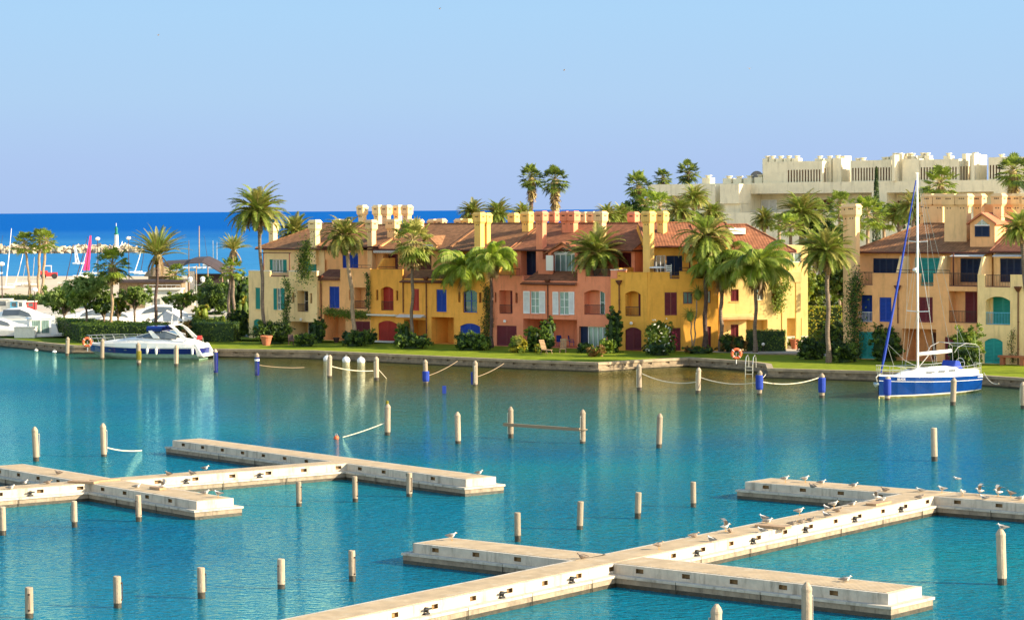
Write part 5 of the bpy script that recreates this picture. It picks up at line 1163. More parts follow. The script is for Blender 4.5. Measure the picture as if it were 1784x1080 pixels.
for i, (x_, y_, r_, d_, k_, l_) in enumerate(((1058, 377, 24, 278, 'date3', 'date palm crown low over the roof ridge left of the corner house'), (1128, 352, 24, 300, 'fan1', 'light fan palm at the foot of the dark skirted palm by the white complex'),
     (1240, 372, 24, 270, 'date1', 'date palm crown just behind the shaggy tall palm'), (1378, 392, 26, 258, 'fan2', 'bright fan palm under the large date palm with orange fruit'), (1428, 372, 30, 272, 'wash2', 'dark fan palm between the large date palm and the tall double chimney'),
     (1486, 395, 30, 256, 'fan2', 'fan palm filling the gap right beside the tall double chimney'), (1418, 430, 34, 244, 'date3', 'shaded date palm behind the lawn palm between the two blocks'), (1468, 440, 28, 240, 'date2', 'palm crown against the left wall of the tall double chimney'),
     (1566, 372, 26, 266, 'date1', 'date palm left of the mast before the white complex'), (1398, 470, 26, 238, 'gold1', 'golden drooping palm at the right end of the sunlit wing'), (1612, 345, 24, 280, 'fan1', 'fan palm left of the paired chimneys behind the mast'))):
    palm(k_, x_, 0, x_, y_, r_, l_, 'trunk_grey', .2, d=d_, group=BP)
# ============================================================ BROADLEAF TREES, SHRUBS, HEDGES, CREEPERS
def leaf(mb, p, s, r, k, nrm=None):
    a = Vector((r.gauss(0, 1), r.gauss(0, 1), r.gauss(0, 1))).normalized()
    if nrm is not None: a = (a * .8 + nrm).normalized()
    b = a.orthogonal().normalized(); c = a.cross(b); t = r.uniform(0, 6.28); u = b * math.cos(t) + c * math.sin(t); w = a.cross(u)
    s *= r.uniform(.7, 1.3)
    mb.add([p - u * s, p + w * s * .45, p + u * s, p - w * s * .45], [(0, 1, 2, 3)], k)
def blob_leaves(mb, c, rx, ry, rz, n, s, r, ks=(0,), flat=False, zmin=None):
    """leaves gathered in clumps through an uneven ellipsoid"""
    c = Vector(c); nc = max(8, int(n / 20))
    for i in range(nc):
        d = Vector((r.gauss(0, 1), r.gauss(0, 1), r.gauss(0, 1))).normalized(); q = r.uniform(.45, 1.02) ** .6 if r.random() < .8 else r.uniform(.1, .5)
        cc = c + Vector((d.x * rx, d.y * ry, d.z * rz)) * q * r.uniform(.82, 1.1); cr = min(rx, ry, rz) * r.uniform(.16, .32)
        k = r.choice(ks)
        for j in range(26):
            e = Vector((r.gauss(0, 1), r.gauss(0, 1), r.gauss(0, .8))); p = cc + e * cr * .55
            if zmin is not None and p.z < zmin: p.z = zmin + r.uniform(0, .3)
            leaf(mb, p, s, r, k, Vector((e.x, e.y, e.z + .6)).normalized())
def shrub(name, label, px0, px1, py0, py1, mats=('leaf_dark', 'leaf_mid'), n=1500, s=.11, z0=LAWN, d=None, cat='shrub', group='shrubs before the houses', depth=None, core='leaf_dark', spots=None, seed=None):
    c = (px0 + px1) / 2; B = G(c, py1, z0) if d is None else PD(c, 500, d)
    B.z = z0; dd = B.y; w = (px1 - px0) * dd / FPX; hgt = PD(c, py0, dd).z - z0; r = random.Random(seed or int(px0 * 13 + py0)); dy = depth or min(w, 2.4)
    B = B + Vector((0, dy * .35, 0))
    rt = thing(name, B, 0, label, cat, group); mb = MB(); nb = max(2, int(w / max(1.1, hgt * .55)))
    for i in range(nb):
        t = (i + .5) / nb - .5; hh_ = hgt * r.uniform(.86, 1.0) * (1 - .25 * (2 * t) ** 2)
        blob_leaves(mb, (t * w * .8, r.uniform(-.15, .15) * dy, hh_ * .5), max(w / nb * .72, .3), dy * .5, hh_ * .52, int(n * 1.5) // nb, s * 1.15, r, ks=tuple(range(len(mats))), zmin=.03)
    mb.build('foliage', list(mats), rt)
    cm = MB(); 
    for i in range(nb):
        t = (i + .5) / nb - .5; cm.ball((t * w * .8, 0, hgt * .4), 1, 10, 7, 0, (max(w / nb * .42, .2), dy * .3, hgt * .33))
    cm.ball((0, 0, .12), 1, 8, 5, 0, (w * .3, dy * .3, .25)); cm.build('inner_core', core, rt)  # solid core that fills the bush behind its leaves
    if spots:
        sm = MB()
        for i in range(spots[1]):
            a = r.uniform(3.3, 6.1); e = r.uniform(.1, 1.3); p = Vector((math.cos(a) * w * .47 * math.cos(e - .4), math.sin(a) * dy * .5, hgt * (.2 + .75 * math.sin(e) * r.uniform(.5, 1)))); leaf(sm, p, .13, r, 0); leaf(sm, p, .13, r, 0)
        sm.build('flowers', spots[0], rt)
    return rt
def hedge(name, label, pts, h, mats=('leaf_dark', 'leaf_mid'), s=.1, dens=46, round_=.12, group='clipped hedges', z0=LAWN, top_mats=None):
    """clipped hedge over a convex ground outline pts (world xy)"""
    cx = sum(p[0] for p in pts) / len(pts); cy = sum(p[1] for p in pts) / len(pts); r = random.Random(int(cx * 31 + cy * 7))
    rt = thing(name, (cx, cy, z0), 0, label, 'hedge', group); P = [(p[0] - cx, p[1] - cy) for p in pts]; mb = MB(); n = len(P)
    core = MB(); core.prism([(x * .97, y * .97) for x, y in P], 0, h - .08); core.build('inner_core', 'leaf_dark', rt)  # solid dark green core inside the skin of leaves
    for i in range(n):
        a, b = Vector(P[i]), Vector(P[(i + 1) % n]); Lg = (b - a).length; nr = Vector(((b - a).y, -(b - a).x, 0)).normalized()
        for q in range(int(Lg * h * dens)):
            t, z = r.random(), r.random() * h; bulge = noise.noise(Vector((a.x + t * Lg * .9, z * 1.1, cx))) * round_
            p = a.lerp(b, t); leaf(mb, Vector((p.x, p.y, z)) + nr * (bulge + r.uniform(-.05, .05)), s, r, r.randrange(len(mats)), nr * 1.2)
    xs = [p[0] for p in P]; ys = [p[1] for p in P]
    def inside(x, y):
        c = False; j = n - 1
        for i in range(n):
            if (P[i][1] > y) != (P[j][1] > y) and x < (P[j][0] - P[i][0]) * (y - P[i][1]) / (P[j][1] - P[i][1]) + P[i][0]: c = not c
            j = i
        return c
    for q in range(int((max(xs) - min(xs)) * (max(ys) - min(ys)) * dens)):
        x, y = r.uniform(min(xs), max(xs)), r.uniform(min(ys), max(ys))
        if inside(x, y): leaf(mb, Vector((x, y, h + noise.noise(Vector((x, y, 3))) * round_ + r.uniform(-.06, .05))), s, r, r.randrange(len(mats)), Vector((0, 0, 1.2)))
    mb.build('foliage', list(mats), rt); return rt
def tree(name, label, bpx, bpy_, cpx, cpy, rx_px, rz_px, mats, n=6000, s=.17, trunk_r=.13, d=None, z0=LAWN, group='broadleaf trees on the left bank', seed=1, limbs=6):
    B = G(bpx, bpy_, z0) if d is None else PD(bpx, 500, d); B.z = z0; C = PD(cpx, cpy, B.y) - B; k = B.y / FPX; r = random.Random(seed)
    rt = thing(name, B, 0, label, 'tree', group); rx, rz = rx_px * k * 1.12, rz_px * k * 1.2
    tm = MB(); fork = Vector((C.x * .4, 0, max(.5, C.z - rz * .95)))
    tm.tube([(0, 0, -.2), fork * .5 + Vector((.05, .05, 0)), fork], [trunk_r * 1.3, trunk_r, trunk_r * .85], 8)
    mb = MB(); nb = limbs + 3
    for i in range(nb):
        a = i * 2.4 + r.uniform(-.4, .4); q = r.uniform(.35, .78) if i else 0
        c = Vector((C.x + math.cos(a) * rx * q, math.sin(a) * rx * q * .9, C.z + r.uniform(-.45, .5) * rz * (1 - q * .3)))
        tm.tube([fork, fork.lerp(c, .5) + Vector((0, 0, .15)), c], [trunk_r * .6, trunk_r * .4, trunk_r * .15], 5, cap=False)
        sz = r.uniform(.45, .62); blob_leaves(mb, c, rx * sz, rx * sz, rz * sz * .9, n // nb, s, r, ks=tuple(range(len(mats))))
    tm.build('trunk', 'bark', rt, smooth=True); mb.build('crown', list(mats), rt); return rt
def creeper(name, label, fr, yin, path, w, mats=('leaf_dark', 'leaf_mid'), n=900, s=.1, cat='creeper', group='creepers on the house walls', th=.3):
    pts = [];
    for px, py in path: x, z = fr.at(px, py, yin); pts.append(Vector((x, yin - .05, z)))
    b = fr.W(pts[0].x, yin, LAWN); rt = thing(name, b, fr.a, label, cat, group); r = random.Random(int(path[0][0] * 3)); off = Vector((pts[0].x, yin, LAWN)); mb = MB()
    tot = sum((pts[i + 1] - pts[i]).length for i in range(len(pts) - 1))
    for i in range(len(pts) - 1):
        a, c = pts[i], pts[i + 1]; m = int(n * (c - a).length / tot)
        for q in range(m):
            t = r.random(); p = a.lerp(c, t); ww = w * (.55 + .9 * abs(noise.noise(p * .9)) + .35 * noise.noise(p * 2.3)); e = r.gauss(0, .45)
            leaf(mb, p - off + Vector((e * ww, -abs(r.gauss(0, th * .6)) - .03, r.gauss(0, .3) * w)), s, r, r.randrange(len(mats)), Vector((0, -1, .4)))
    mb.build('foliage', list(mats), rt); st = MB(); st.tube([p - off + Vector((0, -.03, 0)) for p in pts], .035, 5); st.build('stem', 'bark', rt); return rt

DK = ('leaf_dark', 'leaf_mid'); BR = ('leaf_mid', 'leaf_bright')
shrub('shrub', 'big dark bush before the left end house with a terracotta pot at its foot', 441, 506, 556, 600, DK, 2200)
shrub('shrub', 'dark rounded bush against the downpipe between the first two houses', 514, 549, 578, 604, DK, 1100)
shrub('shrub', 'tall dark bush left of the orange recess', 540, 567, 548, 598, DK, 1200)
shrub('shrub', 'low broad dark bush before the orange house', 594, 640, 570, 604, DK, 1600)
shrub('shrub', 'dark bush touching the doorstep of the red arched garage door', 628, 655, 572, 600, DK, 1000)
shrub('shrub', 'broad dark bush at the foot of the fan palm before the yellow house', 684, 751, 576, 608, DK, 2000)
shrub('shrub', 'spiky olive bush growing out above the dark bush by the red garage door', 690, 716, 556, 600, ('palm_olive', 'leaf_mid'), 800, .16)
shrub('shrub', 'wide dark clipped bush before the blue arched garage door', 790, 856, 576, 611, DK, 2400)
shrub('shrub', 'tall bushy shrub before the recess of the pink house', 916, 942, 562, 613, BR, 1400)
shrub('shrub', 'taller dark shrub reaching the white shutters of the pink house', 940, 966, 546, 614, ('leaf_dark', 'leaf_mid', 'leaf_mid'), 1700)
shrub('shrub', 'small yellow green plant at the foot of the pink house shrubs', 930, 948, 598, 615, ('leaf_bright', 'leaf_yellow'), 500)
shrub('agave', 'spiky striped yucca like plant before the maroon door of the pink house', 888, 918, 584, 615, ('palm_olive', 'leaf_yellow', 'palm_green'), 500, .24, cat='plant', core='leaf_dark')
shrub('shrub', 'dark low bush left of the rust coloured bush', 1006, 1030, 596, 615, DK, 700)
shrub('shrub', 'round rust coloured bush by the quay lawn', 1025, 1053, 598, 622, ('leaf_rust', 'leaf_mid', 'leaf_rust'), 1100, .09, core='leaf_mid')
shrub('shrub', 'light green clipped bush right behind the rust coloured bush', 1044, 1072, 586, 616, BR, 1300, .09, core='leaf_mid')
shrub('cypress_shrub', 'narrow columnar dark shrub against the pink pilaster', 1058, 1084, 524, 614, DK, 2600, .1, depth=1.2)
shrub('shrub', 'upper flowering shrub with white and yellow blooms against the sunlit yellow wall', 1126, 1172, 550, 616, BR, 1900, .1, spots=('flower_white', 22), core='leaf_mid')
shrub('shrub', 'low round flowering bush at the corner of the yellow house', 1122, 1174, 592, 620, ('leaf_mid', 'leaf_dark'), 1300, .09, spots=('flower_white', 12))
shrub('shrub', 'red flowered bush before the maroon door on the sunlit wall', 1156, 1182, 572, 615, ('leaf_mid', 'leaf_dark'), 500, .09, spots=('flower_pink', 60), core='leaf_mid')
shrub('shrub', 'low scrubby plants at the foot of the two thin yuccas', 1190, 1250, 602, 617, ('leaf_mid', 'leaf_rust'), 900, .09)
shrub('shrub', 'small dark clipped bush between the date palm trunk and the hedges', 1256, 1302, 581, 614, ('leaf_dark', 'leaf_mid', 'leaf_rust'), 1700)
shrub('shrub', 'dark rounded bush left of the date palm on the right lawn', 1393, 1440, 584, 627, DK, 2200)
shrub('shrub', 'mid green bush hiding the trunk of the date palm on the right lawn', 1424, 1476, 558, 614, ('leaf_mid', 'leaf_dark'), 2000)
shrub('shrub', 'dark undergrowth between the right lawn palm and the apricot house', 1446, 1496, 590, 632, DK, 2000)
shrub('shrub', 'tall shrub at the bow of the sailboat before the apricot house', 1521, 1571, 563, 630, ('leaf_mid', 'leaf_dark'), 2600)
shrub('shrub', 'dark lower part bush behind the sailboat cockpit', 1662, 1712, 600, 640, DK, 2000)
shrub('shrub', 'sunlit orange tree like shrub above the dark bush behind the cockpit', 1660, 1712, 556, 639, ('leaf_bright', 'leaf_mid'), 1500, .12, core='leaf_mid')
shrub('plant', 'leafy potted plant in the terracotta pot by the white wall', 1374, 1400, 585, 606, ('leaf_mid', 'leaf_bright'), 400, .12, cat='plant')
# hedges right
def gp(px, py): p = G(px, py, LAWN); return (p.x, p.y)
def hpoly(px0, px1, py, dpt): a, b = gp(px0, py), gp(px1, py); return [a, b, (b[0] + dpt * .1, b[1] + dpt), (a[0] + dpt * .1, a[1] + dpt)]
hedge('hedge', 'dark clipped hedge with a round lamp before the sunlit yellow wing', hpoly(1300, 1368, 612, 1.6), 1.85, DK)
hedge('hedge', 'tall sunlit yellow green hedge right of the corner house', hpoly(1336, 1468, 600, 2.0), 3.5, ('leaf_bright', 'leaf_mid', 'leaf_yellow', 'leaf_bright'), .13, 34)
# left bank hedges
a, b, c = gp(97, 581), gp(141, 598), gp(262, 598); 
hedge('hedge', 'long clipped hedge behind the motor yacht with a shaded left end', [a, b, c, (c[0] + 1.5, c[1] + 3.5)], 1.75, DK + ('leaf_mid',), .1, 44)
hedge('hedge', 'dark square hedge between the yacht stern and the pale yellow house', hpoly(333, 408, 596, 3.0), 1.9, DK, .1, 44)
hedge('hedge', 'low ragged hedge edging the beach at the far left', hpoly(-20, 112, 531, 3.0), 1.3, ('leaf_mid', 'leaf_yellow', 'leaf_mid'), .16, 14, .3)
GB = 'bushes on the left bank'
shrub('shrub', 'dark bush just right of the yacht radar arch', 300, 340, 558, 598, ('leaf_mid', 'leaf_dark', 'leaf_rust'), 1500, group=GB)
shrub('shrub', 'bush between the small tree and the dark square hedge', 318, 372, 548, 592, BR, 1600, group=GB, d=258)
shrub('shrub', 'dark bush at the left wall of the pale yellow house', 395, 434, 535, 596, DK, 2200, group=GB, d=256)
shrub('shrub', 'golden leaved bush below the twin lamp', 335, 363, 524, 546, ('leaf_yellow', 'leaf_bright'), 900, .15, group=GB, d=285, core='leaf_bright')
shrub('shrub', 'yellow flowered bush close to the wall of the pale yellow house', 410, 434, 508, 540, ('leaf_yellow', 'leaf_mid'), 900, .15, group=GB, d=275, core='leaf_mid')
shrub('shrub', 'wide dark green thicket under the right end of the restaurant tent', 340, 400, 478, 535, ('leaf_dark', 'leaf_mid'), 2600, .16, group=GB, d=310, depth=5)
shrub('shrub', 'broad green thicket left of the pale yellow house', 395, 436, 462, 540, ('leaf_mid', 'leaf_dark'), 2600, .16, group=GB, d=300, depth=5)
shrub('shrub', 'light green scrub in the gap below the golden bush', 340, 400, 548, 575, BR, 1300, .12, group=GB, d=268)
shrub('shrub', 'pale scrub behind the hedge by the first bank trees', 128, 175, 552, 572, BR, 1100, .12, group=GB, d=258)
shrub('shrub', 'green scrub between the hedge and the stern of the yacht', 238, 300, 552, 588, ('leaf_mid', 'leaf_bright'), 1600, .12, group=GB, d=257)
TG = ('leaf_grey', 'leaf_mid', 'leaf_grey')
tree('broadleaf_tree', 'round grey green tree at the left end of the long hedge', 112, 578, 112, 523, 36, 24, TG, seed=2)
tree('broadleaf_tree', 'taller grey green tree right behind the first bank tree', 150, 590, 152, 506, 35, 30, TG, seed=3)
tree('broadleaf_tree', 'small dark tree left of the dense fan palm trunk', 182, 590, 180, 530, 22, 20, ('leaf_dark', 'leaf_mid'), 2200, seed=4)
tree('broadleaf_tree', 'small golden green tree right of the dense fan palm trunk', 205, 588, 207, 535, 16, 18, ('leaf_bright', 'leaf_yellow', 'leaf_mid'), 1600, seed=5)
tree('broadleaf_tree', 'small tree with thin trunk between the fan palm and the date palm', 233, 588, 237, 518, 28, 20, TG, 2600, seed=6)
tree('broadleaf_tree', 'small spreading tree right of the upright date palm', 313, 580, 318, 522, 32, 17, ('leaf_mid', 'leaf_bright', 'leaf_grey'), 2600, seed=7, d=258)
# masses behind the houses on the right, and a cypress
BK = 'trees behind the houses'
tree('broadleaf_tree', 'dark leafy tree in the gap between the yellow and apricot houses', 1420, 0, 1420, 500, 34, 40, ('leaf_mid', 'leaf_dark', 'leaf_bright'), 5200, .18, d=240, group=BK, seed=11)
tree('broadleaf_tree', 'sunlit banana like foliage left of the gap between the houses', 1400, 0, 1398, 500, 18, 34, ('leaf_bright', 'leaf_mid'), 2600, .22, d=233, group=BK, seed=12)
tree('broadleaf_tree', 'dark tree close to the wall of the apricot house', 1470, 0, 1468, 480, 26, 52, ('leaf_dark', 'leaf_mid'), 4600, .18, d=228, group=BK, seed=13)
tree('broadleaf_tree', 'dark tree mass behind the date palm crown beside the tall chimney', 1440, 0, 1440, 410, 36, 32, ('leaf_mid', 'leaf_dark'), 4200, .2, d=262, group=BK, seed=14)
tree('broadleaf_tree', 'dark tree mass behind the shaggy date palm crown', 1200, 0, 1180, 390, 40, 22, ('leaf_dark', 'leaf_mid'), 3600, .2, d=272, group=BK, seed=15)
tree('broadleaf_tree', 'dark treetop behind the chimneys of the apricot house', 1560, 0, 1575, 375, 40, 26, ('leaf_dark', 'leaf_mid'), 3600, .2, d=275, group=BK, seed=16)
tree('broadleaf_tree', 'dark treetop behind the skirted fan palm left of the white complex', 1115, 0, 1108, 372, 26, 26, ('leaf_dark', 'leaf_mid'), 3000, .2, d=300, group=BK, seed=17)
B = PD(1527, 500, 290); B.z = LAWN; hc = ZD(1527, 291, 290) - LAWN
rt = thing('cypress', B, 0, 'narrow dark cypress spire before the white complex', 'tree', BK); mb = MB(); r = random.Random(9)
for i in range(2600):
    t = r.random() ** .8; w_ = .62 * (1 - t) ** .55 * (1 if t > .08 else .6); a = r.uniform(0, 6.28); leaf(mb, Vector((math.cos(a) * w_, math.sin(a) * w_, 4 + (hc - 4) * t)) , .14, r, r.randrange(2), Vector((math.cos(a), math.sin(a), 1)))
mb.build('crown', ['leaf_dark', 'palm_dark'], rt); mb = MB(); mb.tube([(0, 0, -.2), (0, 0, hc * .9)], [.2, .05], 7); mb.build('trunk', 'bark', rt)
# creepers
creeper('creeper', 'creeper climbing between the teal window and the balcony of the left end house', F1, -1.5, [(503, 592), (500, 545), (507, 505), (497, 487)], .9, n=1500)
creeper('creeper', 'dense hanging creeper over the corner of the left end house', F1, -1.6, [(533, 485), (531, 455), (538, 425)], 1.5, ('leaf_mid', 'leaf_bright', 'leaf_dark'), 2000)
creeper('creeper', 'leafy creeper trained along the beam below the orange house balcony', F1, -.15, [(570, 541), (600, 547), (622, 548), (644, 549)], .7, BR, 1500, th=.5)
creeper('creeper', 'thin creeper on the joint between the orange and yellow houses', F1, -.05, [(643, 540), (644, 500), (641, 476)], .35, n=400)
creeper('creeper', 'dark creeper hanging on the joint between the yellow and pink houses', F1, -.1, [(848, 590), (853, 545), (850, 500)], .8, ('leaf_dark', 'leaf_mid', 'leaf_rust'), 1300)
creeper('creeper', 'dark creeper covering the left corner of the apricot house', F1, -1.5, [(1487, 630), (1490, 570), (1488, 520), (1494, 480)], 1.3, n=2600)
creeper('creeper', 'thin bare creeper on a trellis by the downpipe of the cream house', F1, -2.1, [(1766, 632), (1762, 600), (1768, 575)], .45, ('leaf_rust', 'leaf_mid'), 260, .07)
creeper('creeper', 'yellow green creeper on the porch columns of the corner house', Frame(12.17, 224.4, 8.0), .9, [(1355, 540), (1357, 510), (1372, 492)], .8, ('leaf_bright', 'leaf_mid'), 900)
# ============================================================ MOORING POSTS
def post(px, yt, yb, label, kind='cone', r=.18, group=None, zt=None):
    if zt is None:
        B = G(px, yb); zt = PD(px, yt, B.y).z
    else:
        B = G(px, yt, zt); B.z = 0
    nm = 'mooring_post'; rt = thing(nm, B, rng.uniform(0, 6), label, 'mooring post', group); r *= rng.uniform(.94, 1.06)
    lean = (rng.uniform(-.035, .035), rng.uniform(-.03, .03)); wet = rng.uniform(.12, .26)
    mb = MB(); n = 14
    def ring(rr, z): return [(rr * math.cos(6.2832 * j / n) + lean[0] * z, rr * math.sin(6.2832 * j / n) + lean[1] * z, z) for j in range(n)]
    if kind == 'cone': prof = [(r, wet), (r, .9), (r * .99, zt - .3), (r * 1.04, zt - .26), (r * 1.04, zt - .2), (r * .75, zt - .1), (r * .3, zt)]
    else: prof = [(r, wet), (r * .98, zt * .55), (r * .97, zt - .03), (r * .8, zt), (r * .3, zt - .02)]
    mb.loft([ring(a, z) for a, z in prof], 0)
    mb.loft([ring(r * .93, -1.5), ring(r * .99, wet + .001)], 1)
    mb.build('post', ['post_wood', 'concrete_wet'], rt)
    st = MB(); q = r + .03
    st.tube([(q * .7 + lean[0], q * .72, zt * .25), (q * .72 + lean[0], q * .75, zt * .25)], .02); st.box(q * .55, q * .65, -q * .85, -q * .75, .25, zt * .8)
    for z in (.25, zt * .8 - .05): st.box(q * .3, q * .65, -q * .85, -q * .55, z, z + .05)
    st.build('mooring_rail', 'steel' if kind == 'cone' else 'iron', rt)
    rt['top'] = zt
    return rt
GA = 'tall mooring posts out in the basin'; GS = 'short mooring posts near the piers'; GQ = 'mooring posts along the quay'
for px, yt, yb, lb in ((63, 743, 803, 'tall post alone in the open water at the far left, left of the rope post'), (675, 703, 758, 'tall post with a yellow capped top and a slack white rope to a red buoy'),
     (798, 717, 773, 'tall post between the yellow capped post and the post with the long beam'), (890, 708, 763, 'tall post holding the left end of the long dark floating beam'),
     (1015, 713, 772, 'tall post holding the right end of the long dark beam'), (1148, 720, 780, 'tall lone post in mid basin right of the beam'),
     (181, 737, 795, 'tall post on the left with a white rope trailing right into the water'), (1746, 920, 1018, 'tall post at the lower right with a gull sitting on its tip')):
    post(px, yt, yb, lb, 'cone', .17, GA)
post(1628, 745, 803, 'tall flat topped post alone in front of the blue sailboat', 'flat', .17, GA)
post(1405, 1013, 0, 'tall post cut by the bottom edge before the near finger pier', 'cone', .17, GA, zt=2.0)
post(1245, 1052, 0, 'tall pointed post of which only the tip shows at the bottom edge', 'cone', .17, GA, zt=2.0)
for px, yt, yb, lb in ((5, 882, 932, 'short post cut by the left edge below the left pier'), (130, 872, 918, 'short post below the left pier, second from the left edge'), (242, 862, 908, 'short post just in front of the left pier near finger'),
     (521, 838, 882, 'short post below the left pier walkway end, left of three'), (619, 829, 874, 'short post close under the corner of the left pier far finger'), (713, 823, 865, 'short post overlapping the right far finger of the left pier'),
     (902, 892, 943, 'short post behind the near finger with the standing gull'), (1010, 873, 922, 'short post, second left of four behind the right pier'), (1111, 857, 903, 'short post, third of four behind the right pier'), (1208, 839, 883, 'short post, farthest right of four behind the right pier'),
     (51, 1022, 1076, 'short post in the lower left corner'), (205, 1003, 1058, 'short post in the open lower left water, second from the corner'), (351, 988, 1042, 'short post in the lower left water, third from the corner'),
     (490, 973, 1025, 'short post in the lower water left of the nearest walkway'), (614, 958, 1012, 'short post nearest to the left tip of the near finger pier')):
    post(px, yt, yb, lb, 'flat', .135, GS)
for px, yt, yb, lb in ((117, 587, 620, 'post by the quay corner left of the orange lifebuoy'), (178, 590, 626, 'post before the bow of the motor yacht'), (242, 597, 636, 'post wrapped in yellow rope before the motor yacht'), (307, 601, 638, 'post before the cockpit of the motor yacht'),
     (574, 618, 658, 'post by the left one of the three white buoys'), (656, 621, 663, 'post right of the three white buoys with a rope to the water'),
     (1114, 634, 680, 'post at the left end of the long slack white rope'), (1216, 640, 685, 'post in the middle of the slack white rope'), (1660, 658, 706, 'bare post before the stern of the blue sailboat'), (1783, 665, 712, 'post cut by the right edge near the quay')):
    p = post(px, yt, yb, lb, 'cone', .19, GQ)
    if px == 242:
        mb = MB(); [mb.torus((0, 0, .5 + .09 * k), .2, .045, 14, 6, Matrix.Rotation(R(90), 3, 'X')) for k in range(9)]; mb.build('wrapped_rope', 'leaf_yellow', p)
def sleeve(p, z0, z1, m, r=.27, open_=False):
    mb = MB(); mb.lathe([(r * .9, z0), (r, z0 + .15), (r, z1 - .05), (r * .85, z1)], 14) if not open_ else mb.box(-r - .08, -.18, -.12, .12, z0, z1)
    mb.build('fender_sleeve', m, p)
for px, yt, yb, z0, z1, m, lb in ((376, 608, 650, .05, 1.75, 'hull_navy', 'post in a dark navy sleeve right of the yacht stern'), (448, 615, 655, .05, 1.55, 'hull_navy', 'post in a navy sleeve with a white band and tip'),
     (742, 626, 670, .25, 1.05, 'canvas_blue', 'post with a bright blue fender below its middle, before the yellow house'), (828, 628, 672, .1, 1.05, 'canvas_blue', 'post with a thin blue board on its left side'),
     (1323, 645, 688, .4, 1.45, 'canvas_blue', 'post with a bright blue fender where three ropes meet'), (1432, 650, 693, .4, 1.45, 'canvas_blue', 'post with a bright blue fender left of the sailboat'),
     (1546, 655, 697, .35, 1.5, 'canvas_blue', 'post with a bright blue fender touching the sailboat bow')):
    p = post(px, yt, yb, lb, 'cone', .19, GQ); sleeve(p, z0, z1, m, .27 if m == 'canvas_blue' else .2, px == 828)
    if px == 448: mb = MB(); mb.lathe([(.21, 1.25), (.21, 1.4)], 14); mb.build('white_band', 'gelcoat_white', p)

# ropes
def rope(label, A, B, sag, r=.035, m='rope', name='rope'):
    A, B = Vector(A), Vector(B); rt = Vector(A); n = 14
    pts = [A.lerp(B, i / n) + Vector((0, 0, -sag * 4 * (i / n) * (1 - i / n))) - rt for i in range(n + 1)]
    for p in pts:
        if p.z + rt.z < -.05: p.z = -.05 - rt.z
    mb = MB(); mb.tube(pts, r, 5); o = mb.build(name, m, None, loc=rt); tag(o, label, 'rope', 'mooring ropes'); return o
def top(px, yb, z): B = G(px, yb); return (B.x, B.y, z)
P1114, P1216, P1323, P1432 = G(1114, 680), G(1216, 685), G(1323, 688), G(1432, 693)
def up(p, z, dx=0): return (p.x + dx, p.y, z)
rope('slack white rope between the first two posts left of the ladder', up(P1114, 1.25, .2), up(P1216, .85), .35)
rope('slack white rope from the middle post to the blue fendered post', up(P1216, 1.15, .2), up(P1323, .95), .3)
Q = G(1434, 655, .8); rope('white rope rising from the blue fendered post right towards the quay', up(P1323, .95, .2), (Q.x, Q.y, .8), .35)
Q = G(1334, 652, .8); rope('thin rope from the blue fendered post back to the quay corner', up(P1323, 1.3), (Q.x, Q.y, .8), .15, .025)
B = G(675, 758); Q = G(597, 762); rope('taut white rope from the yellow capped post into the water by the red buoy', up(B, .75, -.15), (Q.x, Q.y, 0.02), .05)
B = G(181, 795); Q = G(247, 785); rope('white rope trailing right from the tall left post into the water', up(B, .5, .15), (Q.x, Q.y, 0.02), .1)
B = G(574, 658); Q = G(650, 648); rope('tan rope from the white buoy post drooping right', up(B, .95, .1), (Q.x, Q.y, .1), .15)
B = G(656, 663); Q = G(673, 659); rope('short tan rope slanting from the post into the water', up(B, .9, .15), (Q.x, Q.y, 0), 0)
B = G(742, 670); Q = G(797, 628, .8); rope('tan rope from the quay to the blue fendered post before the yellow house', up(B, .7, .2), (Q.x, Q.y, .75), .1, .03, 'rope_dark')
B = G(828, 672); Q = G(878, 632, .8); rope('tan rope from the quay to the post with the blue board', up(B, .7, .15), (Q.x, Q.y, .75), .1, .03, 'rope_dark')
B = G(448, 655); Q = G(530, 640, .3); rope('thin rope from the white banded post to the quay', up(B, .9, .15), (Q.x, Q.y, .3), .1, .025, 'rope_dark')
# beam between two posts
A, B = G(890, 763), G(1015, 772)
rt = thing('floating_beam', ((A.x + B.x) / 2, (A.y + B.y) / 2, 0), math.atan2(B.y - A.y, B.x - A.x), 'long dark wooden beam hung between two tall posts', 'beam'); L_ = (B - A).length
mb = MB(); mb.box(-L_ / 2 - .35, L_ / 2, -.3, -.18, .72, .90); mb.build('beam', 'rope_dark', rt); mb = MB()
for sx_ in (-1, 1): mb.torus((sx_ * L_ / 2, 0, .8), .26, .03, 16, 6, Matrix.Rotation(R(90), 3, 'X'))
mb.build('ring', 'rope_dark', rt)
def top_cap(px, yb, z, label):
    B = G(px, yb); mb = MB(); mb.lathe([(.09, 0), (.09, .2), (.03, .22)], 10); tag(mb.build('post_marker', 'leaf_yellow', None, loc=(B.x, B.y, z)), label, 'marker')
top_cap(675, 758, PD(675, 703, G(675, 758).y).z - .03, 'small yellow marker on top of the tall post by the red buoy')
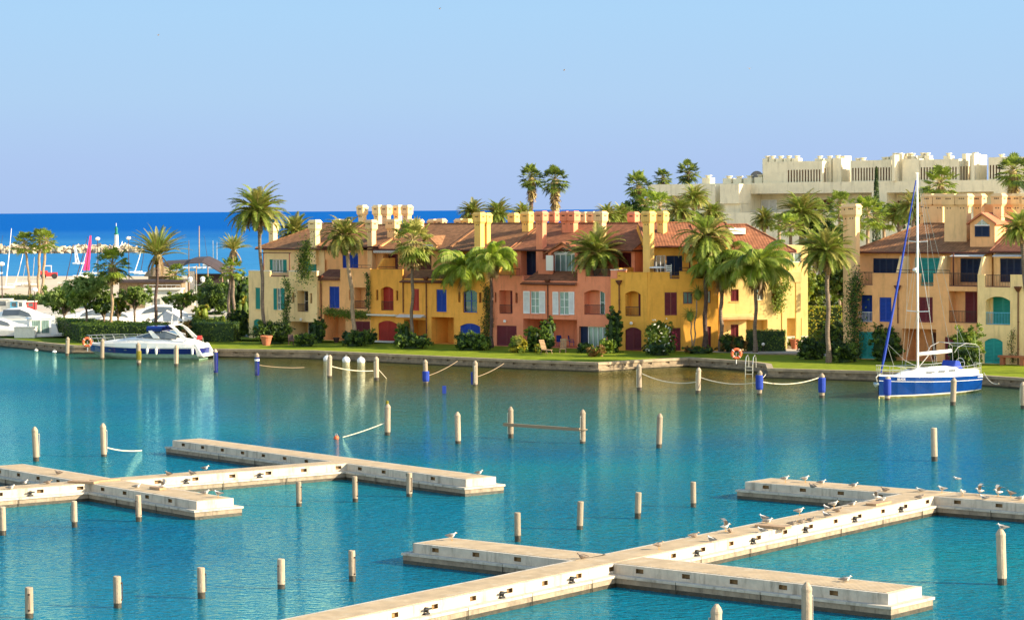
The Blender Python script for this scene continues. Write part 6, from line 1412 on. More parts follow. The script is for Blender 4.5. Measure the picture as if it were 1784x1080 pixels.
# buoys
def buoy(px, py, r, m, label, cat='buoy', sq=1.0, group=None, line=True):
    p = G(px, py); rt = thing('buoy', p, 0, label, cat, group); mb = MB(); mb.ball((0, 0, r * .45), r, 14, 10, 0, (1, 1, sq)); mb.build('float', m, rt, smooth=True)
    mb = MB(); mb.torus((0, 0, r * (.45 + sq) + .03), .07, .02, 12, 6); mb.build('eye', 'steel', rt)
for px, py, lb in ((570, 629, 'round white buoy half behind a post, left of three'), (603, 631, 'round white buoy, middle of three by the quay'), (629, 632, 'round white buoy with a rope to the quay, right of three')):
    buoy(px, py, .36, 'gelcoat_white', lb, group='white buoys by the quay')
buoy(586, 765, .16, 'orange_red', 'small round red buoy floating left of the tall post'); buoy(63, 612, .2, 'gelcoat_white', 'small white float by the left quay wall, left of two', sq=.6, group='white floats by the left quay'); buoy(95, 615, .24, 'gelcoat_white', 'small white float by the left quay wall, right of two', sq=.6, group='white floats by the left quay')
p = G(1722, 669); rt = thing('fender', (p.x, p.y, .25), R(-30), 'white sausage fender floating behind the sailboat stern', 'fender'); mb = MB(); mb.loft([[(x, r * math.cos(a), r * math.sin(a)) for a in [6.283 * j / 12 for j in range(12)]] for x, r in ((-.65, .03), (-.58, .16), (-.45, .22), (.45, .22), (.58, .16), (.65, .03))]); mb.build('float', 'gelcoat_white', rt, smooth=True)
p = G(774, 685); mb = MB(); mb.box(-.14, .14, -.08, .08, -.5, .55); tag(mb.build('blue_float', 'canvas_blue', None, loc=(p.x, p.y, 0)), 'small bright blue float standing in the water below the fendered post', 'float')

# lifebuoys, ladder, lawn things
def lifebuoy(px, py, z0, lb):
    p = G(px, py, z0); rt = thing('lifebuoy', p, R(0), lb, 'lifebuoy', 'lifebuoys on the quay'); mb = MB(); mb.torus((0, 0, .85), .36, .12, 22, 10); mb.build('ring', 'orange_red', rt, smooth=True)
    mb = MB(); [mb.torus((.36 * math.cos(a), 0, .85 + .36 * math.sin(a)), .125, .02, 10, 5, Matrix.Rotation(-a, 3, 'Y') @ Matrix.Rotation(R(90), 3, 'X')) for a in (.785, 2.356, 3.927, 5.498)]; mb.build('band', 'gelcoat_white', rt)
    mb = MB(); mb.tube([(0, .16, 0), (0, .16, .95)], .04, 8); mb.box(-.12, .12, .06, .16, .4, .46); mb.build('stand', 'iron_white', rt)
lifebuoy(152, 612, LAWN, 'orange lifebuoy on a stand at the bow of the motor yacht'); lifebuoy(1283, 634, LAWN, 'red lifebuoy on a stand beside the swimming ladder')
p = G(1306, 641, LAWN); rt = thing('swim_ladder', p, R(-20), 'tall steel swimming ladder on the quay beside the red lifebuoy', 'ladder'); mb = MB()
for x in (-.3, .3): mb.tube([(x, .9, 0), (x, .85, .8), (x, .55, 1.0), (x, .05, .85), (x, -.15, .3), (x, -.2, -1.2)], .035, 8)
mb.build('handrail', 'steel', rt); mb = MB()
for z in (.1, -.2, -.5): mb.box(-.3, .3, -.23, -.13, z, z + .04)
mb.build('step', 'steel', rt)
p = G(342, 603, LAWN); rt = thing('swim_ladder', p, R(-30), 'short bright ladder behind the yacht stern', 'ladder'); mb = MB()
for x in (-.25, .25): mb.tube([(x, .8, 0), (x, .7, .75), (x, .4, .95), (x, .0, .7), (x, -.25, -.4)], .035, 8)
mb.build('handrail', 'steel', rt)
p = G(1357, 617, LAWN + .01); tag_o = MB(); tag_o.box(-1.8, 1.8, -.8, .8, 0, .05); tag(tag_o.build('shower_slab', 'quay_stone', None, loc=p, rotz=R(-10)), 'pale paving slab set in the lawn near the ladder', 'slab')
def flowerpot(px, py, r, h, lb, m='terracotta'):
    p = G(px, py, LAWN); mb = MB(); mb.lathe([(r * .62, 0), (r * .98, h * .82), (r * 1.08, h * .84), (r * 1.08, h), (r * .92, h), (r * .88, h * .85)], 16); mb2 = mb.build('flowerpot', m, None, loc=p); tag(mb2, lb, 'flowerpot'); return p
flowerpot(464, 602, .55, .95, 'large terracotta pot before the left end house'); flowerpot(1384, 608, .4, .9, 'terracotta pot holding a leafy plant by the white wall'); flowerpot(586, 597, .3, .5, 'small dark pot inside the orange recess', 'iron')
def chair(px, py, rot, m, lb, z0=LAWN, lounger=False, grp=None, d=None):
    p = G(px, py, z0) if d is None else PD(px, py, d); rt = thing('garden_chair', p, R(rot), lb, 'chair', grp); s = MB(); s.box(-.26, .26, -.26, .26, .4, .45); s.build('seat', m, rt)
    b = MB(); b.loft([[(-.26, .24, .45), (.26, .24, .45), (.26, .28, .45), (-.26, .28, .45)], [(-.24, .38, 1.0), (.24, .38, 1.0), (.24, .41, 1.0), (-.24, .41, 1.0)]]); b.build('backrest', m, rt)
    for x in (-.23, .23):
        for y in (-.23, .23): l = MB(); l.tube([(x, y, 0), (x * .95, y * .95, .4)], .022, 6); l.build('leg', m, rt)
        a = MB(); a.box(x * 1.1 - .02, x * 1.1 + .02, -.2, .28, .62, .65); a.tube([(x * 1.1, -.18, .42), (x * 1.1, -.18, .62)], .02, 5); a.build('armrest', m, rt)
    return rt
CG = 'garden chairs before the pink house'
def lounger(px, py, rot, lb):
    p = G(px, py, LAWN); rt = thing('deck_chair', p, R(rot), lb, 'deck chair', 'wooden deck chairs on the lawn'); s = MB()
    for k in range(7): s.box(-.28, .28, -.75 + k * .13, -.66 + k * .13, .34, .37)
    s.build('seat', 'wood_teak', rt); b = MB()
    for k in range(7): y = .2 + k * .06; z = .4 + k * .12; b.box(-.28, .28, y, y + .03, z, z + .09)
    b.build('backrest', 'wood_teak', rt)
    for x in (-.26, .26):
        for y0, y1 in ((-.7, -.5), (.35, .1)): l = MB(); l.tube([(x, y0, 0), (x, y1, .36)], .028, 6); l.build('leg', 'wood_teak', rt)
lounger(950, 616, 35, 'wooden deck chair facing left on the lawn'); lounger(981, 614, -5, 'wooden deck chair facing the water, right one of two')
for px, py, rot, lb in ((976, 603, 20, 'blue plastic chair at the back of the pink house recess, left of two'), (998, 603, 60, 'blue plastic chair under the corner of the pink recess')): chair(px, py, rot, 'canvas_blue', lb, grp=CG)
p = G(986, 606, LAWN); rt = thing('garden_table', p, 0, 'round patio table between the blue chairs', 'table'); mb = MB(); mb.lathe([(.5, .7), (.52, .72), (.52, .74), (.5, .76)], 16); mb.build('tabletop', 'wood_teak', rt); mb = MB(); mb.tube([(0, 0, 0), (0, 0, .7)], .04, 8); mb.lathe([(.25, 0), (.2, .05)], 10); mb.build('base', 'wood_teak', rt)
for px, py, rot, lb in ((507, 601, 10, 'dark iron chair under the left end house, left of the pair'), (517, 602, -30, 'dark iron chair under the left end house, right of the pair')): chair(px, py, rot, 'iron', lb, grp='iron chairs before the left end house')
# white table and chair on the corner house terrace (terrace floor 7.2)
zt_ = ZT + .25
def on_terrace(px, y): x = F2.X(px, y); q = F2.W(x, y, zt_); return q
q = on_terrace(1163, 1.0); rt = thing('garden_chair', q, R(200), 'white folding chair on the yellow corner house terrace', 'chair')
s = MB(); s.box(-.28, .28, -.28, .28, .42, .47); s.build('seat', 'gelcoat_white', rt); b = MB(); [b.box(-.28, .28, .26, .31, .55 + k * .18, .66 + k * .18) for k in range(4)]; b.box(-.28, -.23, .25, .32, .45, 1.3); b.box(.23, .28, .25, .32, .45, 1.3); b.build('backrest', 'gelcoat_white', rt)
for x in (-.25, .25):
    for y in (-.25, .25): l = MB(); l.tube([(x, y, 0), (x, y, .43)], .03, 6); l.build('leg', 'gelcoat_white', rt)
q = on_terrace(1146, 1.2); rt = thing('garden_table', q, 0, 'white table with rounded top on the yellow corner house terrace', 'table'); mb = MB(); mb.lathe([(.75, .95), (.78, .97), (.78, 1.0), (.7, 1.06), (.3, 1.1)], 18); mb.build('tabletop', 'gelcoat_white', rt); mb = MB(); mb.tube([(0, 0, 0), (0, 0, .95)], .05, 8); mb.lathe([(.35, 0), (.3, .05)], 12); mb.build('base', 'gelcoat_white', rt)
x, z = F1.at(1764, 636, -2.6); q = F1.W(x, -2.6, LAWN); rt = thing('planter_bench', q, F1.a, 'low terracotta brick bench at the foot of the cream house', 'bench'); mb = MB(); mb.box(-1.15, 1.2, -.3, .25, .62, .78); mb.build('seat', 'terracotta', rt)
for a in (-1.0, .75): mb = MB(); mb.box(a, a + .3, -.25, .2, 0, .619); mb.build('leg', 'terracotta', rt)
p = G(1383, 606, LAWN); mb = MB(); mb.box(-2.2, 1.6, 1.2, 1.5, -.1, 1.0); tag(mb.build('garden_wall', 'stone_white', None, loc=p, rotz=R(5)), 'low pale wall behind the potted plant between the hedges', 'wall')
p = G(1329, 612, LAWN); rt = thing('garden_lamp', (p.x, p.y - .3, LAWN), 0, 'small round white lamp before the dark hedge', 'lamp'); mb = MB(); mb.tube([(0, 0, 0), (0, 0, .55)], .03, 6); mb.build('post', 'iron', rt); mb = MB(); mb.ball((0, 0, .65), .15, 10, 8); mb.build('globe', 'gelcoat_white', rt, smooth=True)

# ============================================================ BOATS
def hull(stations, mats, mids, name='hull', deck=True):
    """stations: (x, [(half breadth, z) keel..sheer]); mids: material per strip"""
    mb = MB(); n = len(stations[0][1])
    for sg in (1, -1):
        for i in range(len(stations) - 1):
            xa, A = stations[i]; xb, B = stations[i + 1]
            for j in range(n - 1):
                q = [(xa if not isinstance(xa, (list, tuple)) else xa[j], sg * A[j][0], A[j][1]), (xb if not isinstance(xb, (list, tuple)) else xb[j], sg * B[j][0], B[j][1]),
                     (xb if not isinstance(xb, (list, tuple)) else xb[j + 1], sg * B[j + 1][0], B[j + 1][1]), (xa if not isinstance(xa, (list, tuple)) else xa[j + 1], sg * A[j + 1][0], A[j + 1][1])]
                mb.poly(q[::sg], mids[j])
    X = lambda st, j: st[0] if not isinstance(st[0], (list, tuple)) else st[0][j]
    for j in range(n - 1):
        s0 = stations[0]; mb.poly([(X(s0, j), -s0[1][j][0], s0[1][j][1]), (X(s0, j), s0[1][j][0], s0[1][j][1]), (X(s0, j + 1), s0[1][j + 1][0], s0[1][j + 1][1]), (X(s0, j + 1), -s0[1][j + 1][0], s0[1][j + 1][1])], mids[j])
    if deck:
        for i in range(len(stations) - 1):
            a, b = stations[i], stations[i + 1]; u, v = a[1][-1], b[1][-1]; xa, xb = X(a, n - 1), X(b, n - 1); cr = .06
            mb.poly([(xa, -u[0], u[1]), (xa, 0, u[1] + cr), (xb, 0, v[1] + cr), (xb, -v[0], v[1])], mids[-1]); mb.poly([(xa, 0, u[1] + cr), (xa, u[0], u[1]), (xb, v[0], v[1]), (xb, 0, v[1] + cr)], mids[-1])
    return mb
def pipe(par, pts, r=.02, m='steel', name='handrail'):
    mb = MB()
    for p in pts: mb.tube(p, r, 5)
    return mb.build(name, m, par)
# --- motor yacht
st_ = G(355, 625); ang = R(167)
YL = 11.1; mid = Vector((st_.x + math.cos(ang) * YL / 2, st_.y + math.sin(ang) * YL / 2, 0))
yt = thing('motor_yacht', mid, ang, 'white motor yacht with a navy hull band moored along the left quay', 'motor yacht'); yt.scale = (.875, .9, .9)
def yst(x, w, k, sheer, lift=0): # keel, chine, band bottom, band top, sheer
    return (x, [(0.0, -.45 + k), (w * .62, -.12 + k * 1.1), (w * .8, .18 + k * .75), (w * .9, .56 + lift * .55), (w * .985, 1.12 + lift * .8), (w, 1.22 + lift * .85), (w * .97, sheer)])
S_ = [yst(-6.3, 1.9, 0, 1.5), yst(-5, 1.98, 0, 1.62), yst(-3, 2.02, 0, 1.68), yst(-1, 2.0, .02, 1.7), yst(1, 1.88, .06, 1.7, .04), yst(3, 1.55, .18, 1.66, .1), yst(4.6, 1.05, .42, 1.6, .2), yst(5.7, .5, .85, 1.56, .3), yst(6.35, .05, 1.25, 1.56, .32)]
mb = hull(S_, None, [0, 0, 0, 2, 1, 1]); mb.build('hull', ['antifoul_green', 'gelcoat_white', 'hull_navy'], yt, smooth=False)
# deckhouse: long low crown
def crown_ring(x, w, z0, z1): return [(x, -w, z0), (x, -w * .86, z0 + (z1 - z0) * .6), (x, -w * .55, z0 + (z1 - z0) * .92), (x, 0, z1), (x, w * .55, z0 + (z1 - z0) * .92), (x, w * .86, z0 + (z1 - z0) * .6), (x, w, z0)]
mb = MB(); mb.loft([crown_ring(x, w, zz, z) for x, w, zz, z in ((-6.25, 1.7, 1.4, 1.45), (-5.6, 1.8, 1.45, 1.85), (-4.4, 1.88, 1.5, 2.1), (-2.5, 1.85, 1.55, 2.22), (-.5, 1.7, 1.55, 2.3), (1.2, 1.5, 1.55, 2.22), (3, 1.15, 1.55, 2.02), (4.6, .75, 1.5, 1.8), (5.6, .3, 1.5, 1.62))]); mb.build('deckhouse', 'gelcoat_white', yt, smooth=True)
mb = MB(); mb.loft([[(x, -w, z0), (x + .0, -w * .75, z1), (x, w * .75, z1), (x, w, z0)] for x, w, z0, z1 in ((-3.9, 1.55, 2.05, 2.45), (-2.6, 1.5, 2.1, 2.85), (-1.4, 1.4, 2.15, 2.86), (-.3, 1.2, 2.2, 2.55), (.9, .85, 2.2, 2.3))], close=False, caps=False); mb.build('windscreen', 'glass_tint', yt)
pipe(yt, [[(-3.9, -1.2, 2.47), (-2.6, -1.13, 2.87), (-1.4, -1.06, 2.88), (-.3, -.92, 2.57), (.9, -.65, 2.3)], [(-3.9, 1.2, 2.47), (-2.6, 1.13, 2.87), (-1.4, 1.06, 2.88), (-.3, .92, 2.57), (.9, .65, 2.3)]], .035, 'gelcoat_white', 'windscreen_frame')
mb = MB(); mb.box(-5.1, -4.9, -1.5, 1.5, 1.95, 2.02)
for sg in (-1, 1): mb.loft([[(-5.3, sg * 1.75, 1.9), (-4.6, sg * 1.75, 2.05), (-4.6, sg * 1.6, 2.05), (-5.3, sg * 1.6, 1.9)], [(-3.95, sg * 1.6, 3.15), (-3.5, sg * 1.6, 3.2), (-3.5, sg * 1.45, 3.2), (-3.95, sg * 1.45, 3.15)], [(-3.4, sg * 1.4, 3.5), (-3.0, sg * 1.4, 3.48), (-3.0, sg * 1.2, 3.48), (-3.4, sg * 1.2, 3.5)]])
mb.box(-3.45, -2.95, -1.3, 1.3, 3.44, 3.56); mb.build('radar_arch', 'gelcoat_white', yt)
for sg in (-1, 1): mb = MB(); mb.loft([[(-2.1, sg * 1.5, 2.1), (-1.3, sg * 1.5, 2.15), (-1.3, sg * 1.35, 2.15), (-2.1, sg * 1.35, 2.1)], [(-1.1, sg * 1.35, 2.95), (-.7, sg * 1.35, 2.9), (-.7, sg * 1.2, 2.9), (-1.1, sg * 1.2, 2.95)]]); mb.build('support', 'gelcoat_white', yt)
mb = MB(); mb.loft([[(x, -1.3, 2.85), (x, -1.35, 3.2), (x, -1.1, 3.36), (x, 1.1, 3.36), (x, 1.35, 3.2), (x, 1.3, 2.85)] for x in (-2.2, -2.1, -.6, -.5)]); mb.build('canopy', 'canvas_blue' if False else 'hull_navy', yt)
pipe(yt, [[(-1.9, 1.1, 2.3), (-2.1, 1.25, 3.1)], [(-1.9, -1.1, 2.3), (-2.1, -1.25, 3.1)]], .03)
mb = MB(); mb.lathe([(.02, 0), (.28, .03), (.3, .14), (.2, .24), (.02, .26)], 14, (-3.2, 0, 3.56)); mb.build('radome', 'gelcoat_white', yt); pipe(yt, [[(-3.1, .7, 3.5), (-3.2, .7, 4.6)], [(-3.1, .9, 3.5), (-3.2, .9, 4.4)], [(-3.1, -.8, 3.5), (-3.25, -.8, 4.2)]], .02, 'gelcoat_white', 'antenna')
rl = []
for sg in (-1, 1):
    e = [(6.8, sg * .12, 2.35), (5.2, sg * .85, 2.4), (3.5, sg * 1.35, 2.42), (1.5, sg * 1.72, 2.4), (-.2, sg * 1.85, 2.35), (-.6, sg * 1.88, 1.75)]; rl.append(e); e2 = [(a, b, c - .33) for a, b, c in e[:-1]]; rl.append(e2)
    for q, zz in zip(((6.1, .25), (5.0, .85), (4.0, 1.15), (2.8, 1.45), (1.4, 1.7), (.2, 1.8)), (1.56, 1.58, 1.62, 1.66, 1.7, 1.7)): rl.append([(q[0], sg * q[1], zz), (q[0] + .35, sg * q[1] * .97, 2.39)])
pipe(yt, rl, .022)
for sg in (1, -1):
    for x, w in ((3.6, 1.42), (1.7, 1.83)): mb = MB(); mb.loft([[(x - a, sg * (w + .01), .95 + .05 * b), (x + a, sg * (w - .05), .95 + .05 * b)] for a, b in ((.1, -1), (.22, 0), (.1, 1))], close=False, caps=False); mb.build('porthole', 'glass_tint', yt)
for x in (-.9, -1.9, -5.9):
    mb = MB(); mb.loft([[(x + r * math.cos(a), 2.17 + r * math.sin(a), z) for a in [6.283 * j / 10 for j in range(10)]] for z, r in ((.5, .03), (.6, .12), (1.05, .14), (1.15, .1), (1.2, .02))]); f = mb.build('fender', 'gelcoat_white', yt, smooth=True); pipe(f, [[(x, 2.17, 1.15), (x, 1.95, 1.6)]], .012, 'rope', 'line')
mb = MB(); mb.box(-6.9, -6.25, -1.7, 1.7, .3, .42); mb.build('bathing_platform', 'gelcoat_white', yt)
mb = MB(); mb.loft([[(-6.9, y, .42), (-6.2, y, 1.55), (-6.0, y, 1.6), (-6.3, y, .42)] for y in (1.7, 1.9)]); mb.build('stern_quarter', 'gelcoat_white', yt); mb = MB(); mb.loft([[(-6.9, y, .42), (-6.2, y, 1.55), (-6.0, y, 1.6), (-6.3, y, .42)] for y in (-1.9, -1.7)]); mb.build('stern_quarter', 'gelcoat_white', yt)
mb = MB(); mb.box(-5.6, -5.2, -1.55, -1.1, 1.9, 2.3); mb.build('life_ring_box', 'red_paint', yt)
# --- sailboat
ang = R(221); Bow = Vector((25.9, 176.3, 0)); SL = 11.8; SL *= .86; mid = Vector((Bow.x - math.cos(ang) * SL / 2, Bow.y - math.sin(ang) * SL / 2, 0))
sb = thing('sailboat', mid, ang, 'blue hulled white decked sailing yacht with bare mast moored at the right quay', 'sailboat'); sb.scale = (.86, .92, 1)
def sst(x, w, k, sheer):
    h_ = sheer; return (x, [(0, -.5 + k), (w * .6, -.28 + k * .9), (w * .86, .1 + k * .15), (w * .9, .2), (w * .985, h_ - .40), (w * .99, h_ - .365), (w, h_ - .06), (w * .99, h_)])
S_ = [sst(-5.85, 1.35, .45, 1.3), sst(-5.0, 1.6, .35, 1.31), sst(-3.2, 1.86, .12, 1.34), sst(-1.0, 1.95, 0, 1.38), sst(1.2, 1.82, 0, 1.44), sst(3.0, 1.42, .05, 1.5), sst(4.5, .85, .15, 1.56), sst(5.5, .3, .3, 1.61), sst(5.9, .03, .5, 1.64)]
mb = hull(S_, None, [3, 3, 1, 0, 1, 0, 1]); mb.build('hull', ['hull_blue', 'gelcoat_white', 'hull_blue', 'antifoul_ochre'], sb)
mb = MB(); mb.loft([crown_ring(x, w, zz, z) for x, w, zz, z in ((-3.2, 1.35, 1.35, 1.9), (-2.6, 1.42, 1.36, 1.98), (-.8, 1.35, 1.38, 2.0), (1.0, 1.2, 1.42, 1.95), (2.2, .95, 1.46, 1.82), (3.2, .6, 1.5, 1.62), (3.6, .3, 1.5, 1.55))]); dk = mb.build('coachroof', 'gelcoat_white', sb, smooth=True)
for sg in (1, -1):
    for x0_, x1_ in ((-2.3, -1.5), (-1.0, -.2), (.4, 1.2)): mb = MB(); mb.poly([(x0_, sg * 1.325, 1.62), (x1_, sg * (1.29 if x0_ < 0 else 1.16), 1.63), (x1_, sg * (1.2 if x0_ < 0 else 1.08), 1.78), (x0_, sg * 1.24, 1.78)]); mb.build('porthole', 'glass_tint', dk)
for q in ((1.5, 2.0, -.25, .25, 1.9, 1.98), (-.2, .3, -.25, .25, 1.99, 2.05)): mb = MB(); mb.box(*q); mb.build('hatch', 'glass_tint', dk)
mb = MB(); mb.box(-5.4, -3.2, .75, 1.15, 1.35, 1.72); mb.box(-5.4, -3.2, -1.15, -.75, 1.35, 1.72); mb.box(-5.7, -5.4, -1.1, 1.1, 1.3, 1.62); mb.build('cockpit_coaming', 'gelcoat_white', sb, smooth=False)
mb = MB(); mb.tube([(-4.5, 0, 1.35), (-4.5, 0, 2.1)], .12, 8); mb.build('pedestal', 'gelcoat_white', sb); mb = MB(); mb.torus((-4.65, 0, 2.05), .42, .025, 20, 6, Matrix.Rotation(R(90), 3, 'Z')); mb.build('wheel', 'steel', sb)
MX = .9; zt = 15.9
mb = MB(); mb.loft([[(MX + .11 * s_ * math.cos(a) + .08 * (z / 15) , .075 * s_ * math.sin(a), z) for a in [6.283 * j / 12 for j in range(12)]] for z, s_ in ((1.8, 1), (12, 1), (zt, .8))]); ms = mb.build('mast', 'iron_white' if False else 'gelcoat_white', sb, smooth=True)
sp = MB()
for z, w in ((6.0, 1.15), (11.0, .95)): sp.tube([(MX, -w, z + .05), (MX, 0, z), (MX, w, z + .05)], .035, 5)
sp.build('spreader', 'gelcoat_white', ms); mb = MB(); mb.ball((MX + .32, 0, 9.0), .24, 12, 8, 0, (1, 1, .6)); mb.box(MX + .05, MX + .3, -.05, .05, 8.8, 8.9); mb.build('radome', 'gelcoat_white', ms, smooth=True)
mb = MB(); mb.box(MX - .15, MX + .3, -.03, .03, zt, zt + .04); mb.tube([(MX + .2, 0, zt), (MX + .2, 0, zt + .45)], .012, 4); mb.build('wind_vane', 'steel', ms)
mb = MB(); mb.loft([[(x, .11 * math.cos(a), z + .14 * math.sin(a)) for a in [6.283 * j / 10 for j in range(10)]] for x, z in ((MX - .15, 2.95), (-3.0, 3.02), (-3.4, 3.03))]); mb.build('boom', 'gelcoat_white', sb, smooth=True)
pipe(sb, [[(MX - .1, 0, 2.0), (-.6, 0, 2.9)]], .03, 'alloy_matt', 'boom_strut')
mb = MB(); mb.tube([(5.6, 0, 1.8), (5.2, 0, 2.9), (3.4, 0, 8.2), (MX + .25, 0, 15.4)], [.05, .11, .09, .045], 8); mb.build('furled_jib', 'canvas_blue', sb)
rg = []
for sg in (1, -1): rg += [[(MX - .1, sg * 1.75, 1.45), (MX, sg * 1.15, 6.05), (MX, sg * .95, 11.05), (MX, 0, 15.5)], [(MX - .2, sg * 1.7, 1.45), (MX, 0, 6.0)], [(MX - .5, sg * 1.7, 1.45), (MX, 0, 11)], [(MX, sg * 1.15, 6.05), (MX, 0, 11)]]
rg += [[(-5.7, .9, 1.4), (-4.2, 0, 4.8), (MX, 0, zt)], [(-5.7, -.9, 1.4), (-4.2, 0, 4.8)], [(-3.3, 0, 3.2), (MX, 0, zt - .1)]]
rg += [[(4.9, 0, 3.9), (3.0, .3, 2.6), (1.0, .2, 2.0)], [(4.9, 0, 3.9), (3.6, -.3, 2.2), (1.6, -.4, 1.9)]]
pipe(sb, rg, .012, 'steel', 'rigging')
rl = []
for sg in (-1, 1):
    e = [(6.1, sg * .1, 2.35), (5.3, sg * .38, 2.3), (4.3, sg * .95, 2.22)]; rl += [e, [(a, b, c - .3) for a, b, c in e], [(5.9, sg * .1, 1.64), (6.1, sg * .1, 2.35)], [(4.9, sg * .6, 1.6), (4.9, sg * .65, 2.27)], [(4.3, sg * .92, 1.56), (4.3, sg * .95, 2.22)]]
    q = [(4.3, .95, 2.22), (2.6, 1.5, 2.1), (.8, 1.82, 2.05), (-1.2, 1.9, 2.02), (-3.2, 1.82, 2.0), (-4.6, 1.62, 2.05)]
    rl.append([(a, sg * b, c) for a, b, c in q]); rl.append([(a, sg * b, c - .3) for a, b, c in q]); rl += [[(a, sg * b, 1.35), (a, sg * b, c)] for a, b, c in q[1:]]
    rl += [[(-4.6, sg * 1.62, 2.05), (-5.7, sg * 1.3, 2.1), (-5.85, sg * .5, 2.1)], [(-5.7, sg * 1.3, 1.3), (-5.7, sg * 1.3, 2.1)], [(-5.8, sg * .5, 1.3), (-5.85, sg * .5, 2.1)], [(-4.6, sg * 1.62, 1.75), (-5.7, sg * 1.3, 1.75), (-5.85, sg * .5, 1.75)]]
pipe(sb, rl, .02)
pipe(sb, [[(-5.5, s_ * 1.35, 1.4), (-5.35, s_ * 1.35, 3.3), (-4.9, s_ * 1.35, 3.5), (-3.6, s_ * 1.35, 3.62), (-2.5, s_ * 1.35, 3.35), (-2.1, s_ * 1.35, 3.0)] for s_ in (1, -1)] + [[(-5.35, -1.35, 3.3), (-5.35, 1.35, 3.3)], [(-3.6, -1.35, 3.62), (-3.6, 1.35, 3.62)], [(-4.9, -1.35, 3.5), (-4.9, 1.35, 3.5)]], .02, 'alloy_matt', 'canopy_frame')
mb = MB(); mb.loft([[(x, -w, z0), (x, -w * .8, z1), (x, w * .8, z1), (x, w, z0)] for x, w, z0, z1 in ((-4.1, .7, 1.7, 1.85), (-3.7, .8, 1.75, 2.3), (-3.2, .8, 1.75, 2.35), (-2.9, .7, 1.8, 1.95))]); mb.build('spray_hood', 'canvas_blue', sb)
mb = MB(); mb.tube([(6.1, 0, 1.2), (6.25, 0, 1.5), (5.8, 0, 1.72)], .05, 6); mb.loft([[(6.2, -.3, 1.0), (6.32, 0, .82), (6.36, 0, 1.0), (6.22, -.25, 1.15)], [(6.2, .3, 1.0), (6.32, .05, .82), (6.36, .05, 1.0), (6.22, .25, 1.15)]]); mb.build('anchor', 'steel', sb)
# writing on the bow: illegible small white letters
def lettering(par, txt, size, loc, rot, m, name='lettering'):
    cu = bpy.data.curves.new(name, 'FONT'); cu.body = txt; cu.size = size; cu.extrude = .004; cu.space_character = 1.15; cu.materials.append(MATS[m])
    t = bpy.data.objects.new(name, cu); COL.objects.link(t); bpy.context.view_layer.update()
    me = bpy.data.meshes.new_from_object(t.evaluated_get(bpy.context.evaluated_depsgraph_get())); bpy.data.objects.remove(t)
    o = bpy.data.objects.new(name, me); COL.objects.link(o); o.parent = par; o.location = loc; o.rotation_euler = rot; return o
lettering(sb, 'BEADE', .22, (4.62, .86, 1.27), (R(90), R(1), R(180 - 23)), 'gelcoat_white')
mb = MB(); [mb.box(-4.9 - k * .16, -4.8 - k * .16, 1.6 - k * .015, 1.66 - k * .015, 1.1, 1.17) for k in range(5)]; mb.build('hull_marks', 'gelcoat_white', sb)
x0 = G(1560, 640, .8)
rope('white mooring line from the sailboat stern to the quay', (mid.x + 4.9, mid.y + 3.4, 1.3), tuple(G(1740, 668, .8)), .3)
# --- boats in the inner basin on the left
def small_cruiser(px, py, rot, L_, lb, band='hull_navy', scale=1.0, cabin=True, group='white boats in the inner basin', z=0.0, name='motor_boat'):
    p = G(px, py, z); rt = thing(name, p, R(rot), lb, 'motor boat', group); k = L_ / 12.7
    def q(x, w, kk, sh, lift=0): a = yst(x, w, kk, sh, lift); return (a[0] * k, [(b * k, c * k) for b, c in a[1]])
    S = [q(-6.3, 1.9, 0, 1.5), q(-3, 2.02, 0, 1.68), q(1, 1.88, .06, 1.7, .04), q(3, 1.55, .18, 1.72, .1), q(4.6, 1.05, .42, 1.8, .2), q(5.7, .5, .85, 1.9, .3), q(6.35, .05, 1.25, 1.95, .32)]
    hull(S, None, [0, 0, 0, 1, 0, 0]).build('hull', ['gelcoat_white', band], rt)
    mb = MB(); mb.loft([[(a * k, b * k, c * k) for a, b, c in crown_ring(x, w, zz, zc)] for x, w, zz, zc in ((-4.5, 1.6, 1.5, 2.0), (-2.5, 1.7, 1.5, 3.0), (-.5, 1.6, 1.5, 3.1), (1.2, 1.4, 1.5, 2.5), (3, 1.1, 1.55, 2.1), (4.8, .5, 1.5, 1.85))]); c_ = mb.build('cabin', 'gelcoat_white', rt, smooth=True)
    mb = MB()
    for sg in (1, -1): mb.loft([[(a * k, sg * b * k, c * k) for a, b, c in r_] for r_ in ([(-2.6, 1.62, 2.2), (-2.6, 1.3, 2.85)], [(-.5, 1.5, 2.25), (-.5, 1.2, 2.9)], [(1.1, 1.35, 2.05), (.6, 1.1, 2.5)])], close=False, caps=False)
    mb.build('cabin_window', 'glass_tint', c_)
    pipe(rt, [[(6.6 * k, 0, 2.6 * k), (4 * k, sg * 1.25 * k, 2.5 * k), (1.5 * k, sg * 1.8 * k, 2.4 * k)] for sg in (1, -1)] + [[(x * k, sg * y * k, 1.7 * k), (x * k, sg * y * k, 2.45 * k)] for sg in (1, -1) for x, y in ((5.5, .6), (4, 1.25), (2.6, 1.55))], .022)
    return rt
b1 = small_cruiser(52, 583, -20, 12.5, 'large white flybridge boat with a sloping bow pointing right at the far left')
small_cruiser(12, 592, -8, 9.5, 'pale grey sports boat cut by the left edge, nearest the lawn', 'hull_blue'); small_cruiser(150, 578, 200, 11.0, 'white boat half hidden behind the grey green trees', 'gelcoat_white')
small_cruiser(210, 577, 15, 10.0, 'white boat hull seen between the tree trunks left of the date palm', 'hull_navy'); small_cruiser(262, 575, 190, 12.0, 'tall white boat behind the date palm trunk', 'gelcoat_white')
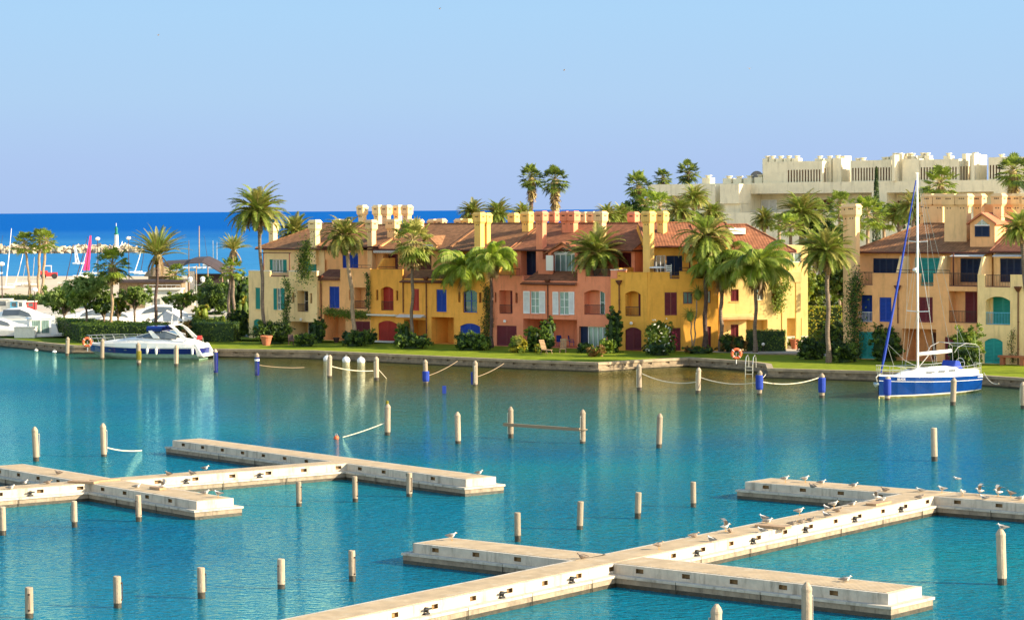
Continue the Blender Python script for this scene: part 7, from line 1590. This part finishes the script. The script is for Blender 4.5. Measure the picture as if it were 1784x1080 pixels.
# blue grey awning boats etc: wheelhouse with green glass panes
p = G(51, 592, LAWN); rt = thing('wheelhouse_boat', (p.x, p.y + 6.5, 0), R(22), 'small white wheelhouse boat with pale green panes beside the lawn', 'boat', 'white boats in the inner basin')
hull([(x * .75, [(a * .75, b * .75) for a, b in P_]) for x, P_ in [yst(-4.3, 1.5, 0, 1.5), yst(-1, 1.6, 0, 1.5), yst(2, 1.3, .1, 1.6, .1), yst(4, .7, .4, 1.7, .2), yst(5, .05, 1.0, 1.75, .3)]], None, [0] * 6).build('hull', 'gelcoat_white', rt)
mb = MB(); mb.box(-1.7, 1.1, -1.0, -.93, 1.1, 3.3); mb.box(-1.7, 1.1, .93, 1.0, 1.1, 3.3); mb.box(-1.7, -1.63, -.92, .92, 1.1, 3.3); mb.box(1.03, 1.1, -.92, .92, 1.1, 3.3); mb.loft([[(-1.9, -1.15, 3.3), (1.35, -1.15, 3.3), (1.35, 1.15, 3.3), (-1.9, 1.15, 3.3)], [(-1.7, -.95, 3.5), (1.1, -.95, 3.5), (1.1, .95, 3.5), (-1.7, .95, 3.5)]]); wh = mb.build('wheelhouse', 'gelcoat_white', rt)
for a, b in ((-1.45, -.3), (-.15, .85)): mb = MB(); mb.box(a, b, -1.03, -1.004, 1.4, 3.1); mb.build('cabin_window', 'glass_curtain', wh)
rt.scale = (.78, .78, .78)
p = G(45, 588, LAWN); mb = MB(); mb.box(-1.05, 1.05, -.7, .7, 0, 1.05); mb.box(-1.1, 1.1, -.75, .75, 1.05, 1.12); tag(mb.build('service_box', 'stone_white', None, loc=p), 'white square service box at the edge of the left lawn', 'box')
p = G(-30, 585, LAWN); mb = MB(); mb.box(-10, 4.2, -.15, .15, -.1, .55); tag(mb.build('garden_wall', 'stone_white', None, loc=p, rotz=R(-8)), 'low white wall ending at the white service box on the left', 'wall')
p = G(74, 583, LAWN); mb = MB(); mb.loft([[(-1.6, -.7, 0), (1.9, -.7, 0), (1.5, -.5, 1.1), (-1.6, -.5, 1.1)], [(-1.6, .7, 0), (1.9, .7, 0), (1.5, .5, 1.1), (-1.6, .5, 1.1)]]); tag(mb.build('covered_dinghy', 'gelcoat_white', None, loc=p), 'white covered dinghy on land right of the service box', 'dinghy')
# white gabled canvas roof above the yacht stern
p = PD(291, 500, 256); p.z = LAWN; rt = thing('sun_umbrella', p, R(20), 'pale pointed parasol seen above the yacht radar arch', 'parasol'); mb = MB(); zt_p = ZD(291, 540, 256) - LAWN
mb.loft([[(-1.5, -1.5, zt_p - 1.1), (1.5, -1.5, zt_p - 1.1), (1.5, 1.5, zt_p - 1.1), (-1.5, 1.5, zt_p - 1.1)], [(-.05, -.05, zt_p), (.05, -.05, zt_p), (.05, .05, zt_p), (-.05, .05, zt_p)]], caps=False); mb.build('canopy', 'canvas_white', rt); mb = MB(); mb.tube([(0, 0, 0), (0, 0, zt_p)], .04, 6); mb.build('pole', 'wood_teak', rt)

# ============================================================ FAR SHORE ON THE LEFT
# breakwater
mb = MB(); r = random.Random(21); 
for i in range(900):
    t = r.random(); px = -60 + t * 308; end = min(1, (248 - px) / 30); c = PD(px, 440, 836 + r.uniform(0, 16)); w = r.random(); c.z = -.6 + r.uniform(0, 2.9) * (1 - abs(w - .5)) * (.35 + .65 * end); c.y += (w - .2) * 4; s = r.uniform(.5, 1.25)
    M_ = Euler((r.uniform(0, 3), r.uniform(0, 3), r.uniform(0, 3))).to_matrix(); P = [c + M_ @ Vector((a * s * r.uniform(.6, 1), b * s * r.uniform(.5, .9), q * s * r.uniform(.5, .8))) for a in (-1, 1) for b in (-1, 1) for q in (-1, 1)]
    mb.add(P, [(0, 1, 3, 2), (4, 6, 7, 5), (0, 4, 5, 1), (2, 3, 7, 6), (0, 2, 6, 4), (1, 5, 7, 3)])
tag(mb.build('breakwater_rocks', 'rock'), 'long low breakwater of pale boulders in the sea', 'breakwater', kind='stuff')
p = PD(203, 430, 842); p.z = 1.6; hL = ZD(203, 394, 842) - 1.6; rt = thing('lighthouse', p, 0, 'small harbour light with a pale tower and green lantern at the breakwater end', 'lighthouse')
mb = MB(); mb.lathe([(1.2, -2), (1.2, .3), (.8, .35), (.6, hL * .62)], 14); mb.build('tower', 'stone_white', rt); mb = MB(); mb.lathe([(.85, hL * .62), (.85, hL * .66), (.45, hL * .67), (.45, hL * .85), (.65, hL * .86), (.1, hL)], 12); mb.build('lantern', 'lighthouse_green', rt); mb = MB(); mb.tube([(0, 0, hL), (0, 0, hL + 1)], .09, 5); mb.build('mast', 'gelcoat_white', rt)
# beached sailing dinghies: hull + leaning mast, some with sails
SG = 'sailing dinghies drawn up on the beach'
def dinghy(px_t, py_t, px_b, py_b, lb, col='gelcoat_white', sail=None, r0=.07, n=0):
    B = G(px_b, py_b, LAWN); T_ = PD(px_t, py_t, B.y) - B; rt = thing('sailing_dinghy', B, 0, lb, 'sailing dinghy', SG)
    k = .26; hu = hull([(x * k, [(a * k, b * k + .2) for a, b in P_]) for x, P_ in [yst(-5, 1.7, 0, 1.4), yst(-1, 1.9, 0, 1.4), yst(3, 1.3, .2, 1.5, .1), yst(6, .05, 1.1, 1.6, .3)]], None, [0] * 6).build('hull', 'gelcoat_white' if len(lb) % 2 else 'stone_white', rt)
    mb = MB(); mb.tube([(0, 0, .6), T_ * .5 + Vector((.0, 0, 0)), T_], [r0 * 1.2, r0, r0 * .6], 6); mb.build('mast', col, rt)
    if sail:
        mb = MB(); a, b = T_ * .98, T_ * .12; w_ = sail[1]
        mb.loft([[(a.x - .15, -.05, a.z), (a.x + .15, .05, a.z)], [(T_.x * .7 - w_ * .4, -.08, T_.z * .7), (T_.x * .7 + w_ * .5, .08, T_.z * .7)], [(T_.x * .4 - w_ * .7, -.12, T_.z * .4), (T_.x * .4 + w_ * .6, .12, T_.z * .4)], [(b.x - w_, -.1, b.z), (b.x + w_ * .8, .1, b.z)]], close=False, caps=False); so = mb.build('sail', sail[0], rt)
        if sail[0] == 'sail_pink':
            for q in range(9): z = T_.z * (.14 + .06 * q); x = T_.x * (.14 + .06 * q); mb = MB(); mb.box(x - .12, x + .14, -.32, -.27, z, z + .22); mb.build('sail_letter', 'red_paint', so)
dinghy(20, 398, 10, 505, 'dinghy with the tall pale mast at the far left of the beach', 'gelcoat_white')
dinghy(5, 410, -8, 480, 'dinghy with a thin dark mast cut by the left edge', 'iron', r0=.05)
dinghy(40, 442, 27, 500, 'dinghy with a white mast leaning right, left of the fan palms', 'gelcoat_white')
dinghy(60, 448, 56, 500, 'dinghy with an upright pale mast between the fan palms', 'steel'); dinghy(44, 462, 38, 498, 'dinghy with a short leaning pale mast near the leftmost fan palm', 'steel', r0=.05)
dinghy(128, 425, 114, 498, 'dinghy with a dark leaning mast beneath the white sail', 'iron', r0=.06); dinghy(130, 427, 136, 462, 'dinghy with a small furled white sail', 'iron', ('sail_white', .6))
dinghy(153, 412, 133, 490, 'dinghy with the long dark mast left of the pink sail', 'iron', r0=.07); dinghy(158, 409, 150, 480, 'dinghy with the tall hot pink sail carrying red letters', 'iron', ('sail_pink', .75))
dinghy(150, 440, 139, 485, 'dinghy with a thin pale mast right beside the pink sail', 'gelcoat_white', r0=.05); dinghy(172, 445, 160, 480, 'dinghy with a short white mast right of the pink sail', 'steel', r0=.05)
dinghy(249, 424, 235, 478, 'dinghy with a bright white leaning mast left of the date palm', 'gelcoat_white', r0=.09); dinghy(252, 432, 245, 480, 'dinghy with a dark mast beside the bright leaning one', 'iron', r0=.06)
dinghy(329, 419, 329, 470, 'dinghy with a short thick mast above the tent, left one', 'wood_teak', r0=.12); dinghy(347, 394, 347, 470, 'dinghy with the tallest tan mast rising above the tent', 'wood_teak', r0=.13)
dinghy(356, 410, 363, 465, 'dinghy with a thin dark mast leaning left above the tent', 'iron', r0=.05); dinghy(371, 419, 372, 470, 'dinghy with a pale green mast, left of the close pair', 'steel', r0=.1); dinghy(378, 422, 378, 470, 'dinghy with a pale green mast, right of the close pair', 'steel', r0=.09)
def lamp(px_t, py_t, px_b, py_b, lb, twin=False, z0=LAWN):
    B = G(px_b, py_b, z0); hh_ = PD(px_t, py_t, B.y).z - z0; rt = thing('street_lamp', B, 0, lb, 'street lamp', 'lamps along the promenade'); mb = MB(); mb.tube([(0, 0, 0), (0, 0, hh_ - (.4 if twin else 0))], [.09, .05], 7)
    if twin: mb.tube([(-.75, 0, hh_ - .75), (-.4, 0, hh_ - 1.0), (.4, 0, hh_ - 1.0), (.75, 0, hh_ - .75)], .04, 6)
    mb.build('pole', 'iron' if not twin else 'steel', rt)
    for x in ((-.75, .75) if twin else (0,)):
        mb = MB(); mb.lathe([(.05, hh_ - .75), (.22, hh_ - .6), (.3, hh_ - .15), (.1, hh_)], 8, (x, 0, 0)) if twin else mb.ball((0, 0, hh_), .42, 10, 7, 0, (1, 1, .7)); mb.build('lamp_head', 'gelcoat_white', rt)
lamp(174, 416, 171, 500, 'promenade lamp with a white globe right of the pink sail'); lamp(228, 415, 225, 500, 'promenade lamp with a white globe left of the upright date palm'); lamp(343, 482, 343, 555, 'twin armed lantern lamp below the dark restaurant tent', True)
lamp(3, 460, 4, 532, 'thin pale lamp post at the far left by the ragged hedge'); lamp(61, 505, 61, 548, 'short white pole by the twin fan palms')
# red beach tractor
B = G(85, 486, LAWN); rt = thing('beach_tractor', B, R(10), 'small red tractor parked on the beach', 'tractor'); mb = MB(); mb.box(-1.6, 1.7, -.8, .8, .5, 1.25); mb.box(-1.6, -.2, -.75, .75, 1.25, 1.6); mb.build('body', 'red_paint', rt); mb = MB()
for x in (-.9, .5):
    for y in (-.65, .65): mb.tube([(x, y, 1.2), (x, y, 2.5)], .07, 5)
mb.box(-1.0, .6, -.75, .75, 2.5, 2.62); mb.build('cab', 'gelcoat_white', rt)
for x in (-1.0, 1.1):
    for y in (-.95, .8): mb = MB(); mb.loft([[(x + r_ * math.cos(a), yy, .55 + r_ * math.sin(a)) for a in [6.283 * j / 14 for j in range(14)]] for yy, r_ in ((y, .5), (y, .55), (y + .2, .55), (y + .2, .5))]); mb.build('wheel', 'rubber', rt)
# containers and van shapes behind the inner basin
for px0, px1, py0, py1, m, lb, nm in ((18, 31, 524, 541, 'hull_blue', 'pale blue kiosk unit on the promenade', 'kiosk'), (31, 41, 524, 541, 'gelcoat_white', 'white kiosk unit beside the blue one', 'kiosk'), (47, 60, 525, 540, 'red_paint', 'red square kiosk right of the white one', 'kiosk'), (-20, 18, 521, 541, 'stone_white', 'long low cream wall hut at the left edge', 'hut')):
    B = G((px0 + px1) / 2, py1, LAWN); w = (px1 - px0) * B.y / FPX; h_ = PD(px0, py0, B.y).z - LAWN; mm = 'canvas_white' if m == 'hull_blue' else m
    rt = thing(nm, B, 0, lb, nm, 'huts on the promenade'); mb = MB(); mb.box(-w / 2, w / 2, 0, 1.8, 0, h_ - .1); mb.build('wall', 'paint_light_blue' if m == 'hull_blue' else m, rt); mb = MB(); mb.box(-w / 2 - .08, w / 2 + .08, -.1, 1.9, h_ - .1, h_); mb.build('roof', 'stone_white', rt); mb = MB(); mb.box(-w * .3, w * .3, -.02, -.003, h_ * .4, h_ * .8); mb.build('hatch', 'glass_tint', rt)
# restaurant: dark tent, thatched hut, flat canopy
B = PD(347, 500, 345); B.z = LAWN; k = 345 / FPX; zz = lambda py: ZD(347, py, 345) - LAWN
rt = thing('restaurant_tent', B, 0, 'dark peaked restaurant tent between the palms by the sea', 'tent'); q = lambda px: (px - 347) * k
mb = MB(); prof = [(q(283), zz(457)), (q(300), zz(456)), (q(325), zz(455)), (q(334), zz(451)), (q(357), zz(450)), (q(372), zz(457)), (q(390), zz(468)), (q(398), zz(476))]
mb.loft([[(x, y_, z + dz) for x, z in prof] + [(x, y_, z + dz - .12) for x, z in prof[::-1]] for y_, dz in ((-3, -.5), (0, 0), (6, .15), (9, -.4))]); mb.build('canopy', 'tent_dark', rt)
mb = MB()
for px in (286, 334, 347, 367, 392): mb.tube([(q(px), -2.9, 0), (q(px), -2.9, np_z)], .07, 6) if (np_z := max(zz(462) if px < 380 else zz(474), 1)) else None
mb.build('post', 'wood_teak', rt); mb = MB(); mb.box(q(322), q(392), 3, 3.2, 0, zz(478)); mb.build('back_wall', 'tent_dark', rt); mb = MB(); mb.box(q(332), q(341), -1.5, -.5, 0, zz(472)); mb.build('serving_counter', 'stone_white', rt)
B = PD(280, 500, 342); B.z = LAWN; rt = thing('thatched_hut', B, 0, 'brown thatched beach hut left of the dark tent', 'hut'); zz = lambda py: ZD(280, py, 342) - LAWN
mb = MB(); mb.lathe([(1.7, 0), (1.7, zz(478))], 14); mb.build('wall', 'thatch', rt); mb = MB(); mb.lathe([(2.3, zz(481)), (2.0, zz(475)), (1.2, zz(467)), (.3, zz(463))], 16); mb.build('roof', 'thatch', rt)
B = PD(262, 500, 335); B.z = LAWN; rt = thing('beach_bar', B, 0, 'low flat roofed beach bar with tan walls behind the upright date palm', 'building'); zz = lambda py: ZD(262, py, 335) - LAWN; k = 335 / FPX
mb = MB(); mb.wallface(-4.2, 4.2, 0, zz(492), 0, [(-1.5, 1.0, .8, 2.2, .3, 0)]); mb.box(-4.2, 4.2, .001, 4, 0, zz(492), skip='f'); mb.build('wall', 'thatch', rt); mb = MB(); mb.box(-5.2, 4.6, -1.2, 4.5, zz(492), zz(488)); mb.build('roof', 'tent_dark', rt)
B = PD(290, 500, 300.5); B.z = LAWN; rt = thing('marina_kiosk', B, 0, 'white flat roofed kiosk with a terrace rail behind the date palm', 'building'); zz = lambda py: ZD(290, py, 300.5) - LAWN; mb = MB(); mb.wallface(-2.6, 1.6, 0, zz(505), 0, [(-2.0, -.8, .9, 2.4, .3, 0), (-.4, .9, .9, 2.4, .3, 0)]); mb.box(-2.6, 1.6, .001, 3, 0, zz(505), skip='f'); mb.build('wall', 'stone_white', rt); mb = MB(); mb.box(-2.8, 1.8, -.3, 3.2, zz(505), zz(503)); mb.build('roof', 'stone_white', rt); add_railing(rt, -2.7, 1.7, zz(503), zz(496), -.2, 'iron_white', gap=.5)
# a lone far sailboat near the light
B = G(213, 431); rt = thing('far_sailboat', B, R(40), 'tiny pale green sail out at sea right of the harbour light', 'sailboat'); mb = MB(); mb.loft([[(-3, -.8, .0), (3, 0, 0), (-3, .8, 0)], [(-3, -1, .9), (3.4, 0, 1), (-3, 1, .9)]]); mb.build('hull', 'gelcoat_white', rt); mb = MB(); mb.prism_y([(-2.4, 1.4), (.4, 1.4), (.4, 7)], -.02, .02); mb.build('sail', 'sail_white', rt); rt.scale = (.36, .36, .36)

# ============================================================ GULLS
def gull_mesh(pose):
    """returns list of (name, MB, mat): body along +x, feet at z = 0"""
    up_ = 0 if pose == 'sit' else .13; out = []
    rings = []; n = 10
    spine = [(-.27, .115, .02, .02), (-.2, .11, .05, .04), (-.1, .105, .095, .08), (0, .115, .115, .105), (.09, .135, .10, .10), (.13, .175, .07, .075), (.15, .215, .055, .06), (.17, .245, .054, .052), (.20, .252, .044, .04), (.228, .247, .014, .016)]
    for x, z, w, h_ in spine: rings.append([(x, w * math.cos(6.283 * j / n), z + up_ + h_ * math.sin(6.283 * j / n)) for j in range(n)])
    b = MB(); b.loft(rings); out.append(('body', b, 'gull_white'))
    for sg in (1, -1):
        w = MB()
        if pose in ('sit', 'stand'): w.loft([[(x, sg * y, z + up_), (x, sg * (y + .015), z + up_ - hh2 * .5), (x, sg * (y - .01), z + up_ - hh2)] for x, y, z, hh2 in ((-.34, .025, .135, .03), (-.2, .075, .175, .1), (-.05, .115, .21, .15), (.05, .112, .215, .13), (.11, .08, .2, .05))], close=False, caps=False)
        else:
            zt_ = .28 if pose == 'flap' else .12
            w.loft([[(-.08, sg * .07, .15 + up_), (.1, sg * .07, .17 + up_)], [(-.07, sg * .3, .2 + up_ + zt_ * .6), (.1, sg * .3, .23 + up_ + zt_ * .6)], [(-.2, sg * .52, .22 + up_ + zt_ * .8), (-.02, sg * .55, .24 + up_ + zt_ * .85)], [(-.3, sg * .72, .2 + up_ + zt_ * .8), (-.27, sg * .72, .2 + up_ + zt_ * .8)]], close=False, caps=False)
        out.append(('wing', w, 'gull_grey'))
    k = MB(); k.loft([[(.22, -.014, .235 + up_), (.22, .014, .235 + up_), (.22, 0, .262 + up_)], [(.285, -.003, .226 + up_), (.285, .003, .226 + up_), (.285, 0, .236 + up_)]]); out.append(('beak', k, 'beak'))
    if up_ and pose != 'fly':
        for sg in (1, -1): l = MB(); l.tube([(.0, sg * .035, .15), (.0, sg * .035, .01)], .008, 5); l.box(-.01, .05, sg * .035 - .02, sg * .035 + .02, 0, .008); out.append(('leg', l, 'beak'))
    return out
GP = {}
def gull(px, py, z, pose, rot, lb, brown=False, s=.78, d=None, group='gulls resting on the piers'):
    p = G(px, py, z) if d is None else PD(px, py, d); rt = thing('gull', p, R(rot), lb, 'gull', group); rt.scale = (s,) * 3
    key = (pose, brown)
    if key not in GP:
        GP[key] = []
        for nm, mb, m in gull_mesh(pose):
            o = mb.build(nm, 'gull_brown' if brown and m != 'beak' else m, rt, smooth=nm == 'body'); GP[key].append((nm, o.data))
    else:
        for nm, me in GP[key]: o = bpy.data.objects.new(nm, me); COL.objects.link(o); o.parent = rt
    return rt
D = .795; T3 = 'on the far left finger of the right pier'
for a in ((1368, 840, 'stand', 20, 'upright gull, leftmost ' + T3), (1403, 840, 'stand', 35, 'gull preening, second from the left end ' + T3), (1432, 843, 'sit', 10, 'sitting gull, third from the left end ' + T3),
          (1415, 850, 'sit', 150, 'small dark gull near the front edge ' + T3, True), (1488, 848, 'sit', 5, 'sitting gull in the middle ' + T3), (1541, 856, 'sit', 170, 'dark sitting gull before the corner ' + T3, True),
          (1603, 857, 'sit', 190, 'sitting gull at the back corner where the right pier ends'), (1641, 858, 'stand', 200, 'round hunched gull, first on the far right finger'), (1677, 864, 'stand', 250, 'gull facing the viewer on the far right finger'),
          (1707, 862, 'flap', 190, 'gull raising its wings on the far right finger, left of two'), (1739, 864, 'flap', 200, 'gull raising its wings on the far right finger, right of two'), (1761, 866, 'stand', 170, 'large standing gull near the right edge on the far finger', True),
          (1778, 871, 'sit', 20, 'gull sitting at the very right end of the far finger'), (1714, 870, 'sit', 180, 'pale gull sitting low on the front edge of the far right finger'), (1603, 869, 'sit', 15, 'dark gull sitting on the front corner of the right pier', True),
          (1527, 873, 'flap', 185, 'gull with open wings beside the deck hatch of the right pier'), (1536, 875, 'sit', 10, 'gull sitting close beside the open winged gull'), (1485, 881, 'sit', 0, 'gull sitting left of the deck hatch on the right walkway'),
          (1453, 885, 'stand', 30, 'tall standing gull in the upper part of the right walkway'), (1460, 892, 'sit', 10, 'gull sitting in front of the tall standing gull', True), (1440, 888, 'sit', 150, 'gull sitting left of the tall standing gull'),
          (1439, 900, 'sit', 160, 'gull sitting on the front half of the walkway below the standing gull'), (1393, 897, 'stand', 30, 'standing gull on the back edge left of the tall standing one'), (1330, 909, 'stand', 170, 'gull bending down at the back edge mid walkway'),
          (1338, 911, 'sit', 20, 'gull sitting close right of the bending gull'), (1412, 909, 'sit', 0, 'dark gull on the front edge, right of a row of three', True), (1396, 912, 'sit', 20, 'dark gull on the front edge, middle of a row of three', True),
          (1381, 915, 'sit', 5, 'dark gull on the front edge, left of a row of three', True), (1264, 925, 'flap', 20, 'gull stretching its wings at the back edge left of mid walkway'), (1272, 928, 'sit', 270, 'dark gull beside the stretching gull', True),
          (1327, 927, 'sit', 180, 'small grey gull alone in the middle of the walkway'), (1210, 936, 'sit', 30, 'dark gull at the back edge near the crossing of the right pier', True), (1239, 943, 'sit', 160, 'gull sitting near the front edge close to the crossing'),
          (1148, 957, 'stand', 40, 'grey gull standing left of the crossing of the right pier', True), (1474, 1013, 'sit', 10, 'white gull sitting on the back edge of the near right finger'), (787, 941, 'stand', 20, 'upright gull alone on the near left finger of the right pier'), (1014, 973, 'sit', 190, 'small dark pigeon like gull near the base of the near left finger', True),
          (43, 843, 'sit', 0, 'gull at the back edge of the left walkway, left of two'), (84, 843, 'sit', 10, 'gull at the back edge of the left walkway, right of two', True), (19, 852, 'sit', 20, 'gull sitting nearest the left edge of the picture'),
          (101, 826, 'sit', 180, 'dark gull on the upper left finger', True), (239, 850, 'sit', 10, 'gull on the near finger of the left pier beside the crossing'), (284, 853, 'flap', 15, 'gull stretching near the folded gangplank on the left pier'),
          (293, 828, 'sit', 170, 'dark gull on the left walkway right of the crossing', True), (334, 827, 'sit', 170, 'dark gull on the left walkway below the white gull', True), (358, 818, 'sit', 10, 'white gull on the back edge of the left walkway'),
          (358, 861, 'sit', 20, 'gull near the tip of the left pier near finger'), (380, 866, 'stand', 190, 'grey backed gull at the tip of the left pier near finger'), (835, 826, 'sit', 0, 'gull at the tip of the far right finger of the left pier')):
    gull(a[0], a[1], D, a[2], a[3] - 20, a[4], len(a) > 5)
B = G(1746, 1018); gull(0, 0, 0, 'sit', 170, 'gull perched on the pointed tip of the tall post at the lower right', group='gulls resting on the piers').location = (B.x, B.y, PD(1746, 920, B.y).z - .04)
gull(1667, 837, -.07, 'sit', 200, 'gull swimming alone behind the far right finger', group='gulls on the water and in the air')
for px, py, rot, lb in ((276, 64, 30, 'tiny bird high in the sky at the left'), (766, 18, 200, 'tiny bird at the top edge near the middle'), (983, 125, 10, 'tiny faint bird high above the skirted fan palms'), (1306, 122, 60, 'tiny dark bird high above the white complex')):
    gull(px, py, 0, 'fly', rot, lb, True, 1.0, 560, 'gulls on the water and in the air')
# hatches lying on the piers
def hatch(px, py, lb, w=1.4, dd=.5, rot=53.5):
    p = G(px, py, .795); mb = MB(); mb.box(-w / 2, w / 2, -dd / 2, dd / 2, 0.003, .10); tag(mb.build('gangplank', 'wood_teak', None, loc=p, rotz=R(rot)), lb, 'gangplank', 'wooden planks lying on the piers')
hatch(1531, 878, 'pair of boards lying across the upper end of the right walkway'); hatch(1347, 919, 'board lying across the middle of the right walkway', rot=-36); hatch(145, 841, 'board by the crossing of the left pier, left of two', rot=-20); hatch(183, 838, 'board by the crossing of the left pier, right of two', rot=40); hatch(275, 852, 'grey board on the near finger of the left pier', .9, .35, -51)
